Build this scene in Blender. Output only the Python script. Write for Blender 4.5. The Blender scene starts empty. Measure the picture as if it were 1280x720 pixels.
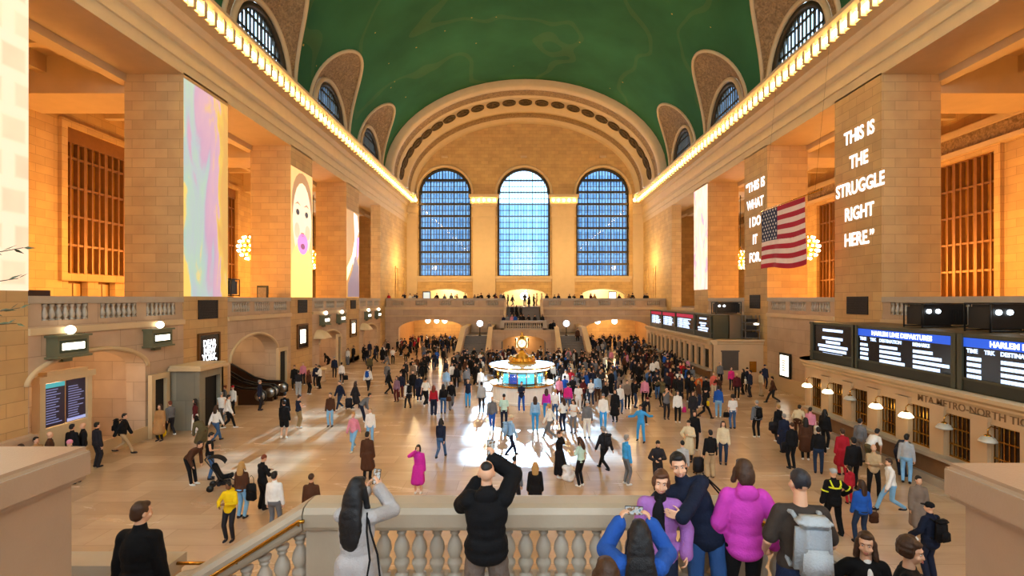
import bpy, bmesh, math, random
from math import sin, cos, pi, sqrt, radians, atan2, acos
from mathutils import Vector, Matrix, Euler, noise
R = random.Random(7)
C = bpy.context.scene.collection
# ---------------------------------------------------------------- camera frame numbers (photograph taken as 1280x720)
F, VX, VY, CX, EYE = 620.0, 651.5, 374.0, -0.6, 6.6
def at(px, py, d):            # a pixel at a depth d in front of the photographer -> point
    return Vector((CX + (px - VX) * d / F, d, EYE - (py - VY) * d / F))
def on_floor(px, py, z=0.0):  # where a pixel's ray meets the level z
    return at(px, py, F * (EYE - z) / (py - VY))
# ---------------------------------------------------------------- materials
def lin(c):
    if isinstance(c, str):
        c = [int(c[i:i + 2], 16) / 255 for i in (0, 2, 4)]
    return tuple((x / 12.92 if x <= 0.04045 else ((x + 0.055) / 1.055) ** 2.4) for x in c) + (1.0,)
MATS = {}
class NT:
    def __init__(s, m): s.t = m.node_tree; s.n = s.t.nodes; s.l = s.t.links
    def add(s, typ, **kw):
        n = s.n.new(typ)
        for k, v in kw.items():
            if k in n.inputs and not hasattr(n, k): n.inputs[k].default_value = v
            else:
                try: setattr(n, k, v)
                except Exception: n.inputs[k].default_value = v
        return n
    def link(s, a, b): s.l.new(a, b)
def base_mat(name, col, rough=0.6, metal=0.0, spec=0.5):
    m = bpy.data.materials.new(name); m.use_nodes = True
    b = m.node_tree.nodes['Principled BSDF']
    b.inputs['Base Color'].default_value = lin(col); b.inputs['Roughness'].default_value = rough
    b.inputs['Metallic'].default_value = metal; b.inputs['Specular IOR Level'].default_value = spec
    return m, b
def mat(name, col, rough=0.6, metal=0.0, var=0.12, scale=3.0, bump=0.0, bscale=None, spec=0.5):
    """plain surface with a little procedural variation"""
    if name in MATS: return MATS[name]
    m, b = base_mat(name, col, rough, metal, spec); t = NT(m)
    tc = t.add('ShaderNodeTexCoord'); nz = t.add('ShaderNodeTexNoise'); nz.inputs['Scale'].default_value = scale; nz.inputs['Detail'].default_value = 4
    t.link(tc.outputs['Object'], nz.inputs['Vector'])
    mix = t.add('ShaderNodeMix', data_type='RGBA'); c = lin(col)
    mix.inputs['A'].default_value = tuple(x * (1 - var) for x in c[:3]) + (1,)
    mix.inputs['B'].default_value = tuple(min(1, x * (1 + var)) for x in c[:3]) + (1,)
    t.link(nz.outputs['Fac'], mix.inputs['Factor']); t.link(mix.outputs['Result'], b.inputs['Base Color'])
    if bump:
        n2 = t.add('ShaderNodeTexNoise'); n2.inputs['Scale'].default_value = bscale or scale * 4; n2.inputs['Detail'].default_value = 5
        t.link(tc.outputs['Object'], n2.inputs['Vector'])
        bp = t.add('ShaderNodeBump'); bp.inputs['Strength'].default_value = bump; bp.inputs['Distance'].default_value = 0.02
        t.link(n2.outputs['Fac'], bp.inputs['Height']); t.link(bp.outputs['Normal'], b.inputs['Normal'])
    MATS[name] = m; return m
def emit(name, col, strength):
    if name in MATS: return MATS[name]
    m, b = base_mat(name, col, 0.5)
    b.inputs['Emission Color'].default_value = lin(col); b.inputs['Emission Strength'].default_value = strength
    MATS[name] = m; return m
def stone(name, col, bw=1.5, bh=0.72, joint=0.012, rough=0.75, var=0.16, jdark=0.62):
    """coursed limestone blocks: running bond in (x+y, z)"""
    m, b = base_mat(name, col, rough, 0, 0.3); t = NT(m); c = lin(col)
    tc = t.add('ShaderNodeTexCoord'); sp = t.add('ShaderNodeSeparateXYZ'); t.link(tc.outputs['Object'], sp.inputs[0])
    ad = t.add('ShaderNodeMath', operation='ADD'); t.link(sp.outputs[0], ad.inputs[0]); t.link(sp.outputs[1], ad.inputs[1])
    cb = t.add('ShaderNodeCombineXYZ'); t.link(ad.outputs[0], cb.inputs[0]); t.link(sp.outputs[2], cb.inputs[1])
    br = t.add('ShaderNodeTexBrick'); t.link(cb.outputs[0], br.inputs['Vector'])
    for k, v in (('Scale', 1.0), ('Brick Width', bw), ('Row Height', bh), ('Mortar Size', joint), ('Mortar Smooth', 0.3), ('Bias', 0.0)): br.inputs[k].default_value = v
    br.inputs['Color1'].default_value = tuple(x * (1 - var) for x in c[:3]) + (1,)
    br.inputs['Color2'].default_value = tuple(min(1, x * (1 + var)) for x in c[:3]) + (1,)
    br.inputs['Mortar'].default_value = tuple(x * jdark for x in c[:3]) + (1,)
    nz = t.add('ShaderNodeTexNoise'); nz.inputs['Scale'].default_value = 0.9; nz.inputs['Detail'].default_value = 6; t.link(tc.outputs['Object'], nz.inputs['Vector'])
    mx = t.add('ShaderNodeMix', data_type='RGBA', blend_type='OVERLAY'); mx.inputs['Factor'].default_value = 0.25
    t.link(br.outputs['Color'], mx.inputs['A']); t.link(nz.outputs['Fac'], mx.inputs['B']); t.link(mx.outputs['Result'], b.inputs['Base Color'])
    bp = t.add('ShaderNodeBump'); bp.inputs['Strength'].default_value = 0.35; bp.inputs['Distance'].default_value = 0.02
    t.link(br.outputs['Fac'], bp.inputs['Height']); bp.invert = True; t.link(bp.outputs['Normal'], b.inputs['Normal'])
    MATS[name] = m; return m
def carved(name, col, scale=2.2, depth=0.5):
    m, b = base_mat(name, col, 0.8, 0, 0.25); t = NT(m); c = lin(col)
    tc = t.add('ShaderNodeTexCoord'); vo = t.add('ShaderNodeTexVoronoi'); vo.inputs['Scale'].default_value = scale
    nz = t.add('ShaderNodeTexNoise'); nz.inputs['Scale'].default_value = scale * 1.6; nz.inputs['Detail'].default_value = 6; nz.inputs['Distortion'].default_value = 1.5
    t.link(tc.outputs['Object'], nz.inputs['Vector']); t.link(tc.outputs['Object'], vo.inputs['Vector'])
    ad = t.add('ShaderNodeMath', operation='ADD'); t.link(vo.outputs['Distance'], ad.inputs[0]); t.link(nz.outputs['Fac'], ad.inputs[1])
    bp = t.add('ShaderNodeBump'); bp.inputs['Strength'].default_value = depth; bp.inputs['Distance'].default_value = 0.35
    t.link(ad.outputs[0], bp.inputs['Height']); t.link(bp.outputs['Normal'], b.inputs['Normal'])
    rp = t.add('ShaderNodeValToRGB'); rp.color_ramp.elements[0].position = 0.35; rp.color_ramp.elements[1].position = 0.7
    rp.color_ramp.elements[0].color = tuple(x * 0.55 for x in c[:3]) + (1,); rp.color_ramp.elements[1].color = tuple(min(1, x * 1.1) for x in c[:3]) + (1,)
    t.link(nz.outputs['Fac'], rp.inputs['Fac']); t.link(rp.outputs['Color'], b.inputs['Base Color'])
    MATS[name] = m; return m
def pane(name, col, gloss=0.12, rough=0.05):
    """thin window glass: lets light straight through, tinted, with a mirror share"""
    m = bpy.data.materials.new(name); m.use_nodes = True; t = NT(m); t.n.remove(t.n['Principled BSDF']); out = t.n['Material Output']
    tr = t.add('ShaderNodeBsdfTransparent'); tr.inputs[0].default_value = lin(col)
    gl = t.add('ShaderNodeBsdfGlossy'); gl.inputs['Roughness'].default_value = rough
    mx = t.add('ShaderNodeMixShader'); mx.inputs[0].default_value = gloss
    t.link(tr.outputs[0], mx.inputs[1]); t.link(gl.outputs[0], mx.inputs[2]); t.link(mx.outputs[0], out.inputs[0])
    MATS[name] = m; return m
# ---------------------------------------------------------------- mesh builder
class MB:
    def __init__(s): s.v = []; s.f = []; s.m = []; s.s = []
    def add(s, vs, fs, mi=0, smooth=False):
        b = len(s.v); s.v += [tuple(v) for v in vs]
        for f in fs: s.f.append(tuple(i + b for i in f)); s.m.append(mi); s.s.append(smooth)
    def quad(s, a, b, c, d, mi=0, smooth=False): s.add([a, b, c, d], [(0, 1, 2, 3)], mi, smooth)
    def box(s, x0, x1, y0, y1, z0, z1, mi=0):
        v = [(x, y, z) for z in (z0, z1) for y in (y0, y1) for x in (x0, x1)]
        s.add(v, [(0, 2, 3, 1), (4, 5, 7, 6), (0, 1, 5, 4), (2, 6, 7, 3), (0, 4, 6, 2), (1, 3, 7, 5)], mi)
    def tbox(s, M, sx, sy, sz, mi=0):     # centred box through a matrix
        v = [M @ Vector((x * sx / 2, y * sy / 2, z * sz / 2)) for z in (-1, 1) for y in (-1, 1) for x in (-1, 1)]
        s.add(v, [(0, 2, 3, 1), (4, 5, 7, 6), (0, 1, 5, 4), (2, 6, 7, 3), (0, 4, 6, 2), (1, 3, 7, 5)], mi)
    def lathe(s, prof, cx=0, cy=0, n=24, mi=0, smooth=True, M=None):   # prof [(r,z)...]
        vs = []
        for r, z in prof:
            for k in range(n):
                a = 2 * pi * k / n; p = Vector((r * cos(a) + cx, r * sin(a) + cy, z)); vs.append(M @ p if M else p)
        fs = []
        for i in range(len(prof) - 1):
            for k in range(n): fs.append((i * n + k, i * n + (k + 1) % n, (i + 1) * n + (k + 1) % n, (i + 1) * n + k))
        if prof[0][0] > 1e-6: fs.append(tuple(range(n))[::-1])
        if prof[-1][0] > 1e-6: fs.append(tuple(range((len(prof) - 1) * n, len(prof) * n)))
        s.add(vs, fs, mi, smooth)
    def tube(s, pts, r, n=8, mi=0, smooth=True, caps=True):
        pts = [Vector(p) for p in pts]; rs = r if isinstance(r, (list, tuple)) else [r] * len(pts)
        up = None; vs = []
        for i, p in enumerate(pts):
            d = (pts[min(i + 1, len(pts) - 1)] - pts[max(i - 1, 0)]).normalized()
            if up is None: up = Vector((0, 0, 1)) if abs(d.z) < 0.9 else Vector((1, 0, 0))
            a = d.cross(up).normalized(); up = a.cross(d).normalized()
            for k in range(n):
                t = 2 * pi * k / n; vs.append(p + (a * cos(t) + up * sin(t)) * rs[i])
        fs = [(i * n + k, i * n + (k + 1) % n, (i + 1) * n + (k + 1) % n, (i + 1) * n + k) for i in range(len(pts) - 1) for k in range(n)]
        if caps: fs += [tuple(range(n))[::-1], tuple(range((len(pts) - 1) * n, len(pts) * n))]
        s.add(vs, fs, mi, smooth)
    def ball(s, c, rx, ry=None, rz=None, nu=12, nv=8, mi=0, M=None):
        ry = ry or rx; rz = rz or rx; c = Vector(c); vs = []
        for j in range(nv + 1):
            t = pi * j / nv
            for k in range(nu):
                a = 2 * pi * k / nu; p = Vector((rx * sin(t) * cos(a), ry * sin(t) * sin(a), rz * cos(t)))
                vs.append(c + (M @ p if M else p))
        s.add(vs, [(j * nu + k, j * nu + (k + 1) % nu, (j + 1) * nu + (k + 1) % nu, (j + 1) * nu + k) for j in range(nv) for k in range(nu)], mi, True)
    def extrude(s, prof, p0, p1, ax, up=(0, 0, 1), mi=0, closed=False, caps=True, smooth=False):
        """profile [(a,b)] in (ax, up) swept from p0 to p1"""
        p0, p1, ax, up = Vector(p0), Vector(p1), Vector(ax), Vector(up); n = len(prof)
        vs = [p + ax * a + up * b for p in (p0, p1) for a, b in prof]
        fs = [(i, (i + 1) % n, n + (i + 1) % n, n + i) for i in range(n if closed else n - 1)]
        if closed and caps: fs += [tuple(range(n))[::-1], tuple(range(n, 2 * n))]
        s.add(vs, fs, mi, smooth)
    def grid(s, rows, mi=0, smooth=True):
        n = len(rows[0]); vs = [p for r in rows for p in r]
        s.add(vs, [(i * n + k, i * n + k + 1, (i + 1) * n + k + 1, (i + 1) * n + k) for i in range(len(rows) - 1) for k in range(n - 1)], mi, smooth)
    def wall(s, axis, pos, thick, u0, u1, z0, z1, holes=(), mi=0, mj=None):
        """wall in the plane axis=pos (thick runs away from the room) with arched openings (c, half, zb, zs, rise)"""
        mj = mi if mj is None else mj
        P = (lambda u, z, o: (pos + o, u, z)) if axis == 'x' else (lambda u, z, o: (u, pos + o, z))
        us = {u0, u1}
        for c, h, zb, zs, ri in holes:
            us |= {c - h, c + h}
            if ri: us |= {c + h * cos(pi * k / 20) for k in range(1, 20)}
        us = sorted(u for u in us if u0 - 1e-6 <= u <= u1 + 1e-6)
        top = lambda h, u: h[3] + (h[4] * sqrt(max(0, 1 - ((u - h[0]) / h[1]) ** 2)) if h[4] else 0)
        for a, b in zip(us, us[1:]):
            if b - a < 1e-6: continue
            m = (a + b) / 2; hs = sorted((h for h in holes if abs(m - h[0]) < h[1]), key=lambda h: h[2])
            la = lb = z0
            for h in hs + [None]:
                ta, tb = (h[2], h[2]) if h else (z1, z1)
                if ta - la > 1e-6 or tb - lb > 1e-6:
                    for o in (0, thick): s.quad(P(a, la, o), P(b, lb, o), P(b, tb, o), P(a, ta, o), mi)
                if h:
                    la, lb = top(h, a), top(h, b)
                    s.quad(P(a, la, 0), P(b, lb, 0), P(b, lb, thick), P(a, la, thick), mj)
                    s.quad(P(a, h[2], 0), P(b, h[2], 0), P(b, h[2], thick), P(a, h[2], thick), mj)
        for c, h, zb, zs, ri in holes:
            for u in (c - h, c + h): s.quad(P(u, zb, 0), P(u, zb, thick), P(u, zs, thick), P(u, zs, 0), mj)
    def mesh(s, name, mats):
        me = bpy.data.meshes.new(name); me.from_pydata(s.v, [], s.f)
        for m in mats: me.materials.append(m)
        me.polygons.foreach_set('material_index', s.m); me.polygons.foreach_set('use_smooth', s.s)
        me.update(); return me
    def build(s, name, mats, parent=None, M=None, sharp=None, recalc=True):
        if not isinstance(mats, (list, tuple)): mats = [mats]
        me = s.mesh(name, mats)
        if recalc:
            bm = bmesh.new(); bm.from_mesh(me); bmesh.ops.remove_doubles(bm, verts=bm.verts, dist=1e-5); bmesh.ops.recalc_face_normals(bm, faces=bm.faces); bm.to_mesh(me); bm.free()
        if sharp is not None: me.set_sharp_from_angle(angle=radians(sharp))
        return place(name, me, parent, M)
def place(name, me, parent=None, M=None):
    o = bpy.data.objects.new(name, me); C.objects.link(o)
    if parent is not None: o.parent = parent
    if M is not None: o.matrix_local = M
    return o
def tag(o, label=None, cat=None, group=None, kind=None):
    for k, v in (('label', label), ('category', cat), ('group', group), ('kind', kind)):
        if v: o[k] = v
    return o
def empty(name, label=None, cat=None, loc=(0, 0, 0), rz=0.0, group=None):
    o = bpy.data.objects.new(name, None); C.objects.link(o); o.location = loc; o.rotation_euler = (0, 0, rz); o.empty_display_size = 0.1
    return tag(o, label, cat, group)
def struct(o): o['kind'] = 'structure'; return o
def copy_tree(o, parent=None):
    c = o.copy(); C.objects.link(c); c.parent = parent
    for ch in o.children: copy_tree(ch, c)
    return c
def text_mesh(s, size, extrude=0.005, align='CENTER', bold=0.0, sx=1.0):
    cu = bpy.data.curves.new('lettering', 'FONT'); cu.body = s; cu.size = size; cu.extrude = extrude; cu.align_x = align; cu.align_y = 'CENTER'; cu.offset = bold; cu.resolution_u = 3
    o = bpy.data.objects.new('lettering', cu); C.objects.link(o); bpy.context.view_layer.update()
    me = bpy.data.meshes.new_from_object(o.evaluated_get(bpy.context.evaluated_depsgraph_get())); me.name = 'lettering'
    bpy.data.objects.remove(o); bpy.data.curves.remove(cu)
    if sx != 1.0: me.transform(Matrix.Diagonal((sx, 1, 1, 1)))
    return me
def lettering(s, size, M, m, parent=None, name='lettering', **kw):
    me = text_mesh(s, size, **kw); me.materials.clear(); me.materials.append(m); return place(name, me, parent, M)
def frame_mat(loc, x, y):   # local x, y axes -> matrix
    x, y = Vector(x).normalized(), Vector(y).normalized(); z = x.cross(y)
    return Matrix.Translation(Vector(loc)) @ Matrix((x, y, z)).transposed().to_4x4()
def facing_hall_right(y, z, x=18.28): return frame_mat((x, y, z), (0, -1, 0), (0, 0, 1))   # on the south wall
def facing_hall_left(y, z, x=-18.28): return frame_mat((x, y, z), (0, 1, 0), (0, 0, 1))    # on the north wall
# ================================================================ the hall
W, HY, ZS, ZC = 18.3, 77.0, 22.95, 35.1      # half width, east wall, springing and crown of the vault
P0, PITCH, PW, PD = 26.0, 12.1, 3.9, 3.1      # piers
ZB, ZR, ZO = 5.6, 6.72, 18.4                  # balcony floor, balcony rail, top of the side openings
S_WALL = stone('limestone', 'c6a26c', 1.15, 0.52, var=0.08); S_PIER = stone('pier_limestone', 'c6a06c', 1.25, 0.5, var=0.09)
S_LOW = stone('balcony_limestone', 'bda287', 1.8, 0.9, var=0.07); S_TRIM = mat('trim_limestone', 'cdb28a', 0.7, var=0.1, scale=1.2, bump=0.15)
S_GREY = stone('landing_marble', 'b9a48c', 2.4, 1.2, 0.006, 0.5, 0.07, 0.8); S_CARVE = carved('carved_limestone', 'a98a66')
S_RAIL = mat('worn_marble', 'ab9c88', 0.45, var=0.12, scale=2.5, bump=0.08, bscale=30)
S_PED = mat('pink_marble', 'a38a72', 0.3, var=0.12, scale=3.0, bump=0.12, bscale=60)
S_BALUS = mat('baluster_marble', 'b0a493', 0.42, var=0.12, scale=6, bump=0.08, bscale=30)
BRONZE = mat('dark_bronze', '3a3226', 0.45, 0.6, 0.2, 4); BRASS = mat('polished_brass', 'c08a35', 0.25, 0.95, 0.1, 5); GOLD = mat('gilt_metal', 'd9a441', 0.3, 0.9, 0.1, 5)
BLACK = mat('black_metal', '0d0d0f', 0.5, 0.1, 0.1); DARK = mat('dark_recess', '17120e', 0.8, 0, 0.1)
STEEL = mat('brushed_steel', '9a9a98', 0.3, 0.9, 0.1, 6); CREAM = mat('cream_plaster', 'd8c29a', 0.7, 0, 0.08)
OAK = mat('stained_oak', '5a3517', 0.5, 0, 0.25, 5)
# floor: polished marble slabs
def floor_mat():
    m, b = base_mat('polished_marble_floor', 'c9a98a', 0.22, 0, 0.5); t = NT(m)
    tc = t.add('ShaderNodeTexCoord'); br = t.add('ShaderNodeTexBrick'); t.link(tc.outputs['Object'], br.inputs['Vector'])
    for k, v in (('Scale', 1.0), ('Brick Width', 1.9), ('Row Height', 0.95), ('Mortar Size', 0.008), ('Mortar Smooth', 0.2), ('Bias', 0.0)): br.inputs[k].default_value = v
    br.inputs['Color1'].default_value = lin('b99a7c'); br.inputs['Color2'].default_value = lin('cdaf90'); br.inputs['Mortar'].default_value = lin('a58668')
    nz = t.add('ShaderNodeTexNoise'); nz.inputs['Scale'].default_value = 0.35; nz.inputs['Detail'].default_value = 8; nz.inputs['Roughness'].default_value = 0.65; nz.inputs['Distortion'].default_value = 1.0
    mp = t.add('ShaderNodeMapping'); mp.inputs['Scale'].default_value = (0.6, 2.2, 1); t.link(tc.outputs['Object'], mp.inputs['Vector']); t.link(mp.outputs[0], nz.inputs['Vector'])
    mx = t.add('ShaderNodeMix', data_type='RGBA', blend_type='OVERLAY'); mx.inputs['Factor'].default_value = 0.35
    t.link(br.outputs['Color'], mx.inputs['A']); t.link(nz.outputs['Fac'], mx.inputs['B']); t.link(mx.outputs['Result'], b.inputs['Base Color'])
    rp = t.add('ShaderNodeMapRange'); rp.inputs['To Min'].default_value = 0.16; rp.inputs['To Max'].default_value = 0.34
    t.link(nz.outputs['Fac'], rp.inputs['Value']); t.link(rp.outputs[0], b.inputs['Roughness'])
    return m
mb = MB(); mb.box(-31, 31, -12, 92, -0.3, 0); struct(mb.build('floor', floor_mat()))
# ---- green star vault with lunette hoods
def vault_mat():
    m, b = base_mat('green_star_vault', '2c6a45', 0.85, 0, 0.15); t = NT(m)
    tc = t.add('ShaderNodeTexCoord'); nz = t.add('ShaderNodeTexNoise'); nz.inputs['Scale'].default_value = 0.12; nz.inputs['Detail'].default_value = 5
    t.link(tc.outputs['Object'], nz.inputs['Vector'])
    r1 = t.add('ShaderNodeValToRGB'); r1.color_ramp.elements[0].color = lin('2a5838'); r1.color_ramp.elements[1].color = lin('376e48'); r1.color_ramp.elements[0].position = 0.35; r1.color_ramp.elements[1].position = 0.7
    t.link(nz.outputs['Fac'], r1.inputs['Fac'])
    vo = t.add('ShaderNodeTexVoronoi'); vo.inputs['Scale'].default_value = 0.55; vo.inputs['Randomness'].default_value = 1.0; t.link(tc.outputs['Object'], vo.inputs['Vector'])
    lt = t.add('ShaderNodeMath', operation='LESS_THAN'); lt.inputs[1].default_value = 0.05; t.link(vo.outputs['Distance'], lt.inputs[0])
    n2 = t.add('ShaderNodeTexWave'); n2.inputs['Scale'].default_value = 0.035; n2.inputs['Distortion'].default_value = 22; n2.inputs['Detail'].default_value = 3; t.link(tc.outputs['Object'], n2.inputs['Vector'])
    gt = t.add('ShaderNodeMath', operation='GREATER_THAN'); gt.inputs[1].default_value = 0.985; t.link(n2.outputs['Fac'], gt.inputs[0])
    mu = t.add('ShaderNodeMath', operation='MULTIPLY'); mu.inputs[1].default_value = 0.05; t.link(gt.outputs[0], mu.inputs[0])
    ad = t.add('ShaderNodeMath', operation='MAXIMUM'); t.link(lt.outputs[0], ad.inputs[0]); t.link(mu.outputs[0], ad.inputs[1])
    mx = t.add('ShaderNodeMix', data_type='RGBA'); mx.inputs['B'].default_value = lin('b99a4a'); t.link(ad.outputs[0], mx.inputs['Factor']); t.link(r1.outputs['Color'], mx.inputs['A']); t.link(mx.outputs['Result'], b.inputs['Base Color'])
    return m
def ell(z, a=W, bb=ZC - ZS): s_ = min(1, max(0, (z - ZS) / bb)); return a * sqrt(1 - s_ * s_)
BAYS = [P0 + PW + 4.1 + PITCH * k for k in (-3, -2, -1, 0, 1, 2)]
HU, HZ, WR = 4.7, 6.3, 3.5
ceiling = struct(empty('ceiling')); 
mb = MB()
for yc in BAYS:
    us = [-6.05, -5.4] + [-HU * cos(pi * k / 28) for k in range(29)] + [5.4, 6.05]
    for sgn in (-1, 1):
        rows = []
        for u in us:
            zl = ZS + (HZ * sqrt(max(0, 1 - (u / HU) ** 2)) if abs(u) < HU else 0)
            t0 = math.asin((zl - ZS) / (ZC - ZS)); row = []
            for k in range(17):
                t = t0 + (pi / 2 - t0) * k / 16; row.append((sgn * W * cos(t), yc + u, ZS + (ZC - ZS) * sin(t)))
            rows.append(row)
        mb.grid(rows)
struct(mb.build('vault', vault_mat(), ceiling))
mb = MB()
for yc in BAYS:
    for sgn in (-1, 1):
        rows = [[], [], [], [], []]
        for k in range(29):
            t = pi * k / 28; z1 = ZS + HZ * sin(t); p1 = Vector((sgn * ell(z1), yc + HU * cos(t), z1))
            p0 = Vector((sgn * W, yc + (WR + 0.45) * cos(t), ZS + (WR + 0.45) * sin(t)))
            for i in range(5):
                f = i / 4; p = p0.lerp(p1, f); p.z += 0.25 * sin(pi * f) * sin(t); rows[i].append(p)
        mb.grid(rows)
mb.build('lunette_hood', S_CARVE, ceiling)
mb = MB()      # rib edge mouldings round each hood and archivolt round each lunette window
for yc in BAYS:
    for sgn in (-1, 1):
        pts = []
        for k in range(41):
            t = pi * k / 40; z1 = ZS + HZ * sin(t); pts.append((sgn * (ell(z1) - 0.05), yc + HU * cos(t), z1))
        mb.tube(pts, 0.16, 6)
        mb.tube([(sgn * (W - 0.05), yc + (WR + 0.25) * cos(pi * k / 40), ZS + (WR + 0.25) * sin(pi * k / 40)) for k in range(41)], 0.22, 6)
mb.build('lunette_moulding', S_TRIM, ceiling)
# ---- stone barrel over the east end, with bands and medallions
A2, B2 = 17.55, 11.6
mb = MB()
def arc(a, b_, y, n=48): return [(a * cos(pi - pi * k / n), y, ZS + b_ * sin(pi - pi * k / n)) for k in range(n + 1)]
def band(y0, y1, a0, b0, a1, b1, mi=0): mb.grid([arc(a0, b0, y0), arc(a1, b1, y1)], mi)
prof = [(64.2, 0.0), (64.2, 0.8), (64.6, 0.95), (65.3, 0.95), (65.4, 0.75), (67.5, 0.75), (67.6, 0.95), (68.1, 0.95), (68.2, 0.55), (72.2, 0.55), (72.3, 1.0), (72.9, 1.1), (73.0, 0.8), (75.6, 0.8), (75.7, 1.15), (76.4, 1.25), (77.0, 1.25)]
for (ya, oa), (yb, ob) in zip(prof, prof[1:]): band(ya, yb, W - oa, ZC - ZS - oa, W - ob, ZC - ZS - ob, 1 if 65.4 <= ya < 67.5 or 73 <= ya < 75.6 else 0)
mb.build('end_arch', [S_TRIM, S_CARVE], ceiling)
mb = MB()
for k in range(1, 24):
    t = pi * k / 24; a, b_ = W - 0.6, ZC - ZS - 0.6; p = Vector((a * cos(t), 70.2, ZS + b_ * sin(t)))
    n = Vector((-cos(t) / a, 0, -sin(t) / b_)).normalized(); M = frame_mat(p, (0, 1, 0), n.cross(Vector((0, 1, 0))))
    M = M if (M.to_3x3() @ Vector((0, 0, 1))).dot(n) > 0 else M @ Matrix.Rotation(pi, 4, 'X')
    mb.lathe([(0.95, -0.02), (0.95, 0.16), (0.72, 0.2), (0.68, 0.06), (0.4, 0.05), (0.34, 0.2), (0, 0.26)], n=20, M=M)
mb.build('medallion', carved('medallion_bronze', '6b5638', 3, 0.6), ceiling, sharp=40)
# ---- piers
for k in (-2, -1, 0, 1, 2):
    for sgn in (-1, 1):
        y = P0 + PITCH * k; x0, x1 = sorted((sgn * W, sgn * (W + PD)))
        mb = MB(); mb.box(x0, x1, y, y + PW, 0, ZO + 0.1)
        xa, xb = sorted((sgn * (W - 0.06), sgn * (W + 0.3)))     # base moulding at balcony height, and plinth
        mb.box(xa, x1 + (0.02 if sgn > 0 else 0), y - 0.06, y + PW + 0.06, 0, 0.5)
        o = struct(mb.build('pillar', S_PIER)); o['label'] = 'square limestone pier between hall and side aisle'
# ---- solid walls beyond the last opening
for sgn, nm in ((-1, 'wall_north'), (1, 'wall_south')):
    mb = MB(); x0, x1 = sorted((sgn * W, sgn * (W + 1.2)))
    mb.box(x0, x1, 62.3, HY, 0, ZO)
    for yn in (70.3, 74.6):       # shallow wall niches with sconces' backs
        xa, xb = sorted((sgn * (W - 0.12), sgn * W)); mb.box(xa, xb, yn - 0.7, yn - 0.5, ZB + 1.2, 11); mb.box(xa, xb, yn + 0.5, yn + 0.7, ZB + 1.2, 11); mb.box(xa, xb, yn - 0.7, yn + 0.7, 11, 11.25)
    struct(mb.build(nm, S_WALL))
# ---- entablature + cornice
CORN = [(0, 18.4), (0.0, 19.0), (0.07, 19.04), (0.07, 19.65), (0.16, 19.72), (0.26, 19.9), (0.06, 20.0), (0.06, 20.95), (0.18, 21.0), (0.3, 21.2), (0.34, 21.35), (0.8, 21.45), (0.86, 21.5), (0.86, 22.05), (1.0, 22.2), (1.15, 22.5), (1.15, 22.7), (0.4, 22.95), (0, 23.0)]
def cornice_run(mb, p0, p1, ax): mb.extrude(CORN, p0, p1, ax)
for sgn, nm in ((-1, 'trim_north'), (1, 'trim_south')):
    mb = MB(); cornice_run(mb, (sgn * W, -12, 0), (sgn * W, HY, 0), (-sgn, 0, 0))
    xa, xb = sorted((sgn * (W + 0.05), sgn * (W + PD))); mb.box(xa, xb, -12, HY, 18.4, 22.9)
    mb.quad((sgn * (W + 0.05), -12, 18.4), (sgn * W, -12, 18.4), (sgn * W, HY, 18.4), (sgn * (W + 0.05), HY, 18.4))
    y = -4.0
    while y < 76:      # modillion blocks that the bulbs sit between
        xa, xb = sorted((sgn * (W - 1.12), sgn * (W - 0.3))); mb.box(xa, xb, y - 0.14, y + 0.14, 21.42, 22.2); y += 0.86
    struct(mb.build(nm, S_TRIM))
# ---- east wall
EW = [-12.45, -0.2, 12.05]     # window axes
mb = MB(); holes = []
for xc in EW:
    holes += [(xc, 4.1, 10.2, 22.95, 4.1), (xc, 3.45, ZB, 7.2, 1.0)]
mb.wall('y', HY, 1.2, -W, W, 0, 36, holes)
struct(mb.build('wall_east', S_WALL))
mb = MB()
def ebox(xa, xb, d, z0, z1): mb.box(xa, xb, HY - d, HY, z0, z1)
for xc in (-6.33, 5.93):       # pilasters with lit capitals
    ebox(xc - 1.75, xc + 1.75, 0.35, ZB, 19.4)
    for h, d, z0, z1 in ((1.85, 0.45, 19.4, 19.7), (1.8, 0.4, 19.7, 20.9), (1.95, 0.6, 20.9, 21.3), (2.1, 0.85, 21.3, 22.2), (2.3, 1.05, 22.2, 22.7)): ebox(xc - h, xc + h, d, z0, z1)
for s_ in (-1, 1):             # corner pilasters
    xa, xb = sorted((s_ * W, s_ * (W - 1.6))); ebox(xa, xb, 0.3, ZB, 19.2)
    cornice_run(mb, (s_ * W, HY, 0), (s_ * (W - 1.6), HY, 0), (0, -1, 0))
    xe = s_ * (W - 1.6); mb.add([(xe, HY - a, z) for a, z in CORN], [tuple(range(len(CORN)))])
for xc in EW:
    ebox(xc - 4.5, xc + 4.5, 0.25, 9.75, 10.2); ebox(xc - 4.3, xc + 4.3, 0.12, 9.3, 9.75)
    mb.tube([(xc + 4.35 * cos(pi * k / 32), HY - 0.02, 22.95 + 4.35 * sin(pi * k / 32)) for k in range(33)], 0.2, 6)
    ebox(xc - 0.5, xc + 0.5, 0.3, 28.5, 28.8)
    mb.tube([(xc + 3.5 * cos(pi * k / 24), HY - 0.02, 7.2 + 1.02 * sin(pi * k / 24)) for k in range(25)], 0.09, 6)
struct(mb.build('trim_east', S_TRIM))
# ---- west end behind the photographer
mb = MB(); mb.wall('y', -12, -1, -31, 31, 0, 36, [(x, 4.1, 9, 22.95, 4.1) for x in (-12.3, 0, 12.3)]); struct(mb.build('wall_west', S_WALL))
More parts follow.
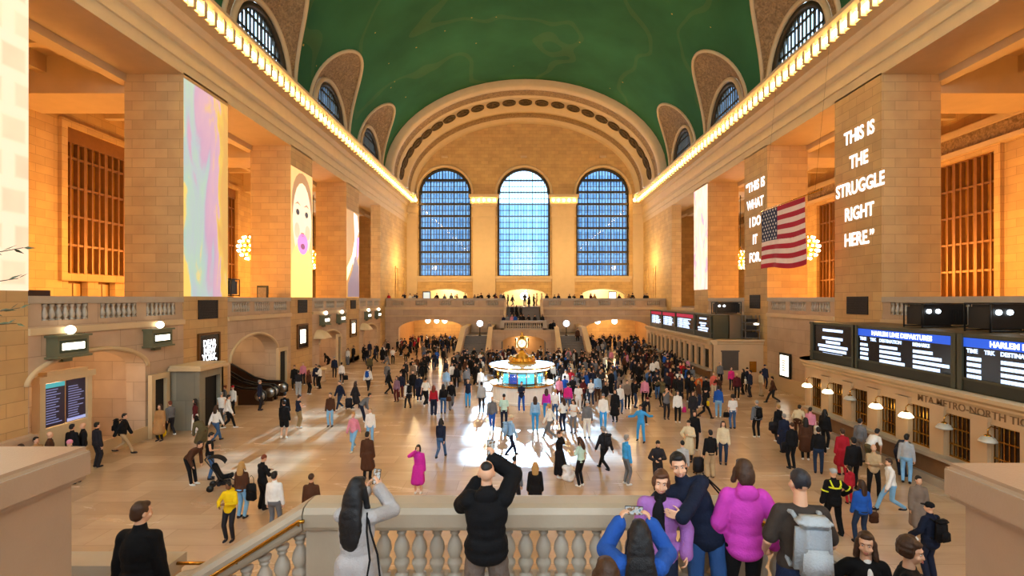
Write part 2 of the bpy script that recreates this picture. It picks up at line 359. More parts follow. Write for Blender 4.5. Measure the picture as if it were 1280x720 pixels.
# ---- windows
def arch_window(name, xc, half, zb, zs, plane, axis, nv, hz, slab, glass, fr, depth=0.16, sill=True, bar=0.05):
    """frame mesh with a glass child; plane coordinate along the wall normal"""
    mb = MB(); Q = (lambda u, o, z: (u, plane + o, z)) if axis == 'y' else (lambda u, o, z: (plane + o, u, z))
    def bx(u0, u1, o0, o1, z0, z1):
        a, b_ = Q(u0, o0, z0), Q(u1, o1, z1); lo = [min(p, q) for p, q in zip(a, b_)]; hi = [max(p, q) for p, q in zip(a, b_)]
        mb.box(lo[0], hi[0], lo[1], hi[1], lo[2], hi[2])
    top = lambda u: zs + sqrt(max(0, half * half - (u - xc) ** 2))
    for k in range(nv + 1):
        u = xc - half + 2 * half * k / nv; w = bar if 0 < k < nv else 0.32
        if k % 4 == 0: w = max(w, bar * 1.7)
        bx(u - w, u + w, -depth / 2, depth / 2, zb, max(zb + 0.1, top(u)))
    for z, w, dp in hz:
        hw = half if z <= zs else sqrt(max(0.01, half ** 2 - (z - zs) ** 2)); bx(xc - hw, xc + hw, -dp, dp, z - w, z + w)
    bx(xc - half, xc + half, -depth, depth, zb - 0.05, zb + 0.15)
    mb.tube([Q(xc + (half - 0.12) * cos(pi * k / 32), 0, zs + (half - 0.12) * sin(pi * k / 32)) for k in range(33)], 0.3, 6)
    fo = struct(mb.build(name, fr))
    g = MB(); pts = [(xc - half, zb)] + [(xc + half * cos(pi - pi * k / 32), zs + half * sin(pi - pi * k / 32)) for k in range(33)] + [(xc + half, zb)]
    pts = pts[1:] + [(xc + half, zb), (xc - half, zb)] if False else pts
    g.add([Q(u, slab, z) for u, z in pts], [tuple(range(len(pts)))])
    g.build('glass', glass, fo); return fo
G_EAST = pane('window_glass_blue', 'bcdcf5', 0.06); G_CLEAR = pane('window_glass', 'd5e6f5', 0.06)
for i, xc in enumerate(EW):
    hz = [(10.2 + 1.87 * k, 0.17 if i != 1 else 0.07, 0.35) for k in range(1, 9)] + [(10.2 + 1.87 * k + 0.93, 0.05, 0.05) for k in range(0, 8)]
    arch_window('window_%d' % (i + 1), xc, 4.1, 10.2, 22.95, HY + 0.6, 'y', 18, hz, 0.25, G_EAST, BRONZE, bar=0.03 if i == 1 else 0.05)
n = 4
for yc in BAYS[1:]:
    for sgn in (-1, 1):
        arch_window('window_%d' % n, yc, WR, ZS - 0.1, ZS, sgn * (W + 0.25), 'x', 15, [(ZS + 1.3, 0.06, 0.06), (ZS + 2.5, 0.06, 0.06)], 0.1 * sgn, G_CLEAR, BRONZE, 0.12); n += 1
# ---- side aisles: floor, ceiling with beams, back wall with grilled windows
for sgn, side in ((-1, 'north'), (1, 'south')):
    X = lambda a, b_: sorted((sgn * a, sgn * b_))
    XB = 29.0
    mb = MB(); x0, x1 = X(W + 0.45, XB); mb.box(x0, x1, -12, HY, ZB - 0.4, ZB); struct(mb.build('floor_%s_aisle' % side, S_GREY))
    mb = MB(); x0, x1 = X(W + PD - 0.05, XB); mb.box(x0, x1, -12, HY, 19.6, 20)
    for k in range(-3, 4):
        y = P0 + PITCH * k; mb.box(x0, x1, y + 0.5, y + PW - 0.5, 17.6, 19.6); 
        for yy in (y + PW + 2.0, y + PW + 4.1, y + PW + 6.2): mb.box(x0, x1, yy - 0.22, yy + 0.22, 18.9, 19.6)
    for xx in (23.2, 26.2):
        xa, xb = X(xx - 0.25, xx + 0.25); mb.box(xa, xb, -12, HY, 18.7, 19.6)
    xa, xb = X(W + PD - 0.1, W + PD + 0.5); mb.box(xa, xb, -12, HY, 18.0, 19.6)
    struct(mb.build('ceiling_%s_aisle' % side, S_TRIM))
    zb, zt = (8.2, 17.4) if sgn < 0 else (6.6, 15.9)
    hs = [(yc, 3.2, zb, zt, 0) for yc in BAYS]
    dh = [(yc + o, 0.7, ZB, 8.0 - 0.2, 0) for yc in BAYS for o in (-2.2, 0, 2.2)] if sgn < 0 else []
    mb = MB(); mb.wall('x', sgn * XB, sgn * 0.8, -12, HY, 0, 20, hs + dh, 0)
    mb.quad((sgn * XB, HY - 0.5, 0), (sgn * W, HY - 0.5, 0), (sgn * W, HY - 0.5, 20), (sgn * XB, HY - 0.5, 20))
    for yc in BAYS:
        xa, xb = X(XB - 0.25, XB); mb.box(xa, xb, yc - 3.6, yc - 3.2, zb, zt); mb.box(xa, xb, yc + 3.2, yc + 3.6, zb, zt); mb.box(xa, xb, yc - 3.6, yc + 3.6, zt, zt + 0.4); mb.box(xa, xb, yc - 3.6, yc + 3.6, zb - 0.45, zb)
    struct(mb.build('wall_%s_aisle' % side, S_WALL))
    mb = MB(); xa, xb = X(XB - 0.3, XB + 0.1); mb.box(xa, xb, -12, HY, 16.5, 17.5)
    xa, xb = X(XB - 0.55, XB + 0.1); mb.box(xa, xb, -12, HY, 17.5, 17.9, 1); mb.box(xa, xb, -12, HY, 16.2, 16.5, 1)
    if sgn > 0: struct(mb.build('trim_%s_frieze' % side, [S_CARVE, S_TRIM]))
    for i, yc in enumerate(BAYS[1:5]):
        mb = MB()
        for k in range(13):
            y = yc - 3.2 + 6.4 * k / 12; xa, xb = X(XB + 0.05, XB + 0.3); w = 0.05 if k % 3 else 0.11; mb.box(xa, xb, y - w, y + w, zb, zt)
        for j in range(6):
            z = zb + (zt - zb) * j / 5; xa, xb = X(XB + 0.08, XB + 0.26); mb.box(xa, xb, yc - 3.2, yc + 3.2, z - 0.07, z + 0.07)
        xa, xb = X(XB - 0.02, XB + 0.3); mb.box(xa, xb, yc - 3.2, yc + 3.2, zt - 0.9, zt) if sgn < 0 else None
        fo = struct(mb.build('window_%d' % n, mat('gilded_bronze', '8f6230', 0.4, 0.4, 0.2, 3))); n += 1
        g = MB(); xa, xb = X(XB + 0.33, XB + 0.36); g.box(xa, xb, yc - 3.2, yc + 3.2, zb, zt)
        g.build('glass', mat('amber_glass', '9c6a2a', 0.12, 0.0, 0.3, 0.7), fo)
    if sgn < 0:
        for yc in BAYS[2:5]:
            for o in (-2.2, 0, 2.2):
                mb = MB(); mb.box(-XB - 0.5, -XB - 0.4, yc + o - 0.7, yc + o + 0.7, ZB, 7.8); mb.box(-XB - 0.4, -XB - 0.36, yc + o - 0.55, yc + o - 0.05, ZB + 0.15, 7.6, 1); mb.box(-XB - 0.4, -XB - 0.36, yc + o + 0.05, yc + o + 0.55, ZB + 0.15, 7.6, 1)
                struct(mb.build('door_%d' % n, [mat('warm_bronze', '7a5225', 0.4, 0.5, 0.2, 3), mat('lit_door_glass', 'c09a5a', 0.3, 0, 0.1)])); n += 1
# ---- lower walls under the balconies (north side has the track passages)
LB = [yc for yc in BAYS if yc > 5]
north_arch = {21.9: (20.6, 2.75, 0, 3.45, 0.95), 34.0: (33.1, 2.9, 0, 2.7, 1.5), 46.1: (46.1, 2.6, 0, 2.6, 1.0), 58.2: (58.2, 2.6, 0, 2.6, 1.0)}
for yc in LB:
    y0, y1 = yc - 4.1, yc + 4.1
    hs = [v for k, v in north_arch.items() if abs(k - yc) < 0.1]
    mb = MB(); mb.wall('x', -W + 0.0, -0.9, y0, y1, 0, ZB, hs)
    if hs: c, h, zb, zs, ri = hs[0]; mb.tube([(-W + 0.02, c + (h + 0.12) * cos(pi * k / 24), zs + (ri + 0.12) * sin(pi * k / 24)) for k in range(25)], 0.1, 6, 1)
    mb.box(-W, -W + 0.1, y0, y1, ZB - 0.32, ZB - 0.06, 1); mb.box(-W, -W + 0.05, y0, y1, 0, 0.6, 1)
    struct(mb.build('wall_north_bay', [S_LOW, S_TRIM]))
    mb = MB(); mb.box(W, W + 0.9, y0, y1, 0, ZB); mb.box(W - 0.1, W, y0, y1, ZB - 0.32, ZB - 0.06, 1); mb.box(W - 0.06, W, y0, y1, 0, 1.0, 1)
    struct(mb.build('wall_south_bay', [S_LOW, S_TRIM]))
for yc, (c, h, zb, zs, ri) in north_arch.items():     # passage recesses
    dp = 3.2 if yc < 30 else (9.0 if yc < 40 else 4.0)
    mb = MB(); x = -W - 0.9
    mb.quad((x - dp, c - h - 0.6, 0), (x - dp, c + h + 0.6, 0), (x - dp, c + h + 0.6, ZB - 0.4), (x - dp, c - h - 0.6, ZB - 0.4))
    for s_ in (-1, 1): mb.quad((x, c + s_ * (h + 0.6), 0), (x - dp, c + s_ * (h + 0.6), 0), (x - dp, c + s_ * (h + 0.6), ZB - 0.4), (x, c + s_ * (h + 0.6), ZB - 0.4))
    struct(mb.build('wall_north_passage', S_LOW))
# ---- balcony balustrades in the side bays
def baluster_prof(h, r): return [(r * .8, 0), (r * .8, h * .08), (r * .45, h * .1), (r * .5, h * .14), (r, h * .32), (r * .85, h * .45), (r * .42, h * .72), (r * .4, h * .8), (r * .62, h * .84), (r * .62, h * .88), (r * .75, h * .92), (r * .75, h)]
b_small = MB(); b_small.lathe(baluster_prof(0.62, 0.115), n=8); BAL_SMALL = b_small.mesh('baluster', [S_BALUS])
for sgn, side in ((-1, 'north'), (1, 'south')):
    for yc in LB[:-1] if sgn > 0 else LB:
        if sgn > 0 and yc < 15: continue
        x = sgn * (W + 0.25)
        t = empty('balustrade', None, 'balustrade', (x, yc, ZB)); g0 = MB()
        g0.box(-0.22, 0.22, -4.1, 4.1, 0, 0.2); g0.box(-0.2, 0.2, -4.1, -3.55, 0.2, 0.9); g0.box(-0.2, 0.2, 3.55, 4.1, 0.2, 0.9)
        for yy in (-1.28, 1.28): g0.box(-0.2, 0.2, yy - 0.3, yy + 0.3, 0.2, 0.9)
        g0.box(-0.06, 0.06, -4.1, 4.1, 0.2, 0.85)
        g0.build('plinth', S_LOW, t); g1 = MB(); g1.box(-0.27, 0.27, -4.1, 4.1, 0.84, 1.12); g1.build('handrail', S_RAIL, t)
        for a, b_ in ((-3.4, -1.7), (-0.85, 0.85), (1.7, 3.4)):
            for k in range(7):
                q = place('baluster', BAL_SMALL, t); q.location = (-sgn * 0.16, a + (b_ - a) * k / 6, 0.2)
        nm = ['nearest', 'second', 'third', 'fourth', 'fifth']; i = LB.index(yc)
        t['label'] = 'stone balustrade along the %s balcony, in the %s bay from the photographer' % (side, ['first', 'second', 'third', 'fourth', 'fifth'][i])
# ---- east balcony front with arches, and stairs
EB = 64.5
mb = MB(); mb.wall('y', EB, 0.8, -W, W, 0, ZB + 0.05, [(-12.3, 4.25, 0, 2.75, 1.2), (12.0, 4.25, 0, 2.75, 1.2), (-0.3, 2.4, ZB - 0.6, ZB + 0.05, 0)], 0)
for x0, x1 in ((-W, -2.75), (2.15, W)):
    mb.box(x0, x1, EB - 0.14, EB, ZB - 0.35, ZB - 0.05, 1); mb.box(x0, x1, EB - 0.1, EB, 4.35, 4.5, 1)
struct(mb.build('wall_east_balcony', [S_LOW, S_TRIM]))
mb = MB(); mb.box(-W, W, EB + 0.8, HY + 6, ZB - 0.4, ZB); struct(mb.build('floor_east_balcony', S_GREY))
mb = MB()      # bright rooms behind the balcony arches and the lower passages
for xc in EW:
    mb.quad((xc - 4.5, HY + 6, ZB), (xc + 4.5, HY + 6, ZB), (xc + 4.5, HY + 6, 9.6), (xc - 4.5, HY + 6, 9.6)); mb.quad((xc - 4.5, HY + 1.2, 9.5), (xc + 4.5, HY + 1.2, 9.5), (xc + 4.5, HY + 6, 9.5), (xc - 4.5, HY + 6, 9.5))
    for s_ in (-4.5, 4.5): mb.quad((xc + s_, HY + 1.2, ZB), (xc + s_, HY + 6, ZB), (xc + s_, HY + 6, 9.6), (xc + s_, HY + 1.2, 9.6))
struct(mb.build('wall_east_shop', CREAM))
mb = MB(); mb.quad((-W, HY + 8, 0), (W, HY + 8, 0), (W, HY + 8, ZB), (-W, HY + 8, ZB))
for x in (-17.5, -7.6, 7.4, 17.4): mb.box(x - 0.3, x + 0.3, EB + 0.8, HY + 8, 0, ZB - 0.4)
struct(mb.build('wall_east_passage', mat('passage_plaster', 'b98d5a', 0.7, 0, 0.15)))
for x0, x1, nm in ((-W + 0.1, -2.8, 'north'), (2.2, W - 0.1, 'south')):
    t = empty('balustrade', 'long stone balustrade on the east balcony, %s of the stairs' % nm, 'balustrade', (0, EB + 0.3, ZB)); g0 = MB(); g1 = MB()
    g0.box(x0, x1, -0.22, 0.22, 0, 0.2); g1.box(x0, x1, -0.28, 0.28, 0.84, 1.12); L = x1 - x0; nb = 5
    g0.box(x0, x1, -0.05, 0.05, 0.2, 0.85)
    for k in range(nb + 1): xx = x0 + L * k / nb; g0.box(max(x0, xx - 0.75), min(x1, xx + 0.75), -0.2, 0.2, 0.2, 0.9)
    g0.build('plinth', S_LOW, t); g1.build('handrail', S_RAIL, t)
    for k in range(nb):
        a = x0 + L * k / nb + 0.95; b_ = x0 + L * (k + 1) / nb - 0.95
        for j in range(6): q = place('baluster', BAL_SMALL, t); q.location = (a + (b_ - a) * j / 5, -0.16, 0.2)
# east stairs
EZ, EY, ex0, ex1 = 3.05, 57.6, -2.8, 2.15
st = struct(empty('stairs')); mb = MB(); nst = 14
DST = stone('grey_steps', '6f6964', 3, 1.5, 0.004, 0.5, 0.06)
for k in range(nst):
    z = EZ + (ZB - EZ) * k / nst; y = EY + 2.4 + (EB + 0.8 - EY - 2.4) * k / nst; mb.box(ex0 + 0.4, ex1 - 0.4, y, EB + 0.8, 0 if k == 0 else z - 0.05, z + (ZB - EZ) / nst)
mb.box(ex0 + 0.2, ex1 - 0.2, EY + 0.3, EY + 2.6, EZ - 0.3, EZ)
for s_, xa in ((-1, ex0), (1, ex1)):
    for k in range(5): z = 2.3 + (EZ - 2.3) * (4 - k) / 5; x = xa + s_ * 0.28 * k; a, b_ = sorted((x, x + s_ * 0.3)); mb.box(a, b_, EY + 0.3, EY + 2.6, 0, z)
    a, b_ = sorted((xa + s_ * 1.4, xa + s_ * 4.3)); mb.box(a, b_, EY + 0.2, EB, 0, 2.3)
    for k in range(14): a, b_ = sorted((xa + s_ * 1.2, xa + s_ * 4.3)); z = 2.3 * (13 - k) / 14; mb.box(a, b_, EY + 0.2 - 0.36 * (k + 1), EY + 0.2 - 0.36 * k, 0, z)
mb.build('steps', DST, st)
mb = MB()      # centre block with arch, parapets
mb.wall('y', EY - 0.2, 0.5, ex0 - 1.3, ex1 + 1.3, 0, EZ + 0.02, [((ex0 + ex1) / 2, 2.6, 0, 1.5, 0.85)])
mb.box(ex0 - 1.3, ex0 + 0.0, EY, EY + 0.3, EZ, 2.4)
for s_, xa in ((-1, ex0), (1, ex1)):
    for xo, wd in ((1.15, 0.4), (4.3, 0.45)):
        xx = xa + s_ * xo; a, b_ = sorted((xx, xx + s_ * wd))
        pts = [(EB, 3.2), (EY, 3.2), (EY - 0.3, 3.1), (EY - 5.0, 0.95), (EY - 5.4, 0.95), (EY - 5.4, 0), (EB, 0)]
        mb.extrude([(y, z) for y, z in pts], (a, 0, 0), (b_, 0, 0), (0, 1, 0), closed=True)
        cp = [(EB, 3.2), (EY, 3.2), (EY - 0.3, 3.1), (EY - 5.0, 0.95), (EY - 5.5, 0.95), (EY - 5.5, 1.1), (EY - 5.0, 1.1), (EY - 0.3, 3.26), (EY, 3.36), (EB, 3.36)]
        mb.extrude(cp, (a - 0.06, 0, 0), (b_ + 0.06, 0, 0), (0, 1, 0), closed=True, mi=1)
    a, b_ = sorted((xa, xa - s_ * 0.3)); mb.extrude([(EY + 2.4, EZ), (EY + 2.4, EZ + 0.95), (EB, ZB + 0.95), (EB, EZ)], (a, 0, 0), (b_, 0, 0), (0, 1, 0), closed=True)
mb.build('stair_wall', [S_LOW, S_TRIM], st)
mb = MB(); mb.box(ex0 - 0.2, ex1 + 0.2, EY - 0.25, EY + 0.2, EZ + 0.82, EZ + 1.08); mb.box(ex0 - 0.2, ex1 + 0.2, EY - 0.22, EY + 0.15, EZ, EZ + 0.18)
for x in (ex0, ex1): mb.box(x - 0.25, x + 0.25, EY - 0.22, EY + 0.15, EZ, EZ + 0.9)
bal = tag(mb.build('balustrade', S_RAIL), 'stone balustrade of the far east stair landing, above its arch', 'balustrade')
for k in range(17): q = place('baluster', BAL_SMALL, bal); q.location = (ex0 + 0.5 + (ex1 - ex0 - 1.0) * k / 16, EY - 0.03, EZ + 0.19)
mb = MB(); mb.box(ex0 - 1, ex1 + 1, EY + 1.9, EY + 2.0, 0, EZ - 0.35); struct(mb.build('wall_under_stairs', mat('passage_plaster', 'b98d5a', 0.7, 0, 0.15)))
# ---- outside the windows: neighbouring towers that leave a gap for the low sun
mb = MB(); mb.box(-14.2, -10.4, 104, 104.8, 36.4, 70); struct(mb.build('building', mat('tower_grey', '8292a3', 0.8)))   # unseen slab between the towers, added to trim the left sun patches
mb = MB(); mb.box(-5.9, 6.2, 108, 108.8, 37.2, 75); struct(mb.build('building', mat('tower_grey', '8292a3', 0.8)))   # unseen slab added over the middle gap to cut off the higher sun
def tower(x0, x1, y0, y1, h, name_lab, col):
    mb = MB(); mb.box(x0, x1, y0, y1, 0, h)
    nx = max(2, int((x1 - x0) / 1.6))
    for k in range(nx):
        for j in range(int(h / 3)):
            xa = x0 + (x1 - x0) * (k + 0.2) / nx; xb = x0 + (x1 - x0) * (k + 0.8) / nx; mb.box(xa, xb, y0 - 0.06, y0, 1 + 3 * j, 3 + 3 * j, 1)
    o = struct(mb.build('building', [mat(col[0], col[1], 0.8), mat('tower_window' + col[0], '5f768d' if col[0] != 'tower_pale' else 'b4d4f0', 0.2, 0, 0.3)]))
tower(-46, -14.2, 104, 120, 70, '', ('tower_grey', '8292a3')); tower(-10.4, -5.9, 104, 116, 70, '', ('tower_grey', '8292a3')); tower(6.2, 48, 106, 124, 75, '', ('tower_blue', '8396aa'))
tower(-14.2, -10.4, 104, 116, 31.2, '', ('tower_grey', '8292a3')); tower(-5.9, 6.2, 108, 122, 27.5, '', ('tower_pale', 'cfe6fb'))
# ---- west stairs: landing, side parapets, flights
WL, LZ = 5.55, 3.25
ws = struct(empty('stairs')); mb = MB()
mb.box(-3.1, 2.05, 2.6, WL, LZ - 0.4, LZ)
for k in range(13): mb.box(-3.45, 1.95, 2.6 - 0.31 * (k + 1), 2.6 - 0.31 * k, LZ - 0.4, LZ + 0.18 * (k + 1))
for s_, xa in ((-1, -3.1), (1, 2.05)):
    for k in range(5):
        x = xa + s_ * 0.29 * k; a, b_ = sorted((x, x + s_ * 0.29)); mb.box(a, b_, 3.6, WL, 0, LZ - 0.17 * (k + 1) + 0.0)
    a, b_ = sorted((xa + s_ * 1.45, xa + s_ * 4.6)); mb.box(a, b_, 3.6, 6.3, 0, LZ - 0.85)
    for k in range(13): mb.box(a + (1.2 if s_ < 0 else 0), b_ - (0 if s_ < 0 else 0.0), 6.3 + 0.33 * k, 6.3 + 0.33 * (k + 1), 0, (LZ - 0.85) * (12 - k) / 13)
mb.build('steps', S_GREY, ws)
mb = MB(); mb.box(-8, 8, -12, -1.4, ZB - 0.5, ZB); mb.build('upper_landing', S_GREY, ws)
mb = MB(); mb.box(-3.4, 2.35, WL, WL + 0.4, 0, LZ); mb.build('landing_wall', S_LOW, ws)
def pedestal(x0, x1, y0, y1, zt, lab, inner):
    t = empty('parapet', lab, 'parapet', ((x0 + x1) / 2, y1, 0)); ox, oy = (x0 + x1) / 2, y1
    bm = bmesh.new(); bmesh.ops.create_cube(bm, size=1)
    for v in bm.verts: v.co = Vector((v.co.x * (x1 - x0), (v.co.y - 0.5) * (y1 - y0), (v.co.z + 0.5) * (zt - 0.22)))
    me = bpy.data.meshes.new('shaft'); bm.to_mesh(me); bm.free(); me.materials.append(S_PED); place('shaft', me, t)
    bm = bmesh.new(); bmesh.ops.create_cube(bm, size=1)
    for v in bm.verts: v.co = Vector((v.co.x * (x1 - x0 + 0.17), (v.co.y - 0.5) * (y1 - y0) + (0.085 if v.co.y > 0 else 0), zt - 0.22 + (v.co.z + 0.5) * 0.22))
    bmesh.ops.bevel(bm, geom=[e for e in bm.edges], offset=0.035, segments=3, affect='EDGES')
    me = bpy.data.meshes.new('cap'); bm.to_mesh(me); bm.free(); me.materials.append(S_PED)
    for p in me.polygons: p.use_smooth = False
    place('cap', me, t)
pedestal(-8.0, -3.61, -1.4, 3.32, 5.6, 'broad marble stair parapet with thick flat cap, left of the landing', 1)
pedestal(2.07, 6.6, -1.4, 2.98, 5.6, 'broad marble stair parapet with thick flat cap, right of the landing', -1)
# landing balustrade
b_big = MB(); b_big.lathe([(0.105, 0), (0.105, 0.05), (0.06, 0.06), (0.065, 0.08), (0.118, 0.17), (0.115, 0.2), (0.075, 0.235), (0.08, 0.245), (0.12, 0.33), (0.105, 0.40), (0.058, 0.47), (0.05, 0.50), (0.075, 0.515), (0.075, 0.53), (0.055, 0.54), (0.09, 0.56), (0.1, 0.6)], n=20)
BAL_BIG = b_big.mesh('baluster', [S_BALUS])
t = empty('balustrade', 'pale marble balustrade with turned balusters along the near stair landing', 'balustrade', (0, WL + 0.12, LZ))
def rail_profile(): return [(-0.2, 0.80), (-0.22, 0.84), (-0.22, 0.98), (-0.18, 1.04), (-0.1, 1.06), (0.1, 1.06), (0.18, 1.04), (0.22, 0.98), (0.22, 0.84), (0.2, 0.80), (0.14, 0.77), (-0.14, 0.77)]
mb = MB(); mb.extrude(rail_profile(), (-3.0, 0, 0), (2.0, 0, 0), (0, 1, 0), closed=True); mb.build('handrail', S_RAIL, t)
mb = MB(); mb.box(-3.0, 2.0, -0.17, 0.17, 0, 0.17); mb.build('plinth', S_RAIL, t)
for k in range(20): q = place('baluster', BAL_BIG, t); q.location = (-2.37 + 0.2025 * k, 0, 0.17); q.scale = (.74, .74, 1)
for x in (-2.75, 1.85):
    mb = MB(); mb.box(x - 0.24, x + 0.24, -0.16, 0.16, 0.17, 0.8); mb.build('pier', S_RAIL, t)
# descending side balustrades
for s_, xa in ((-1, -3.0), (1, 2.0)):
    t = empty('balustrade', 'sloping marble balustrade descending %s from the near stair landing' % ('left' if s_ < 0 else 'right'), 'balustrade', (xa + s_ * 0.015, WL + 0.12, LZ))
    dx, dz = s_ * 1.42, -0.86
    prof = [(a, b_ ) for a, b_ in rail_profile()]
    mb = MB(); mb.extrude(prof, (0, 0, 0), (dx, 0, dz), (0, 1, 0), closed=True); mb.extrude(prof, (dx, 0, dz), (dx * 1.1, 0, dz - 0.03), (0, 1, 0), closed=True); mb.build('handrail', S_RAIL, t)
    mb = MB(); mb.extrude([(0, -0.1), (dx, dz - 0.1), (dx, dz + 0.17), (0, 0.17)], (0, -0.17, 0), (0, 0.17, 0), (1, 0, 0), closed=True)
    mb.extrude([(dx * .86, dz), (dx * 1.08, dz - 0.1), (dx * 1.08, dz + 0.8), (dx * .86, dz + 0.95)], (0, -0.16, 0), (0, 0.16, 0), (1, 0, 0), closed=True); mb.build('plinth', S_RAIL, t)
    for k in range(6):
        f = (k + 0.55) / 7; q = place('baluster', BAL_BIG, t); q.location = (dx * f, 0, dz * f + 0.13); q.scale = (.74, .74, 1)
    h = MB(); h.tube([(s_ * -0.05, -0.27, 0.93), (0, -0.27, 0.93), (dx * .95, -0.27, dz * .95 + 0.9), (dx * 1.1, -0.27, dz * 1.1 + 0.86), (dx * 1.14, -0.27, dz * 1.1 + 0.76), (dx * 1.1, -0.27, dz * 1.1 + 0.66), (dx * 1.0, -0.27, dz * 1.0 + 0.66)], 0.022, 8)
    for f in (0.02, 0.5, 0.95): h.tube([(dx * f, -0.27, dz * f + 0.92), (dx * f, -0.2, dz * f + 0.86)], 0.012, 6)
    h.build('brass_rail', BRASS, t)
# lower parapet and brass rails at the turn of the left flight
mb = MB(); mb.box(-7.7, -4.95, 6.12, 6.35, 2.4, 3.18); mb.box(-7.7, -4.92, 6.06, 6.41, 3.18, 3.34, 1); tag(mb.build('parapet', [S_LOW, S_RAIL]), 'low stone parapet beyond the black-clad man on the left stair turn', 'parapet')
def brass(lab, runs, posts):
    h = MB()
    for r in runs: h.tube(r, 0.022, 8)
    for p in posts: h.tube(p, 0.018, 6)
    tag(h.build('handrail', BRASS), lab, 'handrail')
brass('thin dark brass rail crossing behind the black-clad man, left stair turn', [[(-4.9, 6.2, 3.3), (-4.1, 6.2, 3.3)]], [[(-4.25, 6.2, 2.4), (-4.25, 6.2, 3.3)]])
brass('brass handrail with rounded end at the foot of the left sloping balustrade', [[(-4.75, 5.1, 3.2), (-4.05, 5.0, 3.42), (-3.72, 4.95, 3.43)]], [[(-4.0, 5.0, 2.3), (-4.0, 5.0, 3.42)]])
brass('brass handrail beside the grey backpack, running down the right stair', [[(2.3, 4.4, 3.85), (2.9, 4.55, 3.45), (3.3, 4.6, 3.2)]], [[(2.35, 4.4, 3.0), (2.35, 4.4, 3.82)]])
# ================================================================ fixtures
BULB = emit('warm_bulb', 'ffcf7a', 76.0); BULB_SOFT = emit('warm_bulb_soft', 'ffdc9c', 14.0); WHITE_LIT = emit('white_lit', 'fff6df', 4.0)
WHITE_TXT = emit('white_letters', 'f4f8ff', 1.6); COOL_LIT = emit('cool_globe', 'dcecff', 6.0); SCREEN_BLK = mat('screen_black', '0c0a12', 0.25, 0, 0.0); SCREEN_TXT = emit('screen_text', 'c4dcff', 1.3)
SCREEN_BLUE = emit('screen_blue', '1c4fc4', 0.9); SCREEN_RED = emit('screen_red', 'a0183c', 0.8)
def ball_mesh(name, r, m, rz=None, nu=12, nv=8):
    b = MB(); b.ball((0, 0, 0), r, r, rz or r, nu, nv); return b.mesh(name, [m])
CB = ball_mesh('cornice_bulb', 0.15, BULB, 0.17, 10, 6)
for sgn, side in ((-1, 'north'), (1, 'south')):
    y = -3.57
    while y < 76:
        o = place('cornice_bulb', CB); o.location = (sgn * (W - 1.0), y, 21.8)
        tag(o, 'glowing warm bulb in the long row under the %s cornice' % side, 'light bulb', 'bulbs along the %s cornice' % side); y += 0.86
for xc, nm in ((-6.33, 'first pilaster from the north wall'), (5.93, 'first pilaster from the south wall')):
    for k in range(5):
        o = place('cornice_bulb', CB); o.location = (xc - 1.6 + 0.8 * k, HY - 0.98, 21.8); tag(o, 'glowing bulb on the capital of the %s' % nm, 'light bulb', 'bulbs on the capital of the %s' % nm)
for s_, nm in ((-1, 'north'), (1, 'south')):
    for k in range(2): o = place('cornice_bulb', CB); o.location = (s_ * (W - 1.0 - 0.6 * k), HY - 1.0, 21.8); tag(o, 'glowing bulb at the cornice corner between %s wall and east windows' % nm, 'light bulb', 'bulbs at the %s cornice corner' % nm)
# ---- chandeliers: pear-shaped gilt globes ringed with bare bulbs
def bulb_ring(parent, r, z, n, bm):
    for k in range(n):
        q = place('bulb', bm, parent); q.location = (r * cos(2 * pi * k / n), r * sin(2 * pi * k / n), z)
LB_ = ball_mesh('bulb', 0.1, emit('chandelier_bulb', 'ffe2a0', 14.0), None, 8, 6)
def chandelier(x, y, z, lab, drop):
    t = empty('chandelier', lab, 'chandelier', (x, y, z), 0, 'side aisle chandeliers'); b = MB()
    b.lathe([(0, -1.15), (0.12, -1.1), (0.3, -0.98), (0.62, -0.75), (0.82, -0.4), (0.86, -0.05), (0.74, 0.35), (0.5, 0.65), (0.24, 0.85), (0.3, 0.95), (0.12, 1.05), (0.05, 1.3), (0, 1.31)], n=24)
    for r, zz in ((0.7, -0.72), (0.9, -0.38), (0.94, -0.02), (0.82, 0.36), (0.55, 0.68)): b.tube([(r * cos(2 * pi * k / 24), r * sin(2 * pi * k / 24), zz) for k in range(25)], 0.05, 6, caps=False)
    b.build('globe', GOLD, t); c = MB(); c.tube([(0, 0, 1.25), (0, 0, drop)], 0.035, 6); c.build('chain', BRONZE, t)
    for r, zz, n_ in ((0.42, -1.0, 7), (0.78, -0.72, 12), (0.98, -0.38, 15), (1.02, -0.02, 16), (0.9, 0.36, 14), (0.62, 0.7, 10)): bulb_ring(t, r, zz, n_, LB_)
    lamp = bpy.data.lights.new('chandelier_light', 'POINT'); lamp.energy = LIGHT_AISLE; lamp.color = AISLE_COL; lamp.shadow_soft_size = 1.2
    lo = bpy.data.objects.new('chandelier_light', lamp); C.objects.link(lo); lo.parent = t; lo.location = (0, 0, -1.9)
LIGHT_AISLE = 2050; AISLE_COL = (1.0, 0.48, 0.11)
ords = ['first', 'second', 'third', 'fourth']
for sgn, side in ((-1, 'north'), (1, 'south')):
    ys = [9.8, 30.4, 40.5, 52.5]
    for i, y in enumerate(ys): chandelier(sgn * 22.6, y, 10.9, 'gilt globe chandelier with rings of bulbs, %s in the %s aisle from the photographer' % (ords[i], side), 6.9)
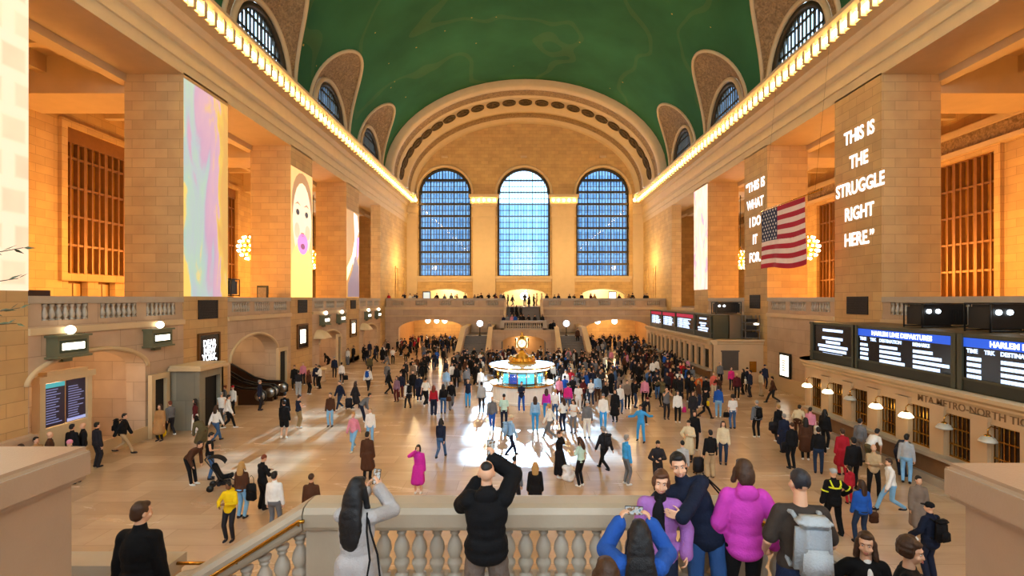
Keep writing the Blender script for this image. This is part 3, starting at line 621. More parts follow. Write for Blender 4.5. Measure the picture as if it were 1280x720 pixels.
# ---- light projections on the piers
def proj_mat(name, build):
    m = bpy.data.materials.new(name); m.use_nodes = True; t = NT(m); b = t.n['Principled BSDF']; b.inputs['Roughness'].default_value = 0.8; b.inputs['Base Color'].default_value = lin('c9a878')
    col, st = build(t); t.link(col, b.inputs['Emission Color']); b.inputs['Emission Strength'].default_value = st; return m
def yz(t):     # (y, z) of the object in metres
    tc = t.add('ShaderNodeTexCoord'); return tc.outputs['Object']
def ramp(t, fac, stops, interp='LINEAR'):
    r = t.add('ShaderNodeValToRGB'); r.color_ramp.interpolation = interp
    while len(r.color_ramp.elements) < len(stops): r.color_ramp.elements.new(0.5)
    for e, (p, c) in zip(r.color_ramp.elements, stops): e.position = p; e.color = lin(c)
    t.link(fac, r.inputs['Fac']); return r.outputs['Color']
def proj_cream(t):
    v = yz(t); mp = t.add('ShaderNodeMapping'); mp.inputs['Rotation'].default_value = (0, pi / 2, 0); t.link(v, mp.inputs['Vector'])
    sp = t.add('ShaderNodeSeparateXYZ'); t.link(v, sp.inputs[0]); cb = t.add('ShaderNodeCombineXYZ'); t.link(sp.outputs[1], cb.inputs[0]); t.link(sp.outputs[2], cb.inputs[1])
    br = t.add('ShaderNodeTexBrick'); t.link(cb.outputs[0], br.inputs['Vector']); br.offset = 0.35
    for k, x in (('Scale', 1.0), ('Brick Width', 1.25), ('Row Height', 1.25), ('Mortar Size', 0.3), ('Mortar Smooth', 0.5), ('Bias', -0.3)): br.inputs[k].default_value = x
    br.inputs['Color1'].default_value = lin('e9b8a2'); br.inputs['Color2'].default_value = lin('f3d3bd'); br.inputs['Mortar'].default_value = lin('fff0dc')
    nz = t.add('ShaderNodeTexNoise'); nz.inputs['Scale'].default_value = 0.6; t.link(v, nz.inputs['Vector'])
    mx = t.add('ShaderNodeMix', data_type='RGBA', blend_type='MIX'); t.link(nz.outputs['Fac'], mx.inputs['Factor']); t.link(br.outputs['Color'], mx.inputs['A']); mx.inputs['B'].default_value = lin('fff3d2')
    return mx.outputs['Result'], 0.7
def proj_pastel(t):
    v = yz(t); nz = t.add('ShaderNodeTexNoise'); nz.inputs['Scale'].default_value = 0.6; nz.inputs['Detail'].default_value = 5; nz.inputs['Distortion'].default_value = 0.8
    mp = t.add('ShaderNodeMapping'); mp.inputs['Scale'].default_value = (1, 1.3, 0.35); t.link(v, mp.inputs['Vector']); t.link(mp.outputs[0], nz.inputs['Vector'])
    sp = t.add('ShaderNodeSeparateXYZ'); t.link(v, sp.inputs[0])
    a = t.add('ShaderNodeMath', operation='MULTIPLY_ADD'); a.inputs[1].default_value = 0.2; a.inputs[2].default_value = 0.5; t.link(sp.outputs[1], a.inputs[0])   # across the pier
    zz = t.add('ShaderNodeMath', operation='MULTIPLY_ADD'); zz.inputs[1].default_value = 0.022; zz.inputs[2].default_value = -0.02; t.link(sp.outputs[2], zz.inputs[0])
    ad = t.add('ShaderNodeMath', operation='ADD'); t.link(a.outputs[0], ad.inputs[0]); t.link(zz.outputs[0], ad.inputs[1])
    n2 = t.add('ShaderNodeMath', operation='MULTIPLY_ADD'); n2.inputs[1].default_value = 1.3; n2.inputs[2].default_value = -0.65; t.link(nz.outputs['Fac'], n2.inputs[0])
    sm = t.add('ShaderNodeMath', operation='ADD'); t.link(ad.outputs[0], sm.inputs[0]); t.link(n2.outputs[0], sm.inputs[1])
    return ramp(t, sm.outputs[0], [(0.0, 'f2d860'), (0.2, 'f0d868'), (0.27, '7fd4cc'), (0.46, '82c4dc'), (0.56, 'b296d2'), (0.76, 'c4a6d0'), (0.84, 'ecc850'), (1.0, 'cfa050')]), 0.65
def proj_soft(t):
    v = yz(t); nz = t.add('ShaderNodeTexNoise'); nz.inputs['Scale'].default_value = 0.55; nz.inputs['Detail'].default_value = 6; nz.inputs['Distortion'].default_value = 1.2
    mp = t.add('ShaderNodeMapping'); mp.inputs['Scale'].default_value = (1, 1.4, 0.5); t.link(v, mp.inputs['Vector']); t.link(mp.outputs[0], nz.inputs['Vector'])
    return ramp(t, nz.outputs['Fac'], [(0.25, '8fa8d8'), (0.4, 'f6efe6'), (0.52, 'fbeccb'), (0.6, 'd59ad0'), (0.68, 'f5e9dc'), (0.8, '8a6a4a')]), 0.9
flat = lambda name, col, s_: emit(name, col, s_)
def panel_on(sgn, y0, y1, z0, z1, m, name, lab, cat='projection', off=0.012, th=0.02):
    t = empty(name, lab, cat, (sgn * (W - off), (y0 + y1) / 2, z0)) if False else None
    mb = MB(); a, b_ = sorted((0.0, -sgn * th)); mb.box(a, b_, -(y1 - y0) / 2, (y1 - y0) / 2, 0, z1 - z0)
    o = mb.build(name, m); o.location = (sgn * (W - 0.001), (y0 + y1) / 2, z0); return tag(o, lab, cat)
def blob(parent, name, pts, col, st=0.9, off=0.02, sgn=-1):
    """flat patch of projected light: outline in (y, z) of the parent"""
    mb = MB(); mb.add([(-sgn * off, y, z) for y, z in pts], [tuple(range(len(pts)))]); return mb.build(name, emit('projected_' + col, col, st), parent, recalc=False)
def oval(c, ry, rz, n=20, a0=0, a1=2 * pi): return [(c[0] + ry * cos(a0 + (a1 - a0) * k / n), c[1] + rz * sin(a0 + (a1 - a0) * k / n)) for k in range(n)]
panel_on(-1, 13.9, 17.8, 6.9, 18.3, proj_mat('projection_cream', proj_cream), 'projected_picture', 'cream and pale pink blocky picture projected on the pier at far left')
panel_on(-1, 26.0, 29.9, 6.75, 18.2, proj_mat('projection_pastel', proj_pastel), 'projected_picture', 'turquoise, lilac and yellow painterly picture projected on a left pier')
t = panel_on(-1, 38.1, 42.0, 6.75, 16.9, emit('projected_f0c56c', 'f2cf86', 0.6), 'projected_picture', 'picture of a child face above a yellow shirt projected on a left pier')
blob(t, 'hair', oval((0.0, 7.4), 1.85, 2.6), 'b98a58', 0.6, 0.028); blob(t, 'face', oval((0.0, 6.1), 1.7, 3.1), 'f3dcc0', 0.8, 0.031); [blob(t, 'cheek', oval((e, 5.3), 0.45, 0.6), 'ecc4a4', 0.75, 0.036) for e in (-0.95, 0.95)]; blob(t, 'shirt', [(-1.9, 0), (1.9, 0), (1.9, 2.2), (1.5, 3.4), (0.5, 4.4), (0.0, 3.9), (-0.9, 4.3), (-1.8, 3.3)], 'f8e27a', 0.9, 0.035)
for e in (-0.85, 0.75): q = blob(t, 'eye', oval((e, 6.75), 0.3, 0.24, 14), '4a382c', 0.4, 0.045); blob(q, 'eyelid', [(e - .55, 7.3), (e, 7.6), (e + .55, 7.3), (e, 7.42)], 'b98f6c', 0.7, 0.046)
blob(t, 'nose', [(-0.25, 5.2), (0.25, 5.2), (0.3, 5.0), (0, 4.85), (-0.3, 5.0)], 'c77a52', 0.7, 0.045); q = blob(t, 'painted_mouth', oval((0.05, 4.3), 0.95, 0.85, 18), 'e08ad6', 0.85, 0.045); blob(q, 'lips', oval((0.05, 4.1), 0.4, 0.24, 12), 'a04a74', 0.6, 0.05)
t = panel_on(-1, 50.2, 54.1, 6.75, 15.8, emit('projected_stone', 'e0b066', 0.35), 'projected_picture', 'white, mauve and tan curving shapes projected on the farthest left pier')
blob(t, 'white_shape', [(0.2, 9.0), (1.3, 8.8), (1.8, 7.2), (1.0, 6.2), (0.9, 4.2), (0.2, 3.2), (-0.4, 4.2), (0.5, 6.2)], 'fbf3ee', 0.95, 0.03); blob(t, 'mauve_shape', [(0.6, 4.6), (1.8, 3.4), (1.9, 0.1), (-1.6, 0.1), (-1.5, 1.5), (-0.2, 2.9)], '8d7a8c', 0.55, 0.032)
blob(t, 'pink_shape', [(1.0, 6.4), (1.9, 6.6), (1.7, 4.6), (1.2, 4.0)], 'ee96d0', 0.9, 0.034); blob(t, 'cream_shape', [(-1.9, 3.1), (-1.3, 3.6), (-0.2, 4.6), (0.3, 4.2), (-0.9, 2.7), (-1.9, 1.7)], 'f6e6bc', 0.9, 0.033)
panel_on(1, 50.3, 54.2, 7.6, 18.3, proj_mat('projection_soft', proj_soft), 'projected_picture', 'tall pale picture with blue and violet streaks glowing on a right pier')
def words_on(rows, y, z0, dz, size, lab, off=0.03, sx=0.86):
    t = empty('projected_quotation', lab, 'projection', (W - off, y, z0))
    for i, s_ in enumerate(rows): lettering(s_, size, frame_mat((0, 0, -dz * i), (0, -1, 0), (0, 0, 1)), WHITE_TXT, t, 'line_of_words', bold=0.022, sx=sx)
words_on(['THIS IS', 'THE', 'STRUGGLE', 'RIGHT', 'HERE.”'], 27.75, 15.85, 1.47, 1.03, 'white words THIS IS THE STRUGGLE RIGHT HERE projected on the near right pier', sx=0.80)
words_on(['“THIS IS', 'WHAT', 'I DO', 'IT', 'FOR.'], 40.05, 15.75, 1.45, 1.06, 'white words THIS IS WHAT I DO IT FOR projected on the second right pier', sx=0.88)
# ---- vents and screens on the pier bases
def vent(sgn, y0, y1, z0, z1, lab):
    t = empty('vent_grille', lab, 'vent', (sgn * W, (y0 + y1) / 2, z0)); mb = MB(); a, b_ = sorted((0, -sgn * 0.05)); h = (y1 - y0) / 2
    mb.box(a, b_, -h, h, 0, z1 - z0); mb.build('backing', DARK, t); mb = MB(); a, b_ = sorted((-sgn * 0.04, -sgn * 0.08))
    for k in range(12): z = (z1 - z0) * (k + 0.5) / 12; mb.box(a, b_, -h + .04, h - .04, z - 0.02, z + 0.02)
    for y in (-h, h - 0.05): mb.box(a, b_, y, y + 0.05, 0, z1 - z0)
    mb.build('slats', mat('vent_brown', '2c211a', 0.5, 0.4), t)
vent(-1, 27.15, 28.85, 5.5, 6.55, 'dark vent grille below the turquoise and lilac projection'); vent(-1, 39.3, 40.9, 5.5, 6.55, 'dark vent grille below the projected child face'); vent(-1, 51.4, 52.9, 5.6, 6.5, 'dark vent grille below the white and mauve projection')
vent(1, 27.0, 28.7, 5.75, 6.75, 'dark vent grille below the words THIS IS THE STRUGGLE'); vent(1, 39.2, 40.9, 5.85, 6.95, 'dark vent grille below the words WHAT I DO IT FOR')
def pier_screen(y0, y1, z0, z1, lab, rows=None, paper=None):
    t = empty('screen', lab, 'screen', (-W, (y0 + y1) / 2, z0)); h = (y1 - y0) / 2; H = z1 - z0; mb = MB()
    mb.box(0, 0.12, -h - .12, -h, -.1, H + .1); mb.box(0, 0.12, h, h + .12, -.1, H + .1); mb.box(0, .12, -h, h, H, H + .12); mb.box(0, .12, -h, h, -.12, 0); mb.build('frame', mat('bronze_frame', '6e4a22', 0.4, 0.6), t)
    mb = MB(); mb.box(0, 0.08, -h, h, 0, H); mb.build('display', SCREEN_BLK, t)
    if rows:
        for i, s_ in enumerate(rows): lettering(s_, 0.5, frame_mat((0.09, 0, H * 0.72 - 0.4 * i), (0, 1, 0), (0, 0, 1)), WHITE_TXT, t, 'lettering', bold=0.02, sx=0.9)
    if paper: mb = MB(); mb.box(0.08, 0.09, -h * .55, h * .55, H * .18, H * .8); mb.build('lit_page', WHITE_LIT, t)
pier_screen(27.2, 28.9, 2.85, 4.6, 'framed black screen reading DEAR NEW YORK on the pier by the kiosk', ['DEAR', 'NEW', 'YORK,'])
pier_screen(39.2, 40.9, 2.75, 4.5, 'framed black screen with a white page, below the projected child face', None, True)
pier_screen(51.3, 53.0, 2.75, 4.4, 'framed black screen with a white page, below the white and mauve projection', None, True)
# ---- gate signs with a globe on top
def gate_sign(y, z, lab, L=1.35):
    t = empty('gate_sign', lab, 'sign', (-W, y, z), 0, 'lit gate signs on the north wall'); h = L / 2; mb = MB()
    mb.box(0.0, 0.42, -h, h, -0.36, 0.36); mb.box(-0.02, 0.5, -h - .08, h + .08, 0.36, 0.44); mb.box(-0.02, 0.5, -h - .08, h + .08, -0.44, -0.36); mb.box(0.0, 0.2, -0.2, 0.2, -0.6, -0.44); mb.build('housing', mat('verdigris_bronze', '6f7158', 0.5, 0.4), t)
    mb = MB(); mb.box(0.42, 0.44, -h * .7, h * .7, -0.13, 0.13); mb.build('lit_panel', WHITE_LIT, t)
    mb = MB(); mb.box(0.40, 0.425, -h * .86, h * .86, -0.24, 0.24); mb.build('face', mat('dark_green_enamel', '2d3a24', 0.4), t)
    mb = MB(); mb.ball((0.3, 0, 0.62), 0.17); mb.build('globe', WHITE_LIT, t)
gate_sign(19.15, 4.8, 'lit gate sign with globe lamp, nearest on the left wall'); gate_sign(23.9, 4.75, 'lit gate sign with globe lamp, second from the photographer on the left wall')
gate_sign(44.2, 4.75, 'lit gate sign under a globe, just beyond the projected child face'); gate_sign(48.2, 4.75, 'lit gate sign under a globe, before the white and mauve projection'); gate_sign(56.6, 4.75, 'lit gate sign under a globe, just beyond the white and mauve projection'); gate_sign(60.6, 4.75, 'lit gate sign under a globe, farthest along the left wall')
# canopy shells over track doors
for y, lab in ((43.3, 'lit plaster canopy shell over a track door, third left bay'), (55.4, 'lit plaster canopy shell over a track door, farthest left bay')):
    mb = MB(); rows = []
    for k in range(9): a = pi / 2 * k / 8; rows.append([(-W + 0.9 * sin(a), y + (1.0 - 0.2 * sin(a)) * cos(pi * j / 12), 3.2 + 0.75 * cos(a) * sin(pi * j / 12)) for j in range(13)])
    mb.grid(rows); tag(mb.build('canopy_shell', CREAM), lab, 'canopy')
# ---- first left passage: train board, doorways, kiosk
t = empty('train_board', 'tall twin-panel train board in a stone frame, first left archway', 'departure board', (-19.0, 20.1, 0)); mb = MB()
mb.box(-0.3, 0, -1.15, 1.15, 0, 1.55); mb.box(-0.3, 0.02, -1.15, -0.93, 1.55, 3.35); mb.box(-0.3, 0.02, 0.93, 1.15, 1.55, 3.35); mb.box(-0.35, 0.1, -1.25, 1.25, 3.35, 3.6); mb.box(-0.3, 0.05, -0.9, 0.9, 3.6, 3.75); mb.build('frame', CREAM, t)
for a, b_, nm in ((-0.9, -0.05, 1), (0.05, 0.9, 0)):
    mb = MB(); mb.box(-0.1, -0.05, a, b_, 1.6, 3.3); s0 = mb.build('display', mat('screen_violet', '3a3350', 0.3), t)
    mb = MB()
    for k in range(14): L = (b_ - a) * R.uniform(0.45, 0.85); mb.box(-0.05, -0.045, a + .06, a + .06 + L, 3.02 - 0.1 * k, 3.05 - 0.1 * k)
    mb.build('text_rows', emit('screen_grey_text', '7f86b8', 0.7), s0); mb = MB(); mb.box(-0.05, -0.045, a, b_, 3.12, 3.3) if nm else mb.box(-0.05, -0.045, a, b_, 1.62, 1.75); mb.build('header', emit('screen_teal', '3f9aa4' if nm else '8f98c8', 0.8) if nm else emit('screen_pale', '9aa2cc', 0.8), s0)
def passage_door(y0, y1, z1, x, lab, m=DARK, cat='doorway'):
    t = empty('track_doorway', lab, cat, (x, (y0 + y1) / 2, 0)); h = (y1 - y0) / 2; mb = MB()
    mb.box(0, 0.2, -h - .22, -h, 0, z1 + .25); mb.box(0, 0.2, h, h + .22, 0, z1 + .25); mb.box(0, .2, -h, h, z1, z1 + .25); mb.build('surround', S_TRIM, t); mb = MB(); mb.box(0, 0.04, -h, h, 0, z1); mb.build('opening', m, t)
passage_door(22.3, 23.5, 2.75, -22.3, 'dark track doorway deep in the first left archway')
passage_door(23.65, 24.4, 2.75, -18.235, 'tall dark doorway in stone surround behind the tan-coated woman')
passage_door(35.9, 36.9, 2.8, -18.235, 'tall dark doorway to the right of the escalator arch'); passage_door(47.4, 48.0, 3.0, -18.235, 'narrow dark doorway under the third bay gate sign')
mb = MB(); mb.box(-W, -W + 0.25, 13.9, 17.75, 0, 1.6); mb.box(-W, -W + 0.32, 13.8, 17.85, 1.6, 1.75); struct(mb.build('wall_north_ledge', S_LOW))
t = empty('kiosk', 'grey stone kiosk with open dark side, against the left pier', 'kiosk', (-17.5, 25.4, 0)); mb = MB()
mb.box(-0.7, 0.75, -0.5, -0.3, 0, 3.0); mb.box(0.55, 0.75, -0.3, 1.5, 2.6, 3.0); mb.box(0.55, 0.75, -0.3, -0.05, 0, 2.6); mb.box(0.55, 0.75, 1.2, 1.5, 0, 2.6); mb.box(-0.7, 0.75, 1.35, 1.5, 0, 3.0); mb.build('walls', stone('kiosk_stone', '8d8674', 0.9, 1.5, 0.01), t)
mb = MB(); mb.box(-0.7, 0.5, -0.3, 1.35, 0, 2.9); mb.build('interior', DARK, t); mb = MB(); mb.box(-0.7, 0.95, -0.7, 1.7, 3.0, 3.15); mb.box(-0.7, 0.85, -0.6, 1.6, 3.15, 3.25); mb.build('cornice', S_TRIM, t)
# ---- escalators in the second left arch
for j, y in enumerate((31.6, 33.3)):
    t = empty('escalator', 'escalator with dark balustrades and steel newel, %s of two in the left arch' % ('nearer' if j == 0 else 'farther'), 'escalator', (-18.2, y, 0))
    Pf = [(1.6, 0.0), (0.6, 0.05), (-0.4, 0.3), (-8.5, 5.0)]
    mb = MB(); mb.extrude([(1.2, -0.02), (0.2, 0.06), (-0.6, 0.3), (-8.6, 4.9), (-8.6, 4.3), (-0.6, -0.02)], (0, -0.45, 0), (0, 0.45, 0), (1, 0, 0), closed=True); mb.build('step_band', mat('escalator_steps', '4a4440', 0.4, 0.5), t)
    for s_ in (-0.6, 0.6):
        mb = MB(); mb.extrude([(1.5, 0.0), (1.5, 0.75), (1.3, 0.95), (0.2, 0.98), (-0.6, 1.2), (-8.6, 5.8), (-8.6, 4.4), (-0.6, 0.0)], (0, s_ - 0.1, 0), (0, s_ + 0.1, 0), (1, 0, 0), closed=True); mb.build('side_panel', mat('escalator_panel', '3b2417', 0.3, 0.2), t)
        mb = MB(); mb.tube([(1.3, s_, 0.15), (1.62, s_, 0.35), (1.62, s_, 0.75), (1.3, s_, 1.0), (0.2, s_, 1.04), (-0.6, s_, 1.26), (-8.6, s_, 5.86)], 0.07, 8); mb.build('handrail', BLACK, t)
        mb = MB(); mb.lathe([(0, -0.13), (0.3, -0.13), (0.34, 0), (0.3, 0.13), (0, 0.13)], n=16, M=Matrix.Translation((1.3, s_, 0.55)) @ Matrix.Rotation(pi / 2, 4, 'X')); mb.build('newel_drum', STEEL, t)
# low round counter on the left
t = empty('round_counter', 'low pale round counter by the left wall beyond the escalators', 'counter', (-17.2, 39.7, 0)); mb = MB(); mb.lathe([(.9, 0), (.9, 0.1), (.84, 0.12), (.84, 0.95)], n=28); mb.build('body', S_LOW, t); mb = MB(); mb.lathe([(.97, 0.95), (.97, 1.03), (0.0, 1.03)], n=28); mb.build('worktop', mat('lit_counter_top', 'e3c48c', 0.3), t)
# ---- information booth with the four-faced clock
IBX, IBY = -0.55, 32.7
t = empty('information_booth', 'round marble information booth with glazed sides and gilt clock in mid-hall', 'information booth', (IBX, IBY, 0)); WM = mat('white_marble', 'f4f1ea', 0.35, 0, 0.06)
mb = MB(); mb.lathe([(2.02, 0), (2.02, 0.12), (1.92, 0.14), (1.92, 1.08), (2.0, 1.1)], n=48)
for k in range(24): a = 2 * pi * k / 24; mb.tbox(Matrix.Translation((1.93 * cos(a), 1.93 * sin(a), 0.6)) @ Matrix.Rotation(a, 4, 'Z'), 0.05, 0.07, 0.9)
mb.build('counter_base', WM, t, sharp=40); mb = MB(); mb.lathe([(1.5, 1.08), (2.12, 1.08), (2.15, 1.13), (2.12, 1.18), (1.5, 1.18)], n=48); mb.build('counter_top', BRASS, t, sharp=40)
mb = MB(); mb.lathe([(1.62, 1.18), (1.62, 2.0)], n=36); q = mb.build('glazing', pane('booth_glass', 'e4f2f8', 0.1), t)
for k in range(18): a = 2 * pi * k / 18; mb = MB(); mb.tube([(1.64 * cos(a), 1.64 * sin(a), 1.15), (1.64 * cos(a), 1.64 * sin(a), 2.05)], 0.03, 6); mb.build('mullion', BRASS, t)
BLU = emit('booth_screen_blue', '57c4e6', 0.9); NAVY = emit('booth_screen_navy', '153a8c', 0.7); YEL = emit('booth_screen_yellow', 'f0d468', 0.9)
for k, m_ in ((-2, BLU), (-1, NAVY), (0, BLU), (1, BLU), (2.5, BLU)):
    a = -pi / 2 + 0.36 * k; mb = MB(); M = Matrix.Translation((1.5 * cos(a), 1.5 * sin(a), 1.55)) @ Matrix.Rotation(a, 4, 'Z'); mb.tbox(M, 0.04, 0.5, 0.6); mb.build('screen', m_, t)
mb = MB(); mb.lathe([(1.0, 1.0), (1.0, 2.1)], n=24); mb.build('core', mat('booth_core', 'c9c2b0', 0.6), t)
mb = MB(); mb.lathe([(1.7, 2.02), (1.78, 2.02), (1.78, 2.2), (2.14, 2.24), (2.18, 2.29), (2.14, 2.34), (1.2, 2.4), (0, 2.44)], n=48); can = mb.build('canopy', WM, t, sharp=40)
mb = MB(); mb.lathe([(2.15, 2.22), (2.2, 2.24), (2.2, 2.3), (2.15, 2.32)], n=48); mb.build('canopy_rim', BRASS, can)
for k in range(20):
    a = 2 * pi * k / 20; mb = MB(); M = Matrix.Translation((1.8 * cos(a), 1.8 * sin(a), 2.11)) @ Matrix.Rotation(a, 4, 'Z'); mb.tbox(M, 0.03, 0.4, 0.11); mb.build('lit_panel', emit('booth_sign_lit', 'fff0c8', 1.4), t)
for k in range(8):
    a = 2 * pi * (k + .5) / 8; l_ = bpy.data.lights.new('booth_fill', 'POINT'); l_.energy = 45; l_.color = (0.9, 0.97, 1.0); l_.shadow_soft_size = 0.1; lo = bpy.data.objects.new('booth_fill', l_); C.objects.link(lo); lo.parent = t; lo.location = (2.35 * cos(a), 2.35 * sin(a), 2.15)  # added lamps round the canopy, without fixtures, to brighten counter and people
mb = MB(); mb.lathe([(0.95, 2.42), (0.95, 2.52), (0.8, 2.56), (0.74, 2.75), (0.55, 2.8), (0.42, 2.95), (0.3, 3.0), (0.2, 3.1), (0.14, 3.2), (0.2, 3.28)], n=28)
for k in range(8): a = 2 * pi * k / 8; mb.lathe([(0.12, 2.5), (0.16, 2.6), (0.1, 2.75), (0.13, 2.82), (0, 2.95)], 0.72 * cos(a), 0.72 * sin(a), 10)
ped = mb.build('clock_pedestal', GOLD, t, sharp=40)
mb = MB(); mb.ball((0, 0, 3.72), 0.4, 0.4, 0.44, 20, 14); mb.lathe([(0.1, 4.1), (0.16, 4.16), (0.08, 4.24), (0.05, 4.3), (0.09, 4.36), (0, 4.45)], n=12)
clk = mb.build('clock', GOLD, t)
for k in range(4):
    a = -pi / 2 + k * pi / 2; M = Matrix.Translation((0.27 * cos(a), 0.27 * sin(a), 3.72)) @ Matrix.Rotation(a, 4, 'Z') @ Matrix.Rotation(pi / 2, 4, 'Y')
    mb = MB(); mb.lathe([(0, 0), (0.31, 0), (0.31, 0.12), (0.27, 0.16), (0, 0.16)], n=28, M=M); f = mb.build('clock_face', [emit('opal_clock_face', 'fff0c4', 1.0)], clk)
    mb = MB(); mb.lathe([(0.26, 0.1), (0.34, 0.1), (0.34, 0.18), (0.26, 0.18), (0.26, 0.1)], n=28, M=M); mb.tbox(M @ Matrix.Translation((-0.09, 0, 0.17)), 0.2, 0.025, 0.012); mb.tbox(M @ Matrix.Rotation(1.9, 4, 'Z') @ Matrix.Translation((-0.11, 0, 0.17)), 0.25, 0.02, 0.012)
    for h in range(12): mb.tbox(M @ Matrix.Rotation(h * pi / 6, 4, 'Z') @ Matrix.Translation((0.22, 0, 0.165)), 0.05, 0.014, 0.01)
    mb.build('bezel_and_hands', BRASS, clk)
# ---- globe lamps before the east balcony
for x, nm in ((-5.45, 'left'), (4.7, 'right')):
    t = empty('globe_lamp', 'bluish white globe lamp on a slim post %s of the far stairs' % nm, 'lamp', (x, 58.2, 2.3)); mb = MB(); mb.lathe([(0.16, 0), (0.16, 0.1), (0.06, 0.16), (0.05, 1.05), (0.12, 1.12)], n=12); mb.build('post', BRONZE, t); mb = MB(); mb.ball((0, 0, 1.45), 0.36, nu=16, nv=12); mb.build('globe', COOL_LIT, t)
# ceiling globes in the lower east passages
for x, nm in ((-13.3, 'first'), (-12.1, 'second'), (-11.0, 'third')):
    mb = MB(); mb.ball((x, 67.5, 3.65), 0.34); mb.tube([(x, 67.5, 3.9), (x, 67.5, 5.2)], 0.02, 6); tag(mb.build('passage_lamp', WHITE_LIT), 'bright hanging globe in the far left passage, %s from the left' % nm, 'lamp')
for x, nm in ((9.8, 'first'), (12.1, 'second')):
    mb = MB(); mb.ball((x, 67.5, 3.6), 0.4); mb.tube([(x, 67.5, 3.9), (x, 67.5, 5.2)], 0.02, 6); tag(mb.build('passage_lamp', WHITE_LIT), 'bright hanging globe in the far right passage, %s from the left' % nm, 'lamp')
# glowing emblem in the shop arch on the east balcony
t = empty('shop_emblem', 'glowing white fruit-shaped emblem hanging in the middle balcony arch', 'sign', (-0.1, HY + 0.4, 7.1)); mb = MB(); o_ = []
for k in range(60):
    a = 2 * pi * k / 60; r = 0.62 * (1 + 0.07 * cos(2 * a)) * (1 - 0.20 * math.exp(-((a - pi / 2) / 0.25) ** 2)) * (1 - 0.10 * math.exp(-((a - 1.5 * pi) / 0.22) ** 2)); x, z = r * cos(a), r * sin(a) * 1.02
    if (x - 0.72) ** 2 + (z - 0.12) ** 2 < 0.3 ** 2: d_ = Vector((x - 0.72, z - 0.12)).normalized() * 0.3; x, z = 0.72 + d_.x, 0.12 + d_.y
    o_.append((x, z))
mb.extrude([(x, z) for x, z in o_], (0, 0, 0), (0, 0.1, 0), (1, 0, 0), closed=True); mb.build('body', emit('emblem_white', 'ffffff', 3.0), t)
lf = [(0.03, 0.62), (0.06, 0.8), (0.2, 0.96), (0.34, 0.98), (0.3, 0.8), (0.18, 0.66)]; mb = MB(); mb.extrude(lf, (0, 0, 0), (0, 0.1, 0), (1, 0, 0), closed=True); mb.build('leaf', emit('emblem_white', 'ffffff', 3.0), t)
for x, nm in ((-16.2, 'left'), (14.7, 'right')):
    t = empty('display_screen', 'tall lit display screen in the %s balcony arch' % nm, 'screen', (x + (1.0 if x < 0 else -1.2), HY - 0.4, ZB)); mb = MB(); mb.box(-0.62, 0.62, 0, 0.14, 0, 2.2); mb.build('case', mat('screen_case', '26435a', 0.4), t); mb = MB(); mb.box(-0.5, 0.5, -0.02, 0, 0.5, 2.05); mb.build('display', emit('screen_white_blue', 'bcd4e6' if x < 0 else 'eef6ff', 0.5 if x < 0 else 2.0) if x < 0 else emit('screen_white', 'eef6ff', 2.0), t)
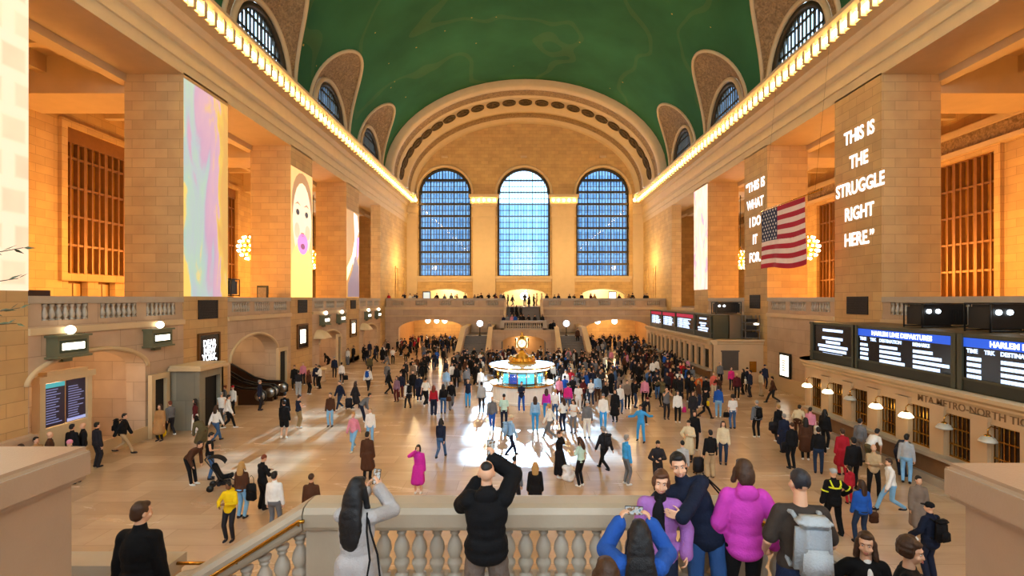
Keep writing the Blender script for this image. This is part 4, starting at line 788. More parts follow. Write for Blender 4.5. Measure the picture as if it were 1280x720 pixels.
# ---- ticket booths on the south side
BX = 14.3
def ticket_booth(name, lab, y0, y1, wins, lit, round_far=True):
    t = empty(name, lab, 'ticket booth', (BX, (y0 + y1) / 2, 0)); oy = (y0 + y1) / 2; w = W - BX
    L = [('jamb', a) for a in wins]
    mb = MB(); hs = [(y - oy, 0.5, 1.12, 2.62, 0.0) for y in wins]
    mb.wall('x', 0, 0.35, y0 - oy, y1 - oy, 0, 3.15, hs); mb.box(0.1, w, y0 - oy, y0 - oy + 0.35, 0, 3.15)
    if round_far:
        pts = [(w, 0)] + [(2.2 - 2.2 * cos(pi / 2 * k / 8), 2.0 * sin(pi / 2 * k / 8)) for k in range(9)][::-1]
        pr = [(2.2 - 2.2 * cos(pi / 2 * k / 8), y1 - oy + 2.0 * sin(pi / 2 * k / 8)) for k in range(9)]
        mb.grid([[(a, b_, 0) for a, b_ in pr + [(w, y1 - oy + 2.0)]], [(a, b_, 3.15) for a, b_ in pr + [(w, y1 - oy + 2.0)]]], smooth=False)
    mb.build('front', S_BOOTH, t)
    mb = MB(); yf = y1 - oy + (0.05 if not round_far else 0)
    crn = [(0.3, 3.05), (-0.02, 3.05), (-0.1, 3.15), (-0.1, 3.22), (-0.24, 3.32), (-0.26, 3.45), (0.3, 3.45)]
    mb.extrude([(a, b_) for a, b_ in crn], (0, y0 - oy - 0.25, 0), (0, yf, 0), (1, 0, 0), closed=True)
    mb.extrude([(a, b_) for a, b_ in crn], (-0.25, y0 - oy, 0), (w, y0 - oy, 0), (0, 1, 0), closed=True)
    mb.box(0, w, y0 - oy, yf, 3.3, 3.42)
    if round_far:
        for k in range(8):
            a0, a1 = pi / 2 * k / 8, pi / 2 * (k + 1) / 8
            for (ra, za), (rb, zb_) in zip(crn[1:-1], crn[2:]):
                q = lambda r, a, z: (2.2 - (2.2 - r) * cos(a), yf + (2.0 - r) * sin(a), z)
                mb.quad(q(ra, a0, za), q(ra, a1, za), q(rb, a1, zb_), q(rb, a0, zb_))
            mb.add([(2.2 - 2.45 * cos(a0), yf + 2.25 * sin(a0), 3.45), (2.2 - 2.45 * cos(a1), yf + 2.25 * sin(a1), 3.45), (2.2, yf, 3.45)], [(0, 1, 2)])
        mb.box(2.2, w, yf, yf + 2.2, 3.3, 3.45)
    mb.build('cornice', S_TRIM, t)
    mb = MB(); mb.box(-0.42, 0, y0 - oy, y1 - oy, 1.0, 1.12); mb.box(-0.3, 0, y0 - oy, y1 - oy, 0, 0.3); mb.build('counter_shelf', S_RAIL, t)
    mb = MB(); mb.box(-0.12, 0, y0 - oy, y1 - oy, 0.3, 1.0); mb.build('counter_panel', mat('booth_panel', '7d5a38', 0.5, 0, 0.2), t)
    for a, b_ in zip(wins, wins[1:]):
        mb = MB(); m_ = (a + b_) / 2 - oy; mb.box(-0.1, 0, m_ - 0.3, m_ + 0.3, 1.12, 2.85); mb.box(-0.14, 0, m_ - 0.36, m_ + 0.36, 2.7, 2.85); mb.build('pilaster', S_BOOTH, t)
    for i, y in enumerate(wins):
        mb = MB(); c = y - oy
        for k in range(7): yy = c - 0.5 + k / 6; mb.box(0.1, 0.14, yy - 0.018, yy + 0.018, 1.12, 2.62)
        for z in (1.12, 1.55, 2.1, 2.58): mb.box(0.09, 0.15, c - 0.5, c + 0.5, z, z + 0.05)
        wo = mb.build('window_grille', BRASS if round_far else BRONZE, t)
        mb = MB(); mb.box(0.34, 0.4, c - 0.6, c + 0.6, 1.0, 2.7); mb.build('window_interior', mat('booth_inside', '3b2213', 0.6, 0, 0.5, 6) if round_far else DARK, wo)
    return t
S_BOOTH = mat('booth_marble', 'c7a67e', 0.5, 0, 0.12, 1.5)
W1 = [25.0, 23.37, 21.74, 20.1, 18.5, 16.87, 15.24, 13.6, 12.0, 10.4, 8.8]
tb = ticket_booth('ticket_booth', 'near stone ticket booth with grilled windows, right of the hall', 7.6, 25.6, W1, {})
lettering('MTA METRO-NORTH TICKETS', 0.36, frame_mat((-0.012, 16.2 - 16.6, 2.92), (0, -1, 0), (0, 0, 1)), mat('carved_letter_shade', '7a5c3a', 0.7), tb, 'lettering', bold=0.004)
W2 = [39.9 + 1.48 * k for k in range(13)]
tb2 = ticket_booth('ticket_booth', 'far stone ticket booth with a long row of dark windows', 38.7, 59.0, W2, {}, False)
mb = MB(); oy = (38.7 + 59) / 2; y = 38.7 - oy - 0.03; mb.box(0.75, 2.05, y, y + 0.05, 1.05, 2.5); mb.box(0.68, 2.12, y - 0.02, y + 0.04, 2.5, 2.6); mb.build('notice_panel', mat('slate_panel', '4f463f', 0.5), tb2)
mb = MB(); mb.box(2.9, 3.45, y, y + 0.05, 0.9, 1.75); mb.build('gilt_frame', BRASS, tb2)
def counter_lamp(y, on, lab):
    t = empty('counter_lamp', lab, 'lamp', (BX - 0.32, y, 2.2)); mb = MB(); mb.tube([(0.32, 0, 0.35), (0.1, 0, 0.42), (0, 0, 0.32), (0, 0, 0.16)], 0.02, 6); mb.lathe([(0.04, 0.18), (0.1, 0.14), (0.1, 0.1)], n=10); mb.build('bracket', BRASS, t)
    mb = MB(); mb.lathe([(0.07, 0.14), (0.17, 0.08), (0.24, -0.02), (0.24, -0.06), (0.16, -0.09), (0, -0.1)], n=18); mb.build('shade', emit('opal_shade_lit', 'fff0c4', 3.2) if on else mat('opal_shade_off', 'b9b2a4', 0.3), t)
for y, on, o_ in ((25.3, 1, 'first'), (23.6, 1, 'second'), (22.0, 0, 'third'), (20.4, 1, 'fourth'), (18.8, 1, 'fifth'), (17.1, 0, 'sixth'), (15.5, 0, 'seventh')):
    counter_lamp(y, on, '%s glass lamp over the ticket counter, %s from the far end' % ('glowing' if on else 'unlit', o_))
for k, o_ in ((2, 'first'), (6, 'second'), (10, 'third')):
    pass
# ---- departure boards on the booths
def board(lab, x, y0, y1, z0, z1, panels, side=True):
    t = empty('departure_board', lab, 'departure board', (x, (y0 + y1) / 2, z0)); oy = (y0 + y1) / 2; H = z1 - z0; GF = mat('board_frame', '4e4d3c', 0.45, 0.5)
    mb = MB(); mb.box(0, 1.1, y0 - oy, y1 - oy, 0, H - 0.05); mb.build('case', mat('board_case', '2a2a24', 0.5, 0.3), t)
    mb = MB(); mb.box(-0.1, 0, y0 - oy, y1 - oy, 0, 0.42); mb.build('base_grille', mat('board_base', '35352b', 0.5, 0.4), t)
    mb = MB(); mb.box(-0.1, 1.15, y0 - oy - 0.05, y1 - oy + 0.05, H - 0.12, H); mb.box(-0.12, 0, y0 - oy, y1 - oy, 0.38, 0.46)
    for a, b_, *_ in panels:
        for yy in (a, b_): mb.box(-0.14, 0.02, yy - oy - 0.12, yy - oy + 0.12, 0, H)
    if side: mb.box(-0.05, 1.15, y0 - oy - 0.08, y0 - oy, 0, H)
    mb.build('frame', GF, t)
    for a, b_, hdr, cols, title in panels:
        mb = MB(); mb.box(-0.06, -0.02, a - oy + .12, b_ - oy - .12, 0.46, H - 0.14); s0 = mb.build('display', SCREEN_BLK, t); yc, w = (a + b_) / 2 - oy, (b_ - a) - 0.3
        if hdr: mb = MB(); mb.box(-0.075, -0.06, a - oy + .12, b_ - oy - .12, H - 0.45, H - 0.14); mb.build('header', hdr, s0)
        if title: lettering(title, 0.26 if hdr is SCREEN_BLUE else 0.3, frame_mat((-0.085, yc - (0 if hdr is SCREEN_BLUE else 0), H - 0.3), (0, -1, 0), (0, 0, 1)), WHITE_TXT, s0, 'title', bold=0.008, sx=1.0)
        if cols == 'trains':
            far = yc + w / 2
            for s_, dy in (('TIME', 0.1), ('TRK', 0.75), ('DESTINATION', 1.3), ('REMARKS', 3.1)): lettering(s_, 0.19, frame_mat((-0.085, far - dy, H - 0.58), (0, -1, 0), (0, 0, 1)), SCREEN_TXT, s0, 'column_heading', align='LEFT', bold=0.008)
            mb = MB()
            for k in range(6):
                z = H - 0.84 - 0.2 * k
                for dy, L in ((0.1, 0.45), (1.3, R.choice((0.95, 1.1, 1.3))), (3.1, R.choice((0.9, 1.25, 1.6)))):
                    yy = far - dy
                    while yy > far - dy - L:      # rows of small blurred characters
                        cw = R.uniform(0.07, 0.1); mb.box(-0.075, -0.06, yy - cw, yy, z - 0.06, z + 0.06); yy -= cw + 0.022
            mb.box(-0.0605, -0.0595, a - oy + .2, b_ - oy - .2, 0.5, H - 0.3, 1); mb.build('text_rows', [SCREEN_TXT, SCREEN_BLK], s0)
        elif cols == 'centred':
            mb = MB()
            for k, L in enumerate((1.5, 1.6, 1.0, 2.3, 2.1, 1.5)):
                L = min(L, w * 0.8); z = H - 0.32 - (0.24 if k else 0.05) - 0.2 * k; yy = yc + L / 2
                while yy > yc - L / 2: cw = R.uniform(0.07, 0.1); mb.box(-0.075, -0.06, yy - cw, yy, z - 0.065, z + 0.065); yy -= cw + 0.022
            mb.box(-0.0605, -0.0595, a - oy + .2, b_ - oy - .2, 0.5, H - 0.3, 1); mb.build('text_rows', [SCREEN_TXT, SCREEN_BLK], s0)
        elif cols == 'arrivals':
            mb = MB(); far = yc + w / 2
            for k in range(9):
                z = H - 0.6 - 0.13 * k
                for dy, L in ((0.3, 0.2), (0.75, 1.0), (2.0, R.uniform(0.9, 2.0))):
                    yy = far - dy
                    while yy > far - dy - L and yy > yc - w / 2 + .1: cw = R.uniform(0.1, 0.16); mb.box(-0.075, -0.06, yy - cw, yy, z - 0.045, z + 0.045); yy -= cw + 0.03
            mb.box(-0.0605, -0.0595, a - oy + .2, b_ - oy - .2, 0.5, H - 0.3, 1); mb.build('text_rows', [SCREEN_TXT, SCREEN_BLK], s0)
board('near black departure board with blue HARLEM LINE headings, on the ticket booth', 14.75, 9.0, 26.2, 3.45, 5.42, [(22.75, 26.0, None, 'centred', None), (17.45, 22.6, SCREEN_BLUE, 'trains', 'HARLEM LINE DEPARTURES'), (11.9, 17.25, SCREEN_BLUE, 'trains', 'HARLEM LINE DEPARTURES')])
board('far black departure board with red headings, on the far ticket booth', 14.75, 39.6, 58.6, 3.45, 5.35, [(39.9, 43.6, None, 'centred', None), (43.8, 48.9, SCREEN_RED, 'arrivals', None), (49.0, 53.7, SCREEN_RED, 'arrivals', None), (53.8, 58.4, SCREEN_RED, 'arrivals', None)])
# ---- projectors on the balconies
def projector(x, y, z, rz, lab, s=1.0):
    t = empty('projector', lab, 'projector', (x, y, z), rz); t.scale = (s, s, s); mb = MB(); mb.box(-0.95, 0.95, -0.42, 0.42, 0.12, 0.86); mb.box(-0.85, 0.85, -0.38, 0.38, 0.86, 0.95)
    for k in range(7): mb.box(0.2 + 0.1 * k, 0.24 + 0.1 * k, -0.44, -0.42, 0.2, 0.75)
    mb.build('housing', BLACK, t)
    mb = MB(); 
    for xx in (-1.05, 1.05): mb.tube([(xx, -0.45, 0), (xx, -0.45, 0.98), (xx, 0.45, 0.98), (xx, 0.45, 0)], 0.03, 6)
    for yy in (-0.45, 0.45): mb.tube([(-1.05, yy, 0.06), (1.05, yy, 0.06)], 0.03, 6); mb.tube([(-1.05, yy, 0.98), (1.05, yy, 0.98)], 0.03, 6)
    mb.build('cage', BLACK, t)
    for xx in (-0.75, -0.35): mb = MB(); mb.lathe([(0, 0), (0.09, 0), (0.09, 0.06), (0, 0.06)], n=12, M=Matrix.Translation((xx, -0.42, 0.68)) @ Matrix.Rotation(pi / 2, 4, 'X')); mb.build('lens', emit('projector_lens', 'e6f4ff', 5.0), t)
mb = MB(); mb.box(16.0, 17.6, 12.0, 25.6, 3.45, 5.35); mb.box(15.9, 17.7, 12, 25.6, 5.35, 5.42); tag(mb.build('equipment_platform', mat('platform_grey', '6a5a44', 0.6)), 'grey equipment platform behind the near departure board', 'platform')
projector(16.9, 20.9, 5.42, 0.06, 'black caged projector with two glowing lenses, first on the near platform'); projector(16.9, 17.9, 5.42, 0.06, 'black caged projector with two glowing lenses, beside the white rail, near platform', 1.05)
t = empty('pipe_rail', 'pale metal pipe rail in front of the second projector, near board', 'rail', (16.3, 16.5, 5.42)); mb = MB(); mb.tube([(-0.3, -0.3, 0), (-0.3, -0.3, 0.75), (1.2, -0.3, 0.75), (1.2, -0.3, 0)], 0.035, 8); mb.build('pipe', STEEL, t); mb = MB(); mb.box(-0.5, 1.3, -0.4, -0.2, 0, 0.05); mb.build('base_bar', STEEL, t)
mb = MB(); mb.box(16.0, 17.8, 39.5, 42.5, 3.45, 5.3); tag(mb.build('equipment_platform', mat('platform_grey', '6a5a44', 0.6)), 'grey equipment platform behind the far departure board', 'platform')
projector(16.6, 41.6, 5.36, 0.0, 'black caged projector on the far ticket booth')
projector(-19.6, 30.9, 6.75 + 0.02, 0.05, 'wide black caged projector on the left balcony beside the pastel projection', 1.1)
mb = MB(); mb.box(-20.9, -18.9, 30.3, 31.5, ZB, 6.75); tag(mb.build('equipment_case', BLACK), 'black flight case under the left balcony projector', 'case')
mb = MB(); mb.box(-20.0, -19.2, 36.4, 36.5, 6.3, 7.6); mb.box(-19.9, -19.3, 36.35, 36.4, 6.45, 7.45, 1); mb.box(-19.7, -19.5, 36.4, 36.6, ZB, 6.3); tag(mb.build('poster_stand', [BLACK, mat('poster_grey', '7a6a5a', 0.6, 0, 0.5, 8)]), 'small black framed poster stand on the left balcony', 'poster')
# rack of equipment at the end of the far booth
t = empty('equipment_rack', 'open black equipment rack with lights, end of the far ticket booth', 'rack', (16.9, 38.72, 3.45)); mb = MB()
for xx in (0, 1.1):
    for yy in (0, 0.6): mb.box(xx - .03, xx + .03, yy - .03, yy + .03, 0, 1.9)
for z in (0.1, 0.7, 1.3): mb.box(0, 1.1, 0, 0.6, z, z + 0.05)
mb.build('frame', STEEL, t); mb = MB(); mb.box(0.1, 1.0, 0.05, 0.55, 0.15, 0.55); mb.box(0.15, 0.9, 0.05, 0.55, 0.75, 1.1); mb.box(0.2, 1.0, 0.1, 0.5, 1.35, 1.6); mb.build('electronics', BLACK, t)
mb = MB(); mb.lathe([(0, 0), (0.16, 0), (0.2, 0.1), (0, 0.14)], 0.85, 0.0, 12); mb.build('work_light', WHITE_LIT, t, M=Matrix.Translation((0, 0, 1.15)))
# ---- lit poster between the booths
t = empty('lit_poster', 'tall white lit poster in dark frame beyond the near ticket booth', 'poster', (W - 0.06, 35.3, 1.0)); mb = MB(); mb.box(-0.12, 0, -0.72, 0.72, 0, 1.75); mb.build('frame', BLACK, t); mb = MB(); mb.box(-0.14, -0.12, -0.55, 0.55, 0.15, 1.6); q = mb.build('lit_sheet', emit('poster_lit', 'fff6e0', 2.2), t)
mb = MB()
for k in range(5): mb.box(-0.15, -0.14, -0.2, 0.2, 0.5 + 0.17 * k, 0.58 + 0.17 * k)
mb.build('print', mat('poster_print', 'a9b39a', 0.6), q)
# ---- flag
FX, FY0, FY1, FZ1, FH = 16.4, 29.7, 35.1, 12.75, 4.0
t = empty('flag', 'hanging red and white striped flag with starred blue canton, right side', 'flag', (FX, FY0, FZ1))
def fpt(u, v):   # u along the length from the hall's far end, v down
    y = (FY1 - FY0) * (1 - u); sag = 0.1 * sin(u * 9) * v + 0.06 * sin(u * 17 + v * 4) * v
    return Vector((sag, y, -FH * v * (1 - 0.03 * sin(u * 6)) - 0.12 * sin(pi * u) * v))
mb = MB(); nu = 48
for s_ in range(13):
    v0, v1 = s_ / 13, (s_ + 1) / 13; u0 = 0.4 if s_ < 7 else 0.0
    rows = [[fpt(u0 + (1 - u0) * k / nu, v0 + (v1 - v0) * j / 2) for k in range(nu + 1)] for j in range(3)]; mb.grid(rows, 0 if s_ % 2 == 0 else 1)
mb.grid([[fpt(0.4 * k / 16, 7 / 13 * j / 10) for k in range(17)] for j in range(11)], 2)
cloth = mb.build('cloth', [mat('flag_red', 'b01836', 0.8), mat('flag_white', 'f0dcd6', 0.8), mat('flag_blue', '1d2a52', 0.8)], t)
mb = MB()
for j in range(9):
    for k in range(6 if j % 2 == 0 else 5):
        c = fpt(0.4 * (k + (0.5 if j % 2 == 0 else 1.0)) / 6, 7 / 13 * (j + 0.5) / 9); pts = []
        for q in range(10): rr = 0.12 if q % 2 == 0 else 0.05; a = pi / 2 + q * pi / 5; pts.append(c + Vector((0, rr * cos(a), rr * sin(a))))
        for o_ in (-0.012, 0.012): mb.add([p + Vector((o_, 0, 0)) for p in pts], [tuple(range(10))])
mb.build('star', mat('flag_star_white', 'e6e6ea', 0.8), cloth, recalc=False)
mb = MB(); mb.tube([(0, -1.6, 0.06), (0, FY1 - FY0 + 0.2, 0.06)], 0.035, 8); mb.ball((0, -1.65, 0.06), 0.08); mb.build('pole', BRASS, t)

for yy in (-1.0, 5.0): mb = MB(); mb.tube([(0.9, yy, 9.3), (0, yy, 0.1)], 0.006, 4); mb.build('hanging_wire', BLACK, t)
# ---- plant leaning in from the left
t = empty('olive_tree', 'slender potted tree whose narrow leaves reach in at the left edge', 'plant', (-4.45, 2.55, 5.6)); mb = MB(); mb.lathe([(0.16, 0), (0.2, 0.25), (0.22, 0.28), (0.19, 0.28), (0.18, 0.24), (0, 0.24)], n=20); mb.build('pot', mat('terracotta', '7d4a2e', 0.8), t)
mb = MB(); lf = MB(); RR = random.Random(3)
mb.tube([(0, 0, 0.24), (0.02, 0.02, 0.7), (0.0, 0, 1.3)], [0.025, 0.02, 0.012], 8)
br = [((0.02, 0.02, 0.82), (0.96, 0.30, 1.12)), ((0.02, 0.02, 0.95), (0.95, 0.34, 1.30)), ((0.02, 0.02, 0.7), (0.93, 0.32, 0.86)), ((0.02, 0.02, 0.66), (0.97, 0.30, 0.95)), ((0, 0, 1.1), (-0.5, 0.1, 1.4)), ((0, 0, 1.0), (-0.3, -0.3, 1.2)), ((0, 0, 1.2), (0.2, -0.3, 1.6))]
for a, b_ in br:
    a, b_ = Vector(a), Vector(b_); mid = a.lerp(b_, 0.5) + Vector((0, 0, 0.05)); mb.tube([a, mid, b_], [0.008, 0.006, 0.002], 5)
    for k in range(16):
        f = 0.3 + 0.7 * k / 15; p = a.lerp(b_, f) + Vector((0, 0, 0.05 * sin(pi * f))); d = ((b_ - a).normalized() + Vector((RR.uniform(-.8, .8), RR.uniform(-.8, .8), RR.uniform(-.9, .7)))).normalized(); L = RR.uniform(0.05, 0.085); n_ = d.cross(Vector((RR.random(), RR.random(), RR.random()))).normalized(); wv = d.cross(n_) * 0.0085
        lf.add([p, p + d * L * .35 + wv, p + d * L, p + d * L * .35 - wv, p + d * L * .4 + n_ * 0.003], [(0, 1, 4), (1, 2, 4), (2, 3, 4), (3, 0, 4)])
mb.build('stem', mat('bark', '4a3a28', 0.9), t); lf.build('foliage', mat('olive_leaf', '3c4a2a', 0.5, 0, 0.3, 20), t, recalc=False)
# dark cabinet edges on the left balcony
mb = MB(); mb.box(-20.6, -19.2, 18.2, 19.6, ZB, 6.95); tag(mb.build('cabinet', mat('maroon_cabinet', '3d1c14', 0.6)), 'dark maroon cabinet on the left balcony beside the cream projection', 'cabinet')
# ================================================================ people: one remeshed body, clothes over it
SHOP, SCRAP = [], []
WORK = bpy.data.scenes.new('workbench')      # bodies are blended here so that the hall need not be re-evaluated
def cone(p0, p1, r0, r1=None, n=12): return ('c', Vector(p0), Vector(p1), r0, r0 if r1 is None else r1, n)
def elp(c, r, M=None, n=16): return ('e', Vector(c), tuple(r), M, n)
def prim_mesh(prims):
    vs, fs = [], []
    def addm(v, f): b = len(vs); vs.extend(v); fs.extend(tuple(i + b for i in q) for q in f)
    for p in prims:
        if p[0] == 'e':
            _, c, r, M, n = p; nv = n // 2 + 2; v = []
            for j in range(nv + 1):
                t = pi * j / nv
                for k in range(n):
                    a = 2 * pi * k / n; q = Vector((r[0] * sin(t) * cos(a), r[1] * sin(t) * sin(a), r[2] * cos(t))); v.append(c + (M @ q if M else q))
            addm(v, [(j * n + k, j * n + (k + 1) % n, (j + 1) * n + (k + 1) % n, (j + 1) * n + k) for j in range(nv) for k in range(n)])
        else:
            _, a, b, r0, r1, n = p; d = b - a; L = d.length; d = d / L if L > 1e-6 else Vector((0, 0, 1))
            u = d.orthogonal().normalized(); w_ = d.cross(u); rings = []
            for j in range(5): t = -pi / 2 + pi / 2 * j / 4; rings.append((a + d * (r0 * sin(t)), r0 * cos(t)))
            for j in range(5): t = pi / 2 * j / 4; rings.append((b + d * (r1 * sin(t)), r1 * cos(t)))
            v = [c + (u * cos(2 * pi * k / n) + w_ * sin(2 * pi * k / n)) * max(r, 1e-4) for c, r in rings for k in range(n)]
            addm(v, [(j * n + k, (j * n + (k + 1) % n), ((j + 1) * n + (k + 1) % n), (j + 1) * n + k) for j in range(len(rings) - 1) for k in range(n)])
    return vs, fs
def blend(name, prims, voxel, smooth=4, wrinkle=0.0, wfreq=6.0):
    """union of rounded solids -> one continuous skin"""
    vs, fs = prim_mesh(prims); me = bpy.data.meshes.new(name); me.from_pydata([tuple(v) for v in vs], [], fs); me.validate()
    if not SHOP:
        o = bpy.data.objects.new('workpiece', me); WORK.collection.objects.link(o); SHOP.append(o)
        o.modifiers.new('r', 'REMESH').mode = 'VOXEL'; o.modifiers.new('s', 'SMOOTH').factor = 0.5
    o = SHOP[0]; o.data = me; o.modifiers['r'].voxel_size = voxel; o.modifiers['s'].iterations = max(1, smooth); SCRAP.append(me)
    vl = WORK.view_layers[0]; vl.update(); out = bpy.data.meshes.new_from_object(o.evaluated_get(vl.depsgraph)); out.name = name
    if wrinkle:
        pairs = [(v.co.copy(), v.normal.copy()) for v in out.vertices]; flat_co = []
        for c, n_ in pairs:
            flat_co.extend(c + n_ * wrinkle * 0.75 * (noise.noise(Vector((c.x * wfreq, c.y * wfreq, c.z * wfreq * 1.7 + 3))) + 0.5 * noise.noise(Vector((c.x * wfreq * 2.3 + 7, c.y * wfreq * 2.3, c.z * wfreq * 2.0)))))
        out.vertices.foreach_set('co', flat_co)
    out.polygons.foreach_set('use_smooth', [True] * len(out.polygons)); out.update(); return out
def ik(a, b, l1, l2, hint):
    d = b - a; L = min(d.length, (l1 + l2) * 0.998); d.normalize(); b = a + d * L
    x = (l1 * l1 - l2 * l2 + L * L) / (2 * L); h = sqrt(max(0, l1 * l1 - x * x)); hv = Vector(hint); hv = hv - d * hv.dot(d); hv.normalize()
    return a + d * x + hv * h, b
def skel(lean=0.0, bend=0.0, crouch=0.0, hands=((-.25, .06, -.80), (.25, .06, -.80)), hint=((-.6, -1, -.2), (.6, -1, -.2)), feet=((-.1, .0), (.1, .0)), flift=(0, 0), head=(0, 0, 0), twist=0.0, side=0.0, build=1.0, kneehint=((-.15, 1, 0), (.15, 1, 0)), sit=0.0, armlen=1.0):
    """joints of a 1.75 m figure standing at the origin, looking along +Y; hands are given from the base of the neck"""
    J = {}; J['b'] = build
    P = Vector((0, -0.25 * lean - 0.1 * bend, 0.95 - crouch)); a = lean + bend
    up = Vector((sin(side), sin(lean), cos(lean) * cos(side))).normalized(); up2 = Vector((sin(side), sin(a), cos(a) * cos(side))).normalized()
    J['P'] = P; J['C'] = P + up * 0.28; J['N'] = J['C'] + up2 * 0.24; RX = Matrix.Rotation(twist, 3, 'Z') @ Matrix.Rotation(side, 3, 'Y') @ Matrix.Rotation(-a, 3, 'X'); J['RT'] = RX
    J['RP'] = Matrix.Rotation(-lean, 3, 'X')
    pt, yw, rl = head; RH = Matrix.Rotation(yw, 3, 'Z') @ Matrix.Rotation(rl, 3, 'Y') @ Matrix.Rotation(-(a * 0.5 + pt), 3, 'X'); J['RH'] = RH
    J['H'] = J['N'] + up2 * 0.07 + RH @ Vector((0, 0.015, 0.12))
    for i, s_ in enumerate((-1, 1)):
        S = J['N'] + RX @ Vector((s_ * 0.158 * (0.6 + 0.4 * build), 0, -0.065)); tgt = J['N'] + RX @ Vector(hands[i])
        E, Wr = ik(S, tgt, 0.29 * armlen, 0.26 * armlen, RX @ Vector(hint[i])); J['S%d' % i], J['E%d' % i], J['W%d' % i] = S, E, Wr
        Hp = P + Vector((s_ * 0.092, 0, -0.02)); ft = Vector((feet[i][0], feet[i][1], 0.085 + flift[i])); K, An = ik(Hp, ft, 0.44, 0.43, Vector(kneehint[i])); J['L%d' % i], J['K%d' % i], J['A%d' % i] = Hp, K, An
    return J
def hand_prims(J, i, detail, grip=0.5, dirn=None, palm=None, spread=0.3):
    s_ = -1 if i == 0 else 1; Wp = J['W%d' % i]; d = (Wp - J['E%d' % i]).normalized() if dirn is None else Vector(dirn).normalized()
    pn = Vector(palm) if palm else (Vector((-s_, 0.15, 0.0))); pn = (pn - d * pn.dot(d)).normalized(); sd = d.cross(pn)   # across the palm
    th = sd if sd.dot(Vector((0, 1, 0.3))) > 0 else -sd
    out = [cone(Wp - d * 0.02, Wp + d * 0.03, 0.027, 0.028)]
    if not detail:
        return out + [elp(Wp + d * 0.075, (0.04, 0.022, 0.07), Matrix((sd, pn, d)).transposed()), cone(Wp + d * 0.11, Wp + d * 0.15 + pn * 0.03, 0.022, 0.018), cone(Wp + d * 0.04 + th * 0.03, Wp + d * 0.09 + th * 0.05 + pn * 0.01, 0.013, 0.011)]
    for k in range(4):
        o_ = (k - 1.5) * 0.0215; out.append(cone(Wp + d * 0.02 + th * (-o_) * 0.6, Wp + d * 0.088 - th * o_, 0.014, 0.0125, 8))
    for k, L in enumerate((0.072, 0.082, 0.077, 0.058)):
        o_ = (k - 1.5) * 0.0225; b0 = Wp + d * 0.09 - th * o_; a1 = grip * 0.9; a2 = grip * 2.0; a3 = grip * 2.9; fan = -th * o_ * spread * 8
        d1 = (d * cos(a1) + pn * sin(a1) + fan * 0.3).normalized(); d2 = (d * cos(a2) + pn * sin(a2) + fan * 0.2).normalized(); d3 = d * cos(a3) + pn * sin(a3)
        b1 = b0 + d1 * L * .45; b2 = b1 + d2 * L * .32; b3 = b2 + d3 * L * .23; out += [cone(b0, b1, 0.0098, 0.009, 8), cone(b1, b2, 0.009, 0.0083, 8), cone(b2, b3, 0.0083, 0.0072, 8)]
    t0 = Wp + d * 0.028 + th * 0.026; t1 = t0 + (d * 0.55 + th * 0.75 + pn * 0.25).normalized() * 0.04; t2 = t1 + (d * 0.8 + th * 0.3 + pn * (0.3 + grip * 0.5)).normalized() * 0.032; t3 = t2 + (d * 0.8 + pn * (0.3 + grip * 0.6)).normalized() * 0.022
    return out + [cone(t0, t1, 0.0145, 0.011, 8), cone(t1, t2, 0.0108, 0.0098, 8), cone(t2, t3, 0.0097, 0.008, 8)]
def head_prims(J, detail=False, round_=1.0):
    H, M = J['H'], J['RH']; h = lambda x, y, z: H + M @ Vector((x, y, z)); q = [elp(h(0, -0.012, 0.025), (0.076 * round_, 0.094, 0.098), M, 20), elp(h(0, 0.028, -0.045), (0.058 * round_, 0.062, 0.072), M, 18), elp(h(0, 0.04, -0.085), (0.034, 0.036, 0.026), M),
        cone(J['N'] - M @ Vector((0, 0.0, 0.03)), h(0, -0.012, -0.07), 0.058, 0.052), elp(h(0, 0.088, -0.028), (0.012, 0.016, 0.024), M), elp(h(0, 0.101, -0.04), (0.015, 0.014, 0.011), M)]
    for s_ in (-1, 1): q += [elp(h(s_ * 0.078 * round_, -0.012, -0.012), (0.009, 0.02, 0.032), M), elp(h(s_ * 0.04, 0.06, -0.04), (0.026, 0.022, 0.024), M)]
    if detail:
        q += [elp(h(0, 0.074, 0.028), (0.056, 0.016, 0.013), M), cone(h(0, 0.086, 0.005), h(0, 0.104, -0.036), 0.0085, 0.011, 8), elp(h(0, 0.083, -0.068), (0.026, 0.012, 0.008), M), elp(h(0, 0.08, -0.078), (0.022, 0.012, 0.008), M)]
    return q
def leg(J, i, ra, rb, rc, ext=0.0):
    return [cone(J['L%d' % i], J['K%d' % i], ra, rb), cone(J['K%d' % i], J['A%d' % i] - Vector((0, 0, ext)), rb, rc)]
def torso(J, m=0.0, w=1.0, belly=0.0, chest=0.0):
    b = J['b'] * w; RT, RP = J['RT'], J['RP']; q = [elp(J['P'] + RP @ Vector((0, 0, 0.02)), (0.155 * b + m, 0.115 * b + m, 0.13 + m), RP), elp(J['P'].lerp(J['C'], 0.55), (0.13 * b + m, 0.1 * b + m + belly * 0.4, 0.16 + m), RP), elp(J['C'] + RT @ Vector((0, 0.0, 0.03)), (0.148 * b + m, 0.11 * b + m, 0.20 + m), RT), cone(J['S0'], J['S1'], 0.05 + m * .8, 0.05 + m * .8), elp(J['N'] + RT @ Vector((0, -0.01, -0.05)), (0.12 * b + m * .6, 0.075 + m * .6, 0.05 + m * .5), RT)]
    if belly: q.append(elp(J['P'] + RP @ Vector((0, 0.05 + belly * 0.5, 0.12)), (0.14 * b, 0.09 + belly * 0.6, 0.13), RP))
    if chest: q += [elp(J['C'] + RT @ Vector((s_ * 0.075, 0.085 + m, 0.04)), (0.07, 0.05 + chest, 0.065), RT) for s_ in (-1, 1)]
    return q
